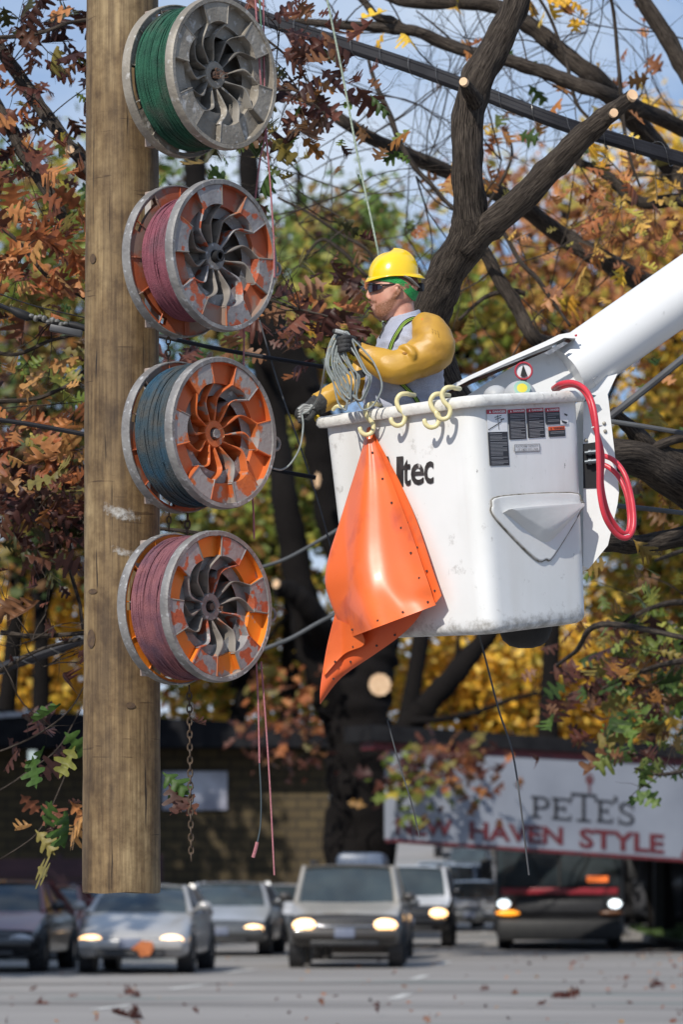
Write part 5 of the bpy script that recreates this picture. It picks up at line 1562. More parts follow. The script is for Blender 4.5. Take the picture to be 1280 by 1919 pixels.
mb = MB(); mb.tube([WP(719, 604, -.02), WP(722, 611, -.025), WP(718, 622, -.035), WP(712, 634, -.03)], [.006, .009, .006, .005], 8); mb.build('lapel_cord', M_black, person)
# amber rubber sleeves
M_slv = mat('amber_rubber', (.52, .29, .03), (.42, .22, .028), scale=5, rough=.46, bump=.25, bscale=16, c3=(.26, .13, .03), c3scale=9, c3lo=.55, c3hi=.80)
def crumple(o, amp, fr, seed=0, center=None):
    from mathutils import noise as mn
    me = o.data
    for v in me.vertices:
        q = v.co * fr + Vector((seed, 0, 0)); q.z *= 2.2
        d_ = 1 - abs(mn.noise(q)) * 2.4; d2 = mn.noise(v.co * fr * .45 + Vector((0, seed, 0)))
        v.co += v.normal * amp * (d_ * .6 + d2)
    me.update()
mb = MB()
mb.tube(catmull([WP(789, 603, -.125), WP(803, 620, -.16), WP(812, 645, -.185), WP(806, 660, -.195), WP(788, 670, -.205), WP(768, 679, -.215)], 4), lerp_list([.040, .068, .080, .082, .076, .066], 4), 28)
mb.tube(catmull([WP(748, 652, -.250), WP(758, 650, -.266), WP(768, 655, -.276), WP(774, 665, -.280), WP(772, 676, -.275)], 4), lerp_list([.010, .014, .017, .017, .012], 4), 12)
mb.ball(WP(829, 652, -.17), (.044, .06, .058), n=20); mb.ball(WP(822, 672, -.18), (.05, .06, .036), n=20)
mb.tube(catmull([WP(775, 679, -.215), WP(752, 686, -.23), WP(734, 687, -.235), WP(716, 680, -.228), WP(694, 671, -.21), WP(670, 661, -.195)], 4), lerp_list([.062, .066, .062, .056, .050, .043], 4), 28)
sl = fuse(mb, 'rubber_sleeve', M_slv, .0042, person, 7); crumple(sl, .0062, 10)
mb = MB(); mb.ball(WP(759, 663, -.277), (.014, .010, .007)); mb.build('fold_shade', mat('amber_shadow', (.33, .15, .02), rough=.6), sl)  # darker amber ball paints the shade inside the elbow fold
mb = MB(); mb.lathe([(0, .004), (.0095, .003), (.011, -.004)], WP(795, 599, -.205), (-.1, -.8, .75), (1, 0, 0), 18); mb.build('orange_button', mat('orange_button', (.85, .16, .03), rough=.4), sl)
mb = MB(); mb.ball(WP(843, 640, -.235), .0026); mb.build('stud', M_black, sl)
mb = MB(); rr = random.Random(4)
for r_ in range(3):      # printed marks on the shoulder, small ink strokes
    for q in range(5):
        x = 810 + r_ * 5 + q * .6 * r_; y = 616 + q * 5 + r_ * 2
        p = WP(x, y, -.262); mb.tube([p, p + Vector((.004, 0, -.007))], .0007, 4)
mb.build('ink_marks', mat('ink_brown', (.14, .08, .03), rough=.6), sl)
mb = MB()
mb.tube(catmull([WP(748, 640, .13), WP(728, 670, .19), WP(702, 702, .20), WP(680, 716, .19), WP(650, 730, .175), WP(618, 745, .155), WP(592, 757, .14)], 4), lerp_list([.05, .062, .062, .060, .054, .047, .042], 4), 26)
mb.ball(WP(672, 700, .16), (.03, .04, .05), n=18)
s2_ = fuse(mb, 'rubber_sleeve', M_slv, .0045, person, 7); crumple(s2_, .0062, 10, 5)
mb = MB(); mb.prism([WP(661, 697, .085), WP(684, 691, .085), WP(690, 704, .085), WP(666, 711, .085)], (0, .012, 0)); mb.tube([WP(684, 697, .085), WP(705, 700, -.02)], .012, 8, flat=.4); mb.build('sleeve_strap', M_black, person)
# gloves
M_gb = mat('glove_black', (.018, .018, .018), (.04, .04, .04), scale=60, rough=.8, bump=.4, bscale=150)
M_gg = mat('glove_grey', (.42, .43, .41), (.28, .28, .27), scale=40, rough=.8, bump=.4, bscale=150)
M_gy = mat('glove_yellow', (.72, .50, .02), (.6, .4, .02), scale=40, rough=.7)
def glove(base, palm, fingers, thumb, cuff):
    mb = MB()
    mb.tube([WP(*p[:3]) for p in palm], [p[3] for p in palm], 14)
    for fpts in fingers:
        C_ = catmull([WP(*p) for p in fpts], 4); n = len(C_); mb.tube(C_, [.0105 - .0025 * i / n for i in range(n)], 9); mb.ball(C_[-1], .0085, n=8)
    C_ = catmull([WP(*p) for p in thumb], 4); mb.tube(C_, [.0125 - .003 * i / len(C_) for i in range(len(C_))], 9); mb.ball(C_[-1], .0098, n=8)
    g = fuse(mb, 'glove', M_gb, .0022, person, 3, label=base)
    mb = MB(); mb.tube([WP(*p[:3]) for p in cuff], [p[3] for p in cuff], 18); mb.build('cuff', M_gb, g)
    return g
# left hand: closed round the hanging wire coil
lf_ = []
for i in range(4):
    y = 633 + i * 7.5; k = -.300
    lf_.append([(664 - i * .5, y + 2, -.225), (654, y - 1, k), (641, y + 0, k - .012), (632.5 + i, y + 5, k + .025), (636 + i, y + 9, k + .065)][: 5])
gl = glove('black and yellow work glove gripping the wire coil', [(672, 660, -.195, .030), (664, 655, -.21, .036), (656, 648, -.225, .033), (647, 645, -.203, .022)], lf_,
      [(661, 641, -.235), (650, 630, -.27), (639, 624, -.29), (627, 621, -.295)], [(680, 665, -.197, .040), (668, 659, -.196, .037), (662, 655, -.196, .034)])
mb = MB()
for (x, y, a) in ((656, 668, .5), (664, 646, -.3), (650, 662, .6), (663, 672, .2)):
    mb.ball(WP(x, y, -.250), (.013, .006, .009), rot=Matrix.Rotation(a, 3, 'Y'), n=8)
mb.build('yellow_patch', M_gy, gl)
mb = MB()
mb.tube(catmull([WP(652, 629, -.280), WP(640, 623, -.298), WP(628, 620, -.303)], 4), [.010] * 4 + [.009] * 4 + [.008], 8); mb.ball(WP(656, 632, -.276), (.014, .006, .008), rot=Matrix.Rotation(.5, 3, 'Y'), n=10)
mb.build('grey_patch', M_gg, gl)
rf_ = []
for i in range(4):
    o_ = i * 6.5
    rf_.append([(582 - o_ * .15, 762 + o_ * .55, .10 - .004 * i), (570 - o_ * .25, 760 + o_ * .75, .085), (559 + o_ * .1, 768 + o_ * .8, .075), (556 + o_ * .6, 780 + o_ * .45, .085), (563 + o_ * .55, 786 + o_ * .3, .105)])
gr_ = glove('grey and black work glove pinching the hanging wire', [(596, 757, .14, .036), (588, 763, .13, .035), (578, 770, .125, .031), (571, 774, .12, .022)], rf_,
      [(588, 772, .10), (580, 784, .085), (571, 790, .08), (562, 789, .075)], [(606, 751, .145, .040), (598, 757, .14, .040), (590, 762, .135, .038)])
mb = MB()
for i in range(4):
    f = rf_[i]; C_ = catmull([WP(a, b, c - .006) for a, b, c in f[0:3]], 4); mb.tube(C_, .0068, 8)
mb.ball(WP(584, 762, .094), (.014, .008, .008), rot=Matrix.Rotation(.5, 3, 'Y'), n=12)
mb.build('grey_patch', M_gg, gr_)
mb = MB(); mb.ball(WP(594, 783, .13), (.012, .02, .016)); mb.build('yellow_patch', M_gy, gr_)

# coil of grey wire
M_wire = mat('grey_tie_wire', (.26, .29, .28), (.18, .20, .195), scale=40, rough=.55, c3=(.40, .30, .16), c3scale=60, c3lo=.62, c3hi=.7)
coil = thing('wire_coil', 'coil of grey insulated wire hanging from the gloved hand', 'wire coil', WP(660, 760, -.22))
rr = random.Random(12)
mb = MB(); pts = []
loops = [(612, 652, 648, 768), (617, 664, 655, 756), (622, 672, 662, 752), (628, 668, 668, 748), (631, 690, 672, 750), (610, 648, 650, 752), (614, 656, 660, 750), (634, 714, 684, 768), (625, 694, 674, 752), (621, 656, 658, 748)]
for i, (xl, xr, xb, yb) in enumerate(loops):
    xt = 636 + (i % 5) * 3.6; yt = 622 + (i % 3) * 1.6; j = lambda s_=2.0: rr.uniform(-s_, s_)
    dz = -.268 - .005 * (i % 5)
    pts += [(xt, yt, dz), (xl + 10 + j(), 642 + j(), dz - .0), (xl + j(), 682 + j(4), dz - .01), (xl + (xb - xl) * .33, 716 + j(3), dz - .012), (xb - 14 + j(), yb - 14, dz - .012), (xb + j(), yb, dz - .015),
            (xb + (xr - xb) * .55, yb - 10, dz - .02), (xr + 2, yb - 42 + j(3), dz - .03), (xr - 8, 692 + j(3), dz - .03), (xr - 26 + j(), 662, dz - .02)]
mb.tube(catmull([WP(*p) for p in pts], 5), .0036, 7); mb.build('wire', M_wire, coil)
# ------------------------------------------------------------------ cables, ropes and hand lines
M_cable = mat('black_cable', (.012, .012, .015), (.02, .02, .024), scale=10, rough=.6, spec=.15)
M_lash = mat('lashing_wire', (.20, .195, .19), (.14, .135, .13), rough=.35, metal=.6)
M_rope = mat('pale_green_rope', (.36, .42, .33), (.22, .27, .21), scale=120, rough=.85, bump=.4, bscale=300)
M_pinkr = mat('pink_hand_line', (.42, .17, .18), (.30, .11, .13), scale=120, rough=.85, bump=.4, bscale=300)
M_guy = mat('steel_guy', (.09, .095, .10), (.06, .06, .065), rough=.6, spec=.2)
M_galv = mat('galvanised_guard', (.10, .105, .11), (.07, .075, .08), rough=.7, spec=.2)
def line(name, label, cat, pts, rad, m, group=None, n=8, per=8, lash=None, strand=None):
    C_ = catmull([P(*p) for p in pts], per)
    mb = MB(); mb.tube(C_, rad, n)
    if lash is None and strand is None:
        o = mb.build(name, m); return tag(o, label, cat, group)
    root = thing(name, label, cat, C_[len(C_) // 2], 0, group)
    mb.build('sheath', m, root)
    if strand:
        ms = MB(); ms.tube([p + Vector((0, -.004, strand[0])) for p in C_], strand[1], 8); ms.build('carrier_strand', M_cable, root)
        ms = MB(); ms.tube([p + Vector((0, -rad * .7, -strand[0] * .55)) for p in C_], strand[1] * 1.2, 8); ms.build('second_cable', M_cable, root)
    if lash:
        L_ = [0]
        for a, b in zip(C_, C_[1:]): L_.append(L_[-1] + (b - a).length)
        tot = L_[-1]; k = 0; s_ = 0; hp = []
        rr_, pitch, wr_ = lash
        t_ = 0.0; i = 0
        while t_ < tot:
            while i < len(L_) - 2 and L_[i + 1] < t_: i += 1
            f = (t_ - L_[i]) / (L_[i + 1] - L_[i]); p = C_[i].lerp(C_[i + 1], f); d_ = (C_[i + 1] - C_[i]).normalized()
            u = d_.cross(Vector((0, 1, 0))).normalized(); v = d_.cross(u); a = 2 * math.pi * t_ / pitch
            hp.append(p + (u * math.cos(a) + v * math.sin(a)) * rr_ + Vector((0, 0, strand[0] * .3 if strand else 0))); t_ += pitch / 14
        ms = MB(); ms.tube(hp, wr_, 5); ms.build('lashing_wire', M_lash, root)
    return root
line('telephone_cable', 'thick black bundled telephone cable with spiral lashing wire, crossing the sky to the right', 'cable', [(300, -48, 18.2), (500, 38, 17.9), (640, 84, 17.7), (760, 123, 17.55), (870, 163, 17.4), (1050, 232, 17.3), (1180, 272, 17.4), (1380, 330, 17.5)], .027, M_cable, lash=(.044, .155, .0013), strand=(.024, .013))
line('hand_line', 'pale green rope hanging down behind the yellow helmet', 'rope', [(607, -30, 15.6), (640, 130, 15.6), (672, 300, 15.55), (702, 440, 15.5), (712, 500, 15.5), (720, 640, 15.5)], .0042, M_rope)
line('hand_line', 'pink rope beside the top reel running down to the second reel', 'rope', [(477, -30, 14.95), (482, 60, 14.95), (492, 200, 15.0), (497, 250, 15.0), (487, 300, 15.0), (478, 372, 15.05)], .0034, M_pinkr)
line('hand_line', 'thin green rope beside the top reel', 'rope', [(484, -30, 15.0), (490, 60, 15.0), (498, 200, 15.05)], .0032, mat('dull_green_rope', (.10, .20, .13), (.07, .14, .09), scale=120, rough=.85))
line('hand_line', 'long pink rope passing behind the edge of the second reel', 'rope', [(493, -30, 15.0), (495, 150, 15.0), (499, 255, 15.0), (506, 340, 15.0), (513, 455, 15.0), (514, 520, 15.0)], .0034, M_pinkr)
line('hand_line', 'pink rope between the second and third reels', 'rope', [(457, 600, 15.0), (457, 640, 15.0), (456, 690, 15.0)], .0034, M_pinkr)
line('hand_line', 'pink rope between the third and lowest reels', 'rope', [(473, 930, 15.0), (475, 965, 15.0), (476, 1010, 15.0)], .0036, M_pinkr)
line('hand_line', 'pink rope ending in a dark spliced tail below the lowest reel', 'rope', [(480, 1240, 15.0), (484, 1330, 15.0), (486, 1430, 15.0)], .0034, M_pinkr)
line('spliced_tail', 'dark spliced rope tail with a pink tip at the end of the shorter rope', 'rope', [(486, 1430, 15.0), (489, 1490, 15.0), (488, 1545, 15.0), (482, 1580, 15.0)], .0028, mat('dark_splice', (.05, .07, .08), rough=.8))
line('rope_tip', 'pink whipped tip of the shorter rope', 'rope', [(482, 1578, 15.0), (478, 1594, 15.0), (474, 1607, 15.0)], .0068, M_pinkr)
line('hand_line', 'longer pink rope hanging below the lowest reel to the roof line', 'rope', [(489, 1240, 15.02), (497, 1340, 15.02), (506, 1480, 15.02), (514, 1640, 15.02)], .0034, M_pinkr)
line('wire_lead', 'grey wire running from the coil down to the lower glove', 'wire', [(610, 672, 14.87), (607, 700, 14.9), (600, 735, 15.0), (590, 757, 15.08), (578, 771, 15.13), (566, 776, 15.17)], .0036, M_wire)
line('wire_lead', 'grey wire curving from the lower glove to the third reel', 'wire', [(566, 776, 15.17), (568, 800, 15.15), (562, 838, 15.12), (545, 868, 15.1), (528, 880, 15.08), (511, 878, 15.05)], .0036, M_wire)
line('guy_wire', 'thin grey wire slanting down behind the orange blanket', 'wire', [(486, 600, 15.8), (520, 715, 15.75), (560, 830, 15.7), (596, 940, 15.7), (625, 1045, 15.7)], .0030, M_guy)
line('guy_wire', 'thin grey wire hanging below the bucket in front of the white fascia', 'wire', [(885, 1150, 15.3), (905, 1215, 15.3), (935, 1330, 15.3), (965, 1430, 15.3), (992, 1640, 15.3)], .0036, M_guy)
line('guy_wire', 'thin dark wire hanging below the cut trunk', 'wire', [(726, 1350, 15.9), (748, 1430, 15.9), (770, 1500, 15.9), (787, 1570, 15.9)], .0028, M_guy)
line('power_cable', 'black cable behind the pole reaching the wire coil', 'cable', [(290, 628, 15.9), (400, 652, 15.8), (500, 670, 15.75), (608, 688, 15.7), (800, 720, 15.8)], .0085, M_cable)
line('power_cable', 'black cable entering at the upper left side with a metal splice', 'cable', [(-30, 560, 15.4), (30, 585, 15.4), (60, 596, 15.4), (162, 618, 15.45)], .0085, M_cable)
line('power_cable', 'thin black cable above the splice at the left side', 'cable', [(-30, 540, 15.5), (60, 572, 15.5), (162, 596, 15.5)], .0024, M_cable)
line('power_cable', 'lower black cable meeting the pole at its left side', 'cable', [(-30, 783, 15.4), (60, 796, 15.4), (163, 815, 15.4)], .009, M_cable)
line('power_cable', 'black cable stub right of the third reel', 'cable', [(505, 878, 15.5), (540, 886, 15.5), (592, 895, 15.5)], .0085, M_cable)
line('power_cable', 'grey cable crossing the upper branches right of the bucket', 'cable', [(1120, 786, 16.2), (1200, 798, 16.2), (1320, 818, 16.2)], .010, M_guy)
line('power_cable', 'thick dark cable rising to the right beside the bucket', 'cable', [(1120, 800, 17), (1175, 757, 17), (1240, 705, 17), (1320, 640, 17)], .016, M_guy)
line('power_cable', 'lower grey cable right of the red hose', 'cable', [(1110, 944, 16.2), (1200, 952, 16.2), (1320, 966, 16.2)], .010, M_guy)
line('lashed_cable', 'lashed dark cable rising from the lower left side of the photo', 'cable', [(-30, 1262, 21), (60, 1232, 21), (160, 1196, 21), (300, 1140, 21)], .028, M_cable, lash=(.031, .17, .003))
line('guard_strand', 'upper pale strand behind the orange blanket', 'cable', [(480, 1066, 22), (540, 1045, 22), (620, 1000, 22), (680, 965, 22)], .009, M_galv)
line('guard_strand', 'lower pale strand behind the orange blanket', 'cable', [(490, 1218, 22), (545, 1196, 22), (610, 1160, 22), (700, 1120, 22)], .011, M_galv)
sp = thing('cable_splice', 'grey bolted splice clamp on the upper left cable', 'cable clamp', P(110, 610, 15.4))
mb = MB(); mb.tube([P(18, 578, 15.39), P(32, 586, 15.39), P(52, 594, 15.39), P(58, 596, 15.39)], [.010, .018, .018, .010], 10); mb.build('rubber_boot', M_black, sp); mb = MB(); mb.tube([P(128, 607, 15.4), P(140, 610, 15.4), P(160, 616, 15.4)], [.010, .015, .012], 10); mb.build('rubber_boot', M_black, sp)
mb = MB()
for i in range(9):
    x = 58 + i * 8; mb.ball(P(x, 592 + i * 2.0 + 3 * math.sin(i * 2), 15.38), (.012, .014, .009 + .004 * (i % 2)), n=8)
mb.build('connector', mat('corroded_metal', (.25, .24, .22), (.12, .12, .11), scale=80, rough=.6, metal=.4), sp)
mb = MB(); mb.box(P(123, 620, 15.37), (.125, .035, .026), rot=Matrix.Rotation(.20, 3, 'Y'), bevel=.004); mb.build('clamp_bar', mat('dark_clamp', (.06, .065, .07), (.04, .04, .045), rough=.5), sp)
# ------------------------------------------------------------------ trees
def bark_mat(nm, c1, c2, ridges=1.0):
    m = bpy.data.materials.new(nm); m.use_nodes = True
    N = m.node_tree.nodes; L = m.node_tree.links; b = N['Principled BSDF']; b.inputs['Roughness'].default_value = .95; b.inputs['Specular IOR Level'].default_value = .12
    uvn = N.new('ShaderNodeAttribute'); uvn.attribute_name = 'along'
    q = N.new('ShaderNodeMapping'); q.inputs['Scale'].default_value = (1, 1, 1); L.new(uvn.outputs['Vector'], q.inputs[0])
    t = N.new('ShaderNodeTexNoise'); t.inputs['Scale'].default_value = 3.0; t.inputs['Detail'].default_value = 8; t.inputs['Roughness'].default_value = .68; L.new(q.outputs[0], t.inputs['Vector'])
    r = N.new('ShaderNodeMapRange'); r.inputs[1].default_value = .38; r.inputs[2].default_value = .66; L.new(t.outputs[0], r.inputs[0])
    x = N.new('ShaderNodeMixRGB'); x.inputs[1].default_value = (*c1, 1); x.inputs[2].default_value = (*c2, 1); L.new(r.outputs[0], x.inputs[0])
    v = N.new('ShaderNodeTexVoronoi'); v.feature = 'DISTANCE_TO_EDGE'; v.inputs['Scale'].default_value = 4.5; L.new(q.outputs[0], v.inputs['Vector'])
    r2 = N.new('ShaderNodeMapRange'); r2.inputs[1].default_value = .0; r2.inputs[2].default_value = .14; r2.inputs[3].default_value = .55; L.new(v.outputs[0], r2.inputs[0])
    mu = N.new('ShaderNodeMixRGB'); mu.blend_type = 'MULTIPLY'; mu.inputs[0].default_value = ridges; L.new(x.outputs[0], mu.inputs[1]); L.new(r2.outputs[0], mu.inputs[2])
    L.new(mu.outputs[0], b.inputs['Base Color'])
    ad = N.new('ShaderNodeMath'); L.new(t.outputs[0], ad.inputs[0]); L.new(r2.outputs[0], ad.inputs[1])
    bp = N.new('ShaderNodeBump'); bp.inputs['Strength'].default_value = .7; bp.inputs['Distance'].default_value = .006; L.new(ad.outputs[0], bp.inputs['Height']); L.new(bp.outputs[0], b.inputs['Normal'])
    return m
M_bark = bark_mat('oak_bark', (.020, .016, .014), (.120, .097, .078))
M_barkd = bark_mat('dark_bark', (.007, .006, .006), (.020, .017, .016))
M_cut = mat('fresh_cut_wood', (.72, .50, .31), (.62, .40, .23), scale=14, rough=.8)
M_leaf = leaf_mat()

class Limbs(MB):
    def __init__(s):
        super().__init__(); s.uv = []
    def limb(s, pts, per=6, n=12, seed=0, rough=.05, px=True, cap=True):
        """pts: (x, y, d, width in photograph pixels)"""
        rr = random.Random(seed)
        P3 = [P(a, b, c) for a, b, c, w_ in pts] if px else [Vector(p[:3]) for p in pts]
        C_ = catmull(P3, per); R_ = lerp_list([(p[3] / F * p[2] / 2 if px else p[3]) for p in pts], per)
        R_ = [r * (1 + rough * math.sin(i * 1.7 + seed) + rough * rr.uniform(-.6, .6)) for i, r in enumerate(R_)]
        b0 = len(s.v)
        s.tube(C_, R_, n, cap=cap)
        cnt = len(s.v) - b0
        L_ = 0; row = 0
        for i in range(len(C_)):
            if i: L_ += (C_[i] - C_[i - 1]).length
            for k in range(n):
                a = 2 * math.pi * k / n
                sc = R_[i] * 60
                s.uv.append((math.cos(a) * sc * .9 + seed, math.sin(a) * sc * .9, L_ * 3.2))
                # gnarly outline
                v = Vector(s.v[b0 + i * n + k]); d_ = v - C_[i]
                s.v[b0 + i * n + k] = tuple(C_[i] + d_ * (1 + .07 * math.sin(3 * a + i * .8 + seed) + .035 * math.sin(5 * a - i * 1.3)))
        return C_, R_
    def done(s, name, m, parent):
        o = s.build(name, m, parent, sharp=180, merge=False)
        at = o.data.attributes.new('along', 'FLOAT_VECTOR', 'POINT')
        at.data.foreach_set('vector', np.array(s.uv, dtype=np.float32).ravel())
        return o

half = [(.015, 0), (.05, .13), (.20, .19), (.26, .25), (.23, .30), (.08, .33), (.10, .41), (.30, .46), (.40, .52), (.36, .60), (.12, .60), (.12, .68), (.24, .74), (.27, .82), (.20, .86), (.07, .85), (.0, 1.0)]
def leaf_template(detail):
    if detail == 2:
        V = [(0, y, 0) for x, y in half]          # spine
        Rr = [(x, y, .10 * x + .10 * y * y) for x, y in half]; Ll = [(-x, y, .10 * x + .10 * y * y) for x, y in half]
        V = [(0, y, .10 * y * y - .02) for x, y in half] + Rr[:-1] + Ll[:-1]
        n = len(half); Fc = []
        for i in range(n - 1):
            a, b = i, i + 1
            r0, r1 = n + i, (n + i + 1 if i + 1 < n - 1 else n - 1)
            l0, l1 = n + n - 1 + i, (n + n - 1 + i + 1 if i + 1 < n - 1 else n - 1)
            Fc.append([a, r0, r1] if r1 == b else [a, r0, r1, b]); Fc.append([a, l1, l0] if l1 == b else [a, b, l1, l0])
        return np.array(V), Fc
    if detail == 1:
        V = [(0, 0, 0), (.30, .28, .06), (.12, .42, .03), (.38, .62, .08), (.10, .78, .06), (0, 1, .12), (-.10, .78, .06), (-.38, .62, .08), (-.12, .42, .03), (-.30, .28, .06), (0, .42, 0), (0, .78, .05)]
        Fc = [[0, 1, 2, 10], [10, 2, 3], [10, 3, 4, 11], [11, 4, 5], [0, 10, 8, 9], [10, 7, 8], [10, 11, 6, 7], [11, 5, 6]]
        return np.array(V), Fc
    V = [(0, 0, 0), (.32, .35, .05), (.25, .75, .08), (0, 1, .12), (-.25, .75, .08), (-.32, .35, .05)]
    return np.array(V), [[0, 1, 2, 3], [0, 3, 4, 5]]
def leaves_mesh(name, parent, pos, size, cols, rng, detail=1, label=None, droop=.5, kind=None, dirs=None):
    """pos Nx3 world, size N, cols Nx3"""
    T, Fc = leaf_template(detail); n = len(pos); k = len(T)
    yaw = rng.random(n) * 2 * np.pi
    dirv = np.stack([np.cos(yaw), np.sin(yaw), -droop + .9 * (rng.random(n) - .5)], 1) if dirs is None else dirs + .35 * rng.normal(size=(n, 3))
    dirv /= np.linalg.norm(dirv, axis=1)[:, None]
    r = rng.normal(size=(n, 3)) * .55
    to_sun = np.array([-SUN.x, -SUN.y, -SUN.z]); side = np.cross(dirv, to_sun + r); side /= np.linalg.norm(side, axis=1)[:, None]
    nor = np.cross(side, dirv)
    wv = .6 + .7 * rng.random(n); curl = rng.normal(size=n) * 2.0
    V = pos[:, None, :] + size[:, None, None] * (side[:, None, :] * (T[None, :, 0:1] * wv[:, None, None]) + dirv[:, None, :] * T[None, :, 1:2] + nor[:, None, :] * (T[None, :, 2:3] * curl[:, None, None] + .25 * np.abs(T[None, :, 0:1]) * curl[:, None, None]))
    V = V.reshape(-1, 3)
    me = bpy.data.meshes.new(name)
    lens = [len(f) for f in Fc]; flat = np.concatenate([np.array(f) for f in Fc])
    loops = (flat[None, :] + (np.arange(n) * k)[:, None]).ravel()
    starts = np.concatenate([[0], np.cumsum(lens)[:-1]]); ls = (starts[None, :] + (np.arange(n) * len(flat))[:, None]).ravel()
    me.vertices.add(n * k); me.vertices.foreach_set('co', V.astype(np.float32).ravel())
    me.loops.add(len(loops)); me.loops.foreach_set('vertex_index', loops.astype(np.int32))
    me.polygons.add(n * len(Fc)); me.polygons.foreach_set('loop_start', ls.astype(np.int32))
    me.update(calc_edges=True)
    at = me.attributes.new('leaf_colour', 'FLOAT_COLOR', 'POINT')
    c4 = np.ones((n, k, 4), dtype=np.float32); c4[:, :, :3] = cols[:, None, :]
    at.data.foreach_set('color', c4.ravel())
    me.materials.append(M_leaf)
    me.shade_smooth()
    o = bpy.data.objects.new(name, me); COL.objects.link(o)
    if parent is not None:
        me.transform(world(parent).inverted()); o.parent = parent
    return o
PAL = {
    'rust': [(.40, .14, .05), (.30, .095, .035), (.48, .20, .07), (.17, .06, .03), (.46, .24, .08), (.22, .18, .05)],
    'brown': [(.13, .045, .03), (.09, .03, .022), (.18, .065, .04), (.20, .09, .04), (.06, .022, .018)],
    'dark': [(.07, .028, .02), (.05, .02, .016), (.10, .04, .022), (.05, .05, .015)],
    'mix': [(.10, .13, .03), (.16, .08, .03), (.22, .17, .04), (.09, .035, .022), (.05, .09, .02), (.28, .12, .03)],
    'green': [(.09, .16, .03), (.14, .22, .04), (.06, .10, .02), (.20, .24, .06), (.22, .14, .03)],
    'gold': [(.85, .55, .06), (.75, .42, .04), (.90, .62, .12), (.55, .28, .03), (.45, .36, .05), (.80, .45, .04)],
    'gold2': [(.75, .50, .06), (.55, .32, .04), (.36, .32, .05), (.18, .22, .035), (.42, .16, .04), (.80, .52, .07)],
    'olive': [(.20, .26, .045), (.32, .32, .06), (.13, .17, .03), (.45, .36, .06), (.26, .14, .04)],
    'orange': [(.50, .20, .06), (.36, .14, .05), (.62, .36, .08), (.24, .09, .035), (.52, .24, .10), (.42, .34, .06)],
}
def crown_leaves(name, parent, regions, seed, detail, kind=None):
    rng = np.random.default_rng(seed)
    Pn = []; Sz = []; Cl = []
    for (cx, cy, rx, ry, d0, d1, n, size, pal, nc) in regions:
        # clumps inside the pixel ellipse
        m = 0; cl = []
        while len(cl) < nc:
            u, v = rng.random(2) * 2 - 1
            if u * u + v * v < 1: cl.append((cx + u * rx, cy + v * ry, d0 + (d1 - d0) * rng.random(), rng.integers(len(PAL[pal]))))
        per = max(1, n // nc)
        for (x, y, d, ci) in cl:
            c = np.array(P(x, y, d)); sp_ = size * (1.9 if detail == 0 else 1.1)
            k = max(1, int(per * (.5 + rng.random())))
            q = c + rng.normal(size=(k, 3)) * np.array([sp_, sp_, sp_ * .75])
            Pn.append(q); Sz.append(size * (.45 + .75 * rng.random(k)))
            pc_ = np.array(PAL[pal]); idx = np.where(rng.random(k) < .55, ci, rng.integers(len(pc_), size=k))
            Cl.append(pc_[idx] * (.8 + .4 * rng.random((k, 1))))
    return leaves_mesh(name, parent, np.concatenate(Pn), np.concatenate(Sz), np.concatenate(Cl), rng, detail)

def twigs(lb, starts, rng, d, n, length, w0, spread=.9, up=0.0, levels=2, base_dir=None):
    """random forking twigs grown from points (px, py, d)"""
    ends = []
    def grow(p, dr, ln, w_, lv):
        k = 5; pts = [p]; cur = Vector(p); dv = Vector(dr)
        for i in range(k):
            dv = (dv + Vector((rng.uniform(-.3, .3), rng.uniform(-.3, .3), rng.uniform(-.3, .3) + up * .1))).normalized()
            cur = cur + dv * ln / k; pts.append(cur.copy())
        lb.limb([(q.x, q.y, q.z, w_ * (1 - .75 * i / k)) for i, q in enumerate(pts)], per=2, n=5, seed=rng.randint(0, 999), px=False, rough=.02, cap=False)
        if lv > 0:
            for i in (2, 3, 4):
                if rng.random() < .8:
                    nd = (dv + Vector((rng.uniform(-1, 1), rng.uniform(-1, 1), rng.uniform(-1, 1))) * .9).normalized(); grow(pts[i], nd, ln * .6, w_ * .5, lv - 1)
        else:
            ends.append(pts[-1])
    for (x, y, dd) in starts:
        for _ in range(n):
            v = Vector((rng.uniform(-1, 1), rng.uniform(-.6, .6), rng.uniform(-1, 1)))
            if base_dir: v = v * spread + Vector(base_dir)
            grow(P(x, y, dd), v.normalized(), length * rng.uniform(.7, 1.3), w0, levels)
    return ends
def cut(parent, x, y, d, r_px, nrm=(0, -1, 0), squash=1.0):
    mb = MB(); n = 22; c = P(x, y, d); a = Vector(nrm).normalized(); u = a.cross(Vector((0, 0, 1))).normalized(); v = a.cross(u); r = r_px / F * d
    ring = [c + (u * math.cos(k * 2 * math.pi / n) * squash + v * math.sin(k * 2 * math.pi / n)) * r * (1 + .05 * math.sin(3 * k)) for k in range(n)]
    mb.loft([[p - a * .02 for p in ring], ring]); mb.build('cut_face', M_cut, parent, smooth=False)

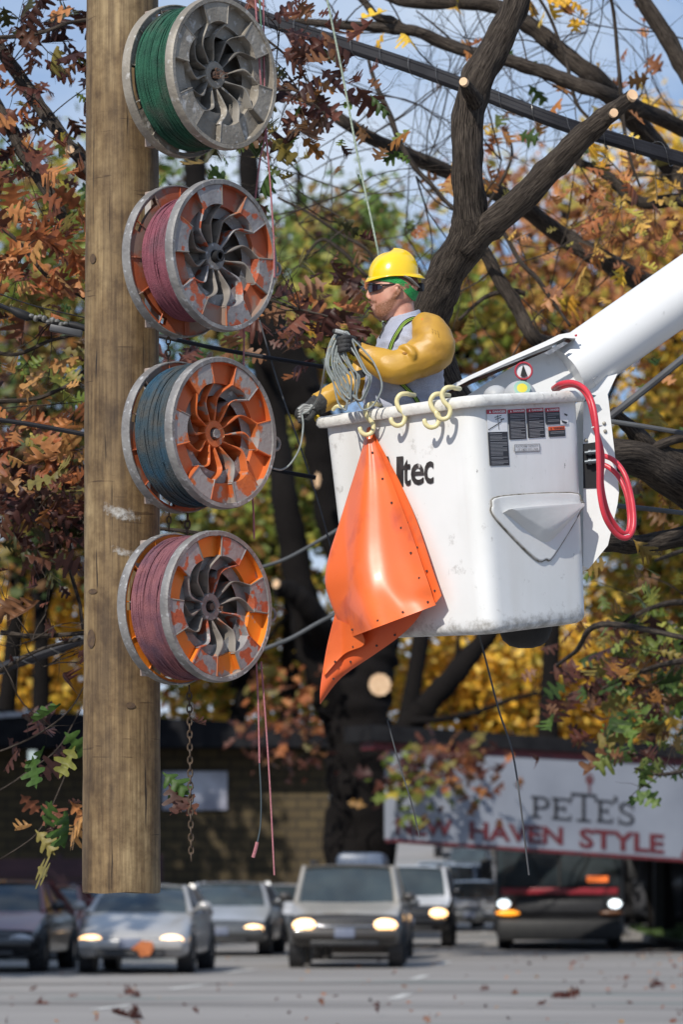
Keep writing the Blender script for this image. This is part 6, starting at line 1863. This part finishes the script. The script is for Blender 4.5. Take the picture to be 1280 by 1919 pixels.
# --- big near limb: tree standing right of the photo
t1 = thing('oak_tree', 'sharp grey-brown limb forking behind the lineman, with pale sawn branch ends', 'tree', Vector((2.45, 17.6, 0)))
lb = Limbs()
lb.limb([(1680, 2200, 17.6, 260), (1650, 1900, 17.6, 200), (1600, 1500, 17.6, 170), (1520, 1150, 17.6, 150), (1400, 960, 17.5, 120), (1280, 905, 17.3, 78), (1180, 855, 17.1, 62), (1080, 862, 16.9, 66), (960, 850, 16.5, 72), (860, 770, 16.2, 82), (800, 660, 16, 84), (806, 585, 15.8, 80), (840, 510, 15.7, 70), (880, 440, 15.6, 76), (880, 380, 15.55, 62), (876, 300, 15.5, 58), (878, 220, 15.5, 60), (895, 150, 15.5, 62), (930, 85, 15.5, 56), (962, 20, 15.5, 52), (985, -60, 15.5, 48)], per=6, n=20, seed=3, rough=.02)
lb.limb([(872, 470, 15.6, 50), (915, 425, 15.55, 56), (965, 385, 15.5, 52), (1020, 330, 15.45, 50), (1065, 285, 15.4, 48), (1110, 240, 15.35, 44), (1150, 208, 15.3, 34), (1186, 180, 15.3, 24)], per=6, n=16, seed=9, rough=.03)
lb.limb([(890, 190, 15.45, 34), (878, 168, 15.38, 26), (869, 154, 15.33, 17)], n=12, seed=2)
lb.limb([(1135, 225, 15.32, 26), (1146, 218, 15.28, 20), (1152, 211, 15.26, 15)], n=12, seed=21)
lb.limb([(1400, 975, 17.5, 90), (1300, 1000, 17.4, 40), (1200, 1020, 17.3, 34), (1130, 1012, 17.1, 40), (1000, 1000, 17, 30)], n=12, seed=4)
lb.limb([(1290, 880, 17.3, 60), (1230, 850, 17.2, 44), (1180, 800, 17.1, 28), (1150, 770, 17, 18)], n=10, seed=5)
lb.limb([(1360, 800, 17.3, 30), (1270, 822, 17.2, 18), (1200, 850, 17.1, 16), (1150, 862, 17.0, 14)], n=8, seed=6)
tr = lb.done('trunk', M_bark, t1)
cut(tr, 868.5, 152.5, 15.30, 8, (-.35, -.9, .15)); cut(tr, 1187, 177, 15.27, 11, (.30, -.85, .35), .9); cut(tr, 1151.5, 211, 15.24, 8, (.1, -1, .05))
rg_ = random.Random(31)
# --- layered bare limbs behind, tree further right
t2 = thing('oak_tree', 'tree with long bare dark limbs crossing the sky in the upper right', 'tree', Vector((3.6, 24, 0)))
lb = Limbs()
lb.limb([(1790, 2100, 24, 200), (1760, 1700, 24, 180), (1700, 1200, 24, 160), (1600, 800, 24, 130), (1500, 640, 24, 90), (1380, 590, 24, 60), (1210, 530, 24, 40), (1120, 480, 23.5, 36), (1050, 440, 23.5, 35), (985, 390, 23, 33), (900, 345, 23, 30), (850, 325, 23, 30), (740, 280, 22.5, 27), (660, 238, 22, 24), (600, 200, 22, 18), (540, 178, 22, 10)], n=12, seed=11)
lb.limb([(1600, 800, 24, 100), (1480, 560, 24, 70), (1340, 400, 23, 46), (1250, 300, 23, 42), (1180, 215, 22.5, 40), (1120, 150, 22, 36), (1050, 95, 22, 34), (990, 45, 22, 32), (930, 12, 22, 28), (860, 5, 22, 26), (760, 4, 22, 20), (700, -20, 22, 16)], n=12, seed=12)
lb.limb([(1500, 480, 24, 60), (1360, 290, 22.5, 38), (1280, 240, 22, 30), (1200, 205, 21.5, 30), (1130, 175, 21, 28), (1060, 150, 21, 28), (1000, 128, 21, 26), (930, 108, 21, 24), (860, 92, 21, 24), (790, 62, 21, 22), (740, 54, 21, 20), (660, 48, 21, 18), (600, 44, 21, 15), (530, 36, 21, 11)], n=12, seed=13)
lb.limb([(760, 56, 21, 18), (735, 40, 21, 18), (705, 30, 21, 16), (680, 0, 21, 13), (650, -30, 21, 10)], n=10, seed=14)
lb.limb([(1500, 480, 24, 60), (1340, 210, 22, 42), (1290, 140, 22, 34), (1250, 70, 22, 32), (1195, -15, 22, 28)], n=12, seed=15)
lb.limb([(1100, 640, 22, 30), (1010, 640, 21, 28), (975, 585, 21, 26), (940, 530, 21, 26), (910, 475, 21, 24), (890, 440, 21, 20)], n=10, seed=16)
lb.limb([(1340, 420, 23, 30), (1280, 375, 23, 26), (1200, 380, 23, 24), (1140, 330, 23, 20), (1080, 300, 23, 14)], n=10, seed=17)
for (a, sd) in (([(690, 110), (705, 160), (728, 210), (748, 262), (775, 310), (812, 350), (848, 388), (900, 410)], 1), ([(1070, 612), (1040, 570), (1005, 520), (975, 490), (950, 445), (930, 420)], 2), ([(1200, 350), (1180, 290), (1168, 220), (1160, 120), (1150, 20), (1140, -20)], 3),
                ([(1140, 280), (1110, 230), (1080, 190), (1060, 110), (1030, 30), (1000, -20)], 4), ([(860, 600), (905, 560), (950, 545), (985, 550)], 5), ([(560, 500), (600, 450), (640, 470), (690, 520)], 6), ([(690, 560), (710, 520), (690, 470), (640, 440), (580, 400), (520, 370)], 7),
                ([(950, 240), (960, 290), (940, 340), (905, 400)], 8), ([(780, 20), (830, 60), (880, 110)], 9), ([(970, 180), (1010, 210), (1070, 235), (1120, 260)], 10)):
    w0 = (13, 11, 9, 8, 12, 9, 7, 8, 6, 6)[sd - 1]
    lb.limb([(x, y, 20.5 + sd * .2, w0 * (1 - .06 * i) * (.45 + .55 * min(1, i / 2))) for i, (x, y) in enumerate(a)], n=8, seed=sd + 40)
ends2 = twigs(lb, [(1040, 90, 22), (1110, 140, 22), (1180, 215, 22.5), (900, 100, 21), (990, 125, 21), (760, 60, 21), (700, 250, 22), (800, 300, 22.5), (960, 380, 23), (1060, 440, 23), (1160, 500, 23.5), (1240, 60, 22), (1170, 330, 22), (1080, 300, 22), (640, 50, 21), (1230, 300, 23), (720, 180, 21), (780, 330, 21), (930, 500, 21), (1000, 600, 21), (940, 300, 21), (660, 420, 21), (600, 380, 21), (570, 330, 22)], random.Random(5), 0, 3, .8, .005, levels=2)
ends2 += twigs(lb, [(620, 300, 24), (560, 420, 24), (760, 440, 24), (860, 240, 24), (980, 220, 24), (1100, 60, 24), (900, 40, 24), (1240, 180, 24)], random.Random(8), 0, 4, 1.0, .0045, levels=2)
lb.done('trunk', M_bark, t2)
rs = random.Random(77)
r2 = np.random.default_rng(77)
pick = [e for e in ends2 if r2.random() < .22]
pos = []; col = []; siz = []
for e in pick:
    pxe = HX + e.x / e.y * F; pye = HY - (e.z - CAMH) / e.y * F
    if pxe < 560 or (pye < 420 and pxe < 880 and r2.random() < .72): continue
    k = int(r2.integers(1, 4)) 
    c_ = np.array(PAL[r2.choice(['orange', 'rust', 'gold', 'orange', 'mix'])])
    for _ in range(k):
        pos.append(np.array(e) + r2.normal(size=3) * .05); col.append(c_[r2.integers(len(c_))]); siz.append(.10 + .06 * r2.random())
leaves_mesh('crown', t2, np.array(pos), np.array(siz), np.array(col), r2, 2)
# --- near left oak: rust leaves, trunk left of the photo
t3 = thing('oak_tree', 'oak with large rust-red leaves left of the wooden pole', 'tree', Vector((-2.6, 18.5, 0)))
lb = Limbs()
lb.limb([(-420, 2300, 18.5, 240), (-400, 1800, 18.5, 220), (-380, 1300, 18.5, 200), (-330, 900, 18.5, 170), (-260, 450, 18.3, 150), (-200, 100, 18, 130), (-160, -60, 18, 120)], n=16, seed=31)
lb.limb([(-200, -200, 18, 60), (-80, -20, 17.8, 34), (0, 92, 17.6, 25), (50, 165, 17.5, 26), (100, 235, 17.4, 26), (135, 280, 17.3, 24), (190, 345, 17.2, 24), (260, 420, 17.2, 20)], n=12, seed=32)
lb.limb([(-220, 60, 18, 50), (-60, 140, 17.8, 30), (0, 210, 17.7, 25), (45, 290, 17.6, 25), (100, 375, 17.5, 24), (130, 430, 17.5, 18)], n=12, seed=33)
lb.limb([(-360, 1100, 18.5, 90), (-150, 980, 18, 40), (0, 945, 17.8, 32), (80, 938, 17.6, 30), (120, 955, 17.5, 34), (165, 985, 17.4, 36), (260, 1040, 17.4, 30)], n=12, seed=34)
for i, a in enumerate(([(-200, 760), (0, 752), (60, 748), (100, 735), (155, 708)], [(0, 1185), (60, 1192), (160, 1186), (250, 1170)], [(-60, 1290), (20, 1245), (80, 1215), (150, 1198)], [(110, 965), (128, 1010), (132, 1070), (148, 1130), (155, 1180)], [(-40, 400), (30, 450), (90, 520), (160, 560)], [(-60, 640), (20, 665), (90, 640), (150, 625)], [(-40, 1420), (20, 1400), (80, 1370), (130, 1330), (160, 1280)], [(-60, 1500), (0, 1480), (60, 1440), (110, 1400), (150, 1330)], [(-60, 1640), (0, 1610), (70, 1560), (110, 1480), (130, 1430)], [(170, 980), (420, 1010), (500, 1100)], [(-120, 60), (0, 70), (80, 60), (140, 40), (250, 30), (400, 20), (520, 90), (600, 180)], [(150, 700), (250, 650), (330, 600), (470, 560), (560, 580), (640, 600)])):
    w0 = (10, 10, 8, 9, 8, 8, 4, 4, 4, 8, 9, 8)[i]
    lb.limb([(x, y, 17.3 if i != 10 else 16.8, w0 * (1 - .08 * k)) for k, (x, y) in enumerate(a)], n=8, seed=60 + i)
twigs(lb, [(20, 120, 17.4), (90, 220, 17.3), (60, 60, 17.2), (60, 320, 17.5), (110, 440, 17.3), (40, 470, 17.2), (100, 600, 17.3), (60, 760, 17.3), (30, 900, 17.4), (120, 900, 17.3), (520, 90, 16.8), (560, 170, 16.8), (600, 200, 16.8), (560, 580, 17.2), (80, 1250, 17.3), (60, 1200, 17.2), (30, 1300, 17.2)], random.Random(15), 0, 4, .33, .0035, levels=1)
tr = lb.done('trunk', M_bark, t3)
cut(tr, 131, 279, 17.15, 8, (.35, -.9, .1)); cut(tr, 105, 247, 17.25, 4, (.2, -.95, .1), .6)
L3 = [(70, 25, 100, 45, 16.8, 17.6, 170, .14, 'dark', 30), (85, 75, 60, 35, 16.8, 17.4, 40, .13, 'dark', 14), (60, 150, 80, 50, 16.8, 17.8, 26, .13, 'brown', 12), (30, 215, 60, 60, 17.0, 17.9, 70, .13, 'brown', 18), (100, 185, 50, 45, 17.0, 17.6, 34, .14, 'rust', 10), (40, 300, 60, 50, 17.2, 18, 60, .13, 'olive', 16),
      (110, 270, 60, 60, 17.6, 18.5, 40, .12, 'mix', 14), (70, 410, 90, 60, 16.8, 17.5, 110, .15, 'rust', 28), (120, 370, 50, 40, 17.4, 18.4, 44, .14, 'olive', 12), (40, 500, 80, 55, 16.9, 17.6, 90, .15, 'rust', 24), (130, 480, 45, 60, 16.9, 17.6, 60, .15, 'rust', 16), (70, 580, 90, 40, 17.3, 18.2, 50, .13, 'mix', 16),
      (80, 680, 100, 60, 17.5, 18.8, 70, .13, 'olive', 20), (70, 780, 90, 50, 16.9, 17.7, 70, .15, 'rust', 20), (80, 850, 100, 60, 16.9, 17.7, 120, .15, 'rust', 28), (70, 930, 100, 60, 17.0, 18, 130, .15, 'brown', 28), (50, 1010, 80, 40, 17.0, 18, 80, .14, 'dark', 16),
      (110, 1190, 40, 50, 17, 17.6, 16, .14, 'brown', 6), (320, 300, 60, 22, 17, 18, 26, .14, 'green', 8), (330, 650, 120, 30, 17.5, 18.5, 60, .14, 'brown', 14), (470, 330, 60, 60, 17.5, 18.5, 30, .13, 'mix', 10),
      (560, 120, 62, 60, 16.6, 17.3, 110, .14, 'brown', 26), (545, 190, 55, 50, 16.6, 17.3, 100, .14, 'dark', 22), (600, 215, 55, 40, 16.6, 17.3, 60, .14, 'mix', 16), (575, 240, 60, 30, 16.6, 17.2, 40, .14, 'mix', 10), (530, 30, 40, 40, 16.6, 17.3, 40, .13, 'brown', 8), (690, 250, 45, 22, 16.8, 17.4, 14, .13, 'green', 6),
      (590, 600, 75, 38, 17, 18, 110, .15, 'brown', 22), (640, 560, 60, 60, 17.4, 18.4, 50, .14, 'dark', 12), (560, 560, 60, 50, 17.6, 18.6, 50, .14, 'rust', 12),
      (60, 1560, 50, 40, 17, 17.8, 16, .14, 'rust', 7), (30, 1530, 40, 60, 17, 17.8, 14, .14, 'rust', 6), (115, 1430, 45, 70, 17.2, 17.8, 22, .13, 'dark', 8), (320, 1440, 16, 30, 16, 16.4, 5, .13, 'dark', 2)]
L3 = [(a, b, c, d, e, f, int(n * (.62 if b < 640 else .8)), *r) for (a, b, c, d, e, f, n, *r) in L3]
crown_leaves('crown', t3, L3, 33, 2)
# a few single large green leaves near the pole foot
rng = np.random.default_rng(9)
pl = [(112, 1318, -.3), (120, 1372, -.2), (82, 1398, -.2), (60, 1416, -.4), (96, 1500, .2), (120, 1520, .5), (305, 1448, .7), (316, 1470, .9), (140, 1398, .1), (320, 1482, .9)]
pos = np.array([P(x, y, 16.6) for x, y, a in pl]); dirs = np.array([(a, -.1, -.9) for x, y, a in pl])
leaves_mesh('low_leaves', t3, pos, np.array([.15] * len(pl)), np.array([(.055, .11, .02)] * 7 + [(.08, .04, .03), (.20, .20, .04), (.13, .05, .03)]), rng, 2, dirs=dirs)
# --- dark tree in the middle distance, trunk behind the traffic
D4 = 76.5
t4 = thing('oak_tree', 'dark tree trunk with a sawn round branch end, behind the traffic and the orange blanket', 'tree', P(672, 1790, D4)); t4.location.z = 0
lb = Limbs()
lb.limb([(674, 1795, D4, 165), (672, 1740, D4, 140), (672, 1640, D4, 132), (674, 1540, D4, 128), (676, 1450, D4, 126), (672, 1370, D4, 128), (668, 1300, D4, 132), (690, 1240, D4, 110), (705, 1200, D4, 90), (715, 1140, D4, 80), (730, 1000, D4, 70), (740, 800, D4, 60)], n=18, seed=51)
lb.limb([(640, 1330, D4, 90), (612, 1280, D4 - .4, 72), (585, 1210, D4 - .6, 62), (566, 1120, D4 - .8, 58), (548, 1020, D4 - .8, 54), (532, 920, D4 - .8, 50), (516, 800, D4, 48), (496, 690, D4, 46), (478, 560, D4, 44), (468, 420, D4, 42), (466, 300, D4, 38), (460, 200, D4, 30)], n=14, seed=52)
lb.limb([(640, 1080, D4 - 1, 40), (622, 980, D4 - 1.2, 56), (606, 880, D4 - 1.3, 60), (594, 790, D4 - 1.4, 66), (560, 720, D4 - 1.4, 84), (520, 650, D4 - 1.4, 84), (480, 585, D4 - 1.4, 74), (420, 480, D4 - 1, 52), (380, 400, D4 - 1, 46), (366, 320, D4 - 1, 42), (362, 250, D4 - 1, 36)], n=14, seed=53)
lb.limb([(610, 1190, D4 - 1, 60), (580, 1140, D4 - 1.6, 44), (550, 1112, D4 - 1.8, 38), (520, 1100, D4 - 2, 34)], n=12, seed=54)
lb.limb([(715, 1420, D4, 50), (745, 1385, D4 - .5, 48), (790, 1335, D4 - .8, 46), (840, 1278, D4 - 1, 44), (885, 1225, D4 - 1, 38), (930, 1170, D4 - 1, 34)], n=12, seed=55)
lb.limb([(770, 1352, D4 - 1, 14), (840, 1346, D4 - 1, 12), (900, 1332, D4 - 1, 11), (970, 1308, D4 - 1, 9), (1040, 1292, D4 - 1, 8), (1103, 1265, D4 - 1, 5)], n=8, seed=56)
lb.limb([(850, 1260, D4 - 1, 12), (858, 1220, D4 - 1, 10), (860, 1180, D4 - 1, 8)], n=8, seed=57)
lb.limb([(690, 660, D4, 34), (620, 620, D4, 30), (540, 610, D4, 22), (480, 570, D4, 16)], n=8, seed=58)
twigs(lb, [(600, 1330, D4 - 2), (590, 1400, D4 - 2), (620, 1450, D4 - 2), (700, 1480, D4 - 2), (900, 1340, D4 - 1), (1000, 1300, D4 - 1)], random.Random(6), 0, 3, 1.3, .02, levels=1)
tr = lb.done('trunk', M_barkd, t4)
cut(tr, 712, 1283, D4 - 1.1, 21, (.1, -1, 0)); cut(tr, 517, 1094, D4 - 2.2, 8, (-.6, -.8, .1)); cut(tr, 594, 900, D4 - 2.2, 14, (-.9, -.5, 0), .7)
crown_leaves('crown', t4, [(820, 1425, 75, 30, 70, 73, 150, .34, 'brown', 22), (860, 1420, 40, 20, 70, 73, 50, .34, 'rust', 8), (770, 1475, 30, 40, 70, 73, 90, .32, 'olive', 14), (560, 1320, 60, 60, 74, 78, 140, .34, 'rust', 24), (530, 1400, 60, 40, 74, 78, 70, .32, 'brown', 18), (640, 430, 60, 50, 72, 76, 330, .30, 'mix', 40), (560, 470, 50, 40, 72, 76, 200, .30, 'olive', 22), (700, 390, 40, 40, 72, 76, 100, .30, 'green', 14)], 41, 1)
# --- right-hand oak: green and brown leaves near the lower right corner
t5 = thing('oak_tree', 'oak branches with green and brown leaves hanging at the right side below the bucket', 'tree', Vector((2.7, 19.5, 0)))
lb = Limbs()
lb.limb([(1700, 2200, 19.5, 170), (1690, 1800, 19.5, 150), (1660, 1400, 19.5, 130), (1600, 1150, 19.5, 110), (1500, 900, 19.5, 90), (1450, 500, 19.5, 80)], n=14, seed=71)
for i, a in enumerate(([(1660, 1400, 60), (1450, 1300, 24), (1300, 1240, 12), (1200, 1260, 9), (1130, 1290, 6)], [(1620, 1200, 60), (1450, 1180, 26), (1310, 1130, 14), (1220, 1140, 9), (1150, 1180, 6)], [(1650, 1350, 50), (1480, 1410, 18), (1310, 1440, 8), (1240, 1452, 6), (1190, 1440, 4)], [(1560, 1050, 50), (1400, 1010, 20), (1290, 1030, 10), (1230, 1050, 7)], [(1310, 1200, 10), (1130, 1170, 12), (1080, 1220, 9), (1040, 1250, 6)])):
    lb.limb([(x, y, 19.5 + .9 * min(k_, 3), w_) for k_, (x, y, w_) in enumerate(a)], n=8, seed=80 + i)
twigs(lb, [(1280, 1240, 22), (1200, 1260, 22), (1300, 1130, 22), (1220, 1140, 22), (1240, 1450, 22), (1270, 1445, 22), (1240, 1040, 22)], random.Random(16), 0, 4, .36, .0035, levels=1)
lb.done('trunk', M_bark, t5)
crown_leaves('crown', t5, [(1215, 1260, 85, 60, 22, 25, 150, .19, 'mix', 34), (1240, 1330, 60, 50, 22, 25, 120, .19, 'green', 26), (1245, 1150, 70, 60, 22, 25, 60, .19, 'olive', 16), (1130, 1230, 60, 50, 22, 25, 36, .19, 'brown', 12), (1255, 1035, 30, 22, 17, 17.6, 10, .15, 'green', 3), (1150, 1320, 40, 40, 22, 25, 30, .19, 'brown', 9),
                           (1180, 560, 90, 110, 20, 23, 90, .13, 'orange', 24), (1080, 380, 70, 60, 20, 23, 50, .13, 'rust', 14), (1220, 400, 60, 90, 20, 23, 60, .13, 'orange', 14), (980, 470, 60, 60, 20, 23, 26, .13, 'orange', 12), (1240, 880, 60, 60, 20, 23, 30, .14, 'mix', 12)], 55, 2)
# --- far trees that fill the background with gold, olive and orange
far = [
    ('far maple with bright gold leaves above the brick building at the left', 60, 108, 'gold', [(60, 1210, 170, 110, 900), (100, 1090, 130, 90, 520), (0, 1300, 140, 60, 420)], 'brown'),
    ('far golden tree behind the gap between the reels and the orange blanket', 430, 112, 'gold2', [(420, 1160, 150, 150, 1100), (560, 1260, 120, 90, 520), (400, 1330, 120, 50, 330)], 'x'),
    ('far yellow-green tree behind the third reel', 330, 104, 'olive', [(540, 960, 90, 120, 620), (400, 980, 100, 70, 360), (560, 850, 70, 80, 260)], 'x'),
    ('far golden tree directly below the bucket', 960, 116, 'gold', [(880, 1300, 150, 90, 1100), (960, 1240, 140, 70, 520), (800, 1240, 90, 80, 420)], 'x'),
    ('far golden tree above the right half of the white fascia', 1110, 120, 'gold', [(1120, 1300, 170, 100, 1200), (1180, 1180, 130, 90, 620), (1060, 1360, 140, 50, 420)], 'x'),
    ('far olive tree right of the bucket and the red hose', 1240, 106, 'gold2', [(1210, 1060, 100, 110, 760), (1220, 900, 80, 90, 420), (1260, 760, 70, 80, 330)], 'x'),
    ('far orange-brown tree behind the boom', 1010, 98, 'orange', [(1060, 540, 180, 90, 560), (960, 600, 120, 70, 420), (1180, 440, 120, 90, 330), (1000, 380, 110, 70, 150)], 'x'),
    ('far olive tree behind the lineman', 690, 96, 'olive', [(880, 600, 110, 80, 520), (660, 560, 120, 60, 330), (640, 640, 120, 60, 420), (720, 430, 100, 40, 110)], 'x'),
    ('far green and orange tree at the left behind the splice clamp', 70, 100, 'mix', [(80, 660, 120, 90, 480), (90, 820, 120, 90, 620), (90, 980, 120, 80, 620)], 'x'),
    ('far olive tree at the upper left behind the bare limbs', -40, 102, 'olive', [(90, 340, 110, 60, 260), (70, 450, 110, 70, 360), (60, 550, 110, 60, 300)], 'x'),
    ('far gold and orange tree at the upper right corner', 1330, 110, 'gold', [(1240, 300, 90, 110, 260), (1250, 480, 90, 90, 400), (1270, 640, 70, 80, 330), (1150, 360, 90, 80, 150)], 'x'),
    ('far yellow-green tree right of the top two reels', 530, 108, 'green', [(560, 440, 70, 40, 120), (640, 440, 90, 50, 200), (330, 320, 60, 30, 110), (420, 640, 160, 40, 300), (560, 520, 90, 50, 240)], 'x'),
]
for i, (label, bx_, d, pal, regs, _) in enumerate(far):
    base = P(bx_, 1654, d); base.z = ground_z(d)
    t_ = thing('far_tree', label, 'tree', base, 0, 'blurred autumn trees in the background')
    lb = Limbs(); rr = random.Random(i)
    topx, topy = regs[0][0], min(r[1] for r in regs)
    zy = HY - (ground_z(d) - CAMH) * F / d
    tr_pts = [(bx_, zy, d, 55), (bx_ + (topx - bx_) * .2, zy - 200, d, 42), (bx_ + (topx - bx_) * .6, (zy + topy) / 2, d, 32), (topx, topy, d, 12)]
    lb.limb(tr_pts, n=9, seed=i)
    for (cx, cy, rx, ry, n) in regs:
        for q in range(6):
            ex, ey = cx + rr.uniform(-1, 1) * rx, cy + rr.uniform(-1, 1) * ry; f = rr.uniform(.35, .8)
            sx, sy = tr_pts[1][0] + (topx - tr_pts[1][0]) * f, tr_pts[1][1] + (topy - tr_pts[1][1]) * f
            lb.limb([(sx, sy, d, 14), ((sx + ex) / 2, (sy + ey) / 2 - 15, d + rr.uniform(-2, 2), 10), (ex, ey, d + rr.uniform(-3, 3), 4)], n=6, seed=q, per=4)
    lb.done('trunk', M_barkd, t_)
    crown_leaves('crown', t_, [(cx, cy, rx, ry, d - 4, d + 5, int(n * 2.4), .36, pal, max(6, n // 7)) for (cx, cy, rx, ry, n) in regs], 100 + i, 0 if i != 3 else 0)
# fallen leaves on the road, each a leaf of its own
rr = random.Random(3)
rng = np.random.default_rng(21)
for i, (px, py) in enumerate(((240, 1868), (245, 1910), (50, 1857), (25, 1885), (70, 1884), (85, 1882), (125, 1868), (1056, 1870), (1165, 1837), (1190, 1852), (1222, 1851), (1075, 1812), (20, 1919 - 2), (905, 1860), (560, 1870), (1010, 1890), (700, 1905))):
    d = ground_d(py); big = 1.6 if i in (0, 1, 7, 10) else 1.0
    p_ = np.array([[(px - HX) / F * d, d, .03]]); pos = np.repeat(p_, 3 if big > 1 else 1, 0) + rng.normal(size=(3 if big > 1 else 1, 3)) * np.array([.05, .06, .008])
    k = len(pos)
    o = leaves_mesh('fallen_leaf', None, pos, np.full(k, .15 * big), np.array([PAL['brown'][i % 3]] * k), rng, 2, dirs=np.stack([rng.normal(size=k), rng.normal(size=k), np.full(k, .12)], 1))
    o.data.transform(Matrix.Translation(-Vector(p_[0]))); o.location = Vector(p_[0])
    tag(o, 'brown fallen oak leaf lying on the road', 'leaf', 'fallen leaves on the road')

rng = np.random.default_rng(44); n = 210
lx = []
while len(lx) < n:
    px = rng.uniform(-40, 1330); py = rng.uniform(1762, 1925)
    edge_ = math.exp(-abs(px - 1230) / 130) * math.exp(-abs(py - 1790) / 25) + .07
    if rng.random() < edge_:
        d = ground_d(py); lx.append(((px - HX) / F * d, d, .014))
o = leaves_mesh('leaf_litter', None, np.array(lx), .05 + .05 * rng.random(n), np.array(PAL['brown'] + PAL['rust'])[rng.integers(10, size=n)], rng, 1, dirs=np.stack([rng.normal(size=n), rng.normal(size=n), np.zeros(n)], 1))
tag(o, 'small brown leaf litter scattered over the road and along the kerb', 'leaf litter', kind='stuff')
# --- unseen trees added left of the view to shade the traffic and low buildings
for i, (x, y, h, r) in enumerate(((-11.5, 51, 13, 3.8), (-9.8, 56, 10, 3.2), (-14.5, 57, 16, 4.4), (-11.5, 64, 13, 3.6), (-13.5, 72, 16, 4.6), (-12.5, 80, 19, 4.6), (-17, 78, 22, 5.0), (-13, 86, 13, 4.4))):
    t_ = thing('added_shade_tree', 'added shade tree', 'tree', (x, y, 0), 0, 'unseen trees added for their shade')
    t_['label'] = 'unseen leafy tree added left of the view to shade the traffic'
    lb = Limbs(); lb.limb([(x, y, -.1, .30), (x + .1, y, h * .35, .22), (x - .1, y, h * .7, .14), (x, y, h, .05)], n=8, px=False, seed=i)
    rq = random.Random(i)
    for q in range(8):
        a = q * .8; z = h * rq.uniform(.45, .75); lb.limb([(x, y, z, .1), (x + math.cos(a) * r * .5, y + math.sin(a) * r * .5, z + 1, .06), (x + math.cos(a) * r * .9, y + math.sin(a) * r * .9, z + 1.6, .02)], n=5, px=False, seed=q, per=3)
    lb.done('trunk', M_bark, t_)
    rn = np.random.default_rng(200 + i); n = 3800
    v = rn.normal(size=(n, 3)); v /= np.linalg.norm(v, axis=1)[:, None]; v *= (rn.random(n) ** .4)[:, None] * np.array([r, r, h * .34])
    pos = v + np.array([x, y, h * .72])
    leaves_mesh('crown', t_, pos, .30 + .2 * rn.random(n), np.array(PAL['mix'])[rn.integers(6, size=n)], rn, 0)
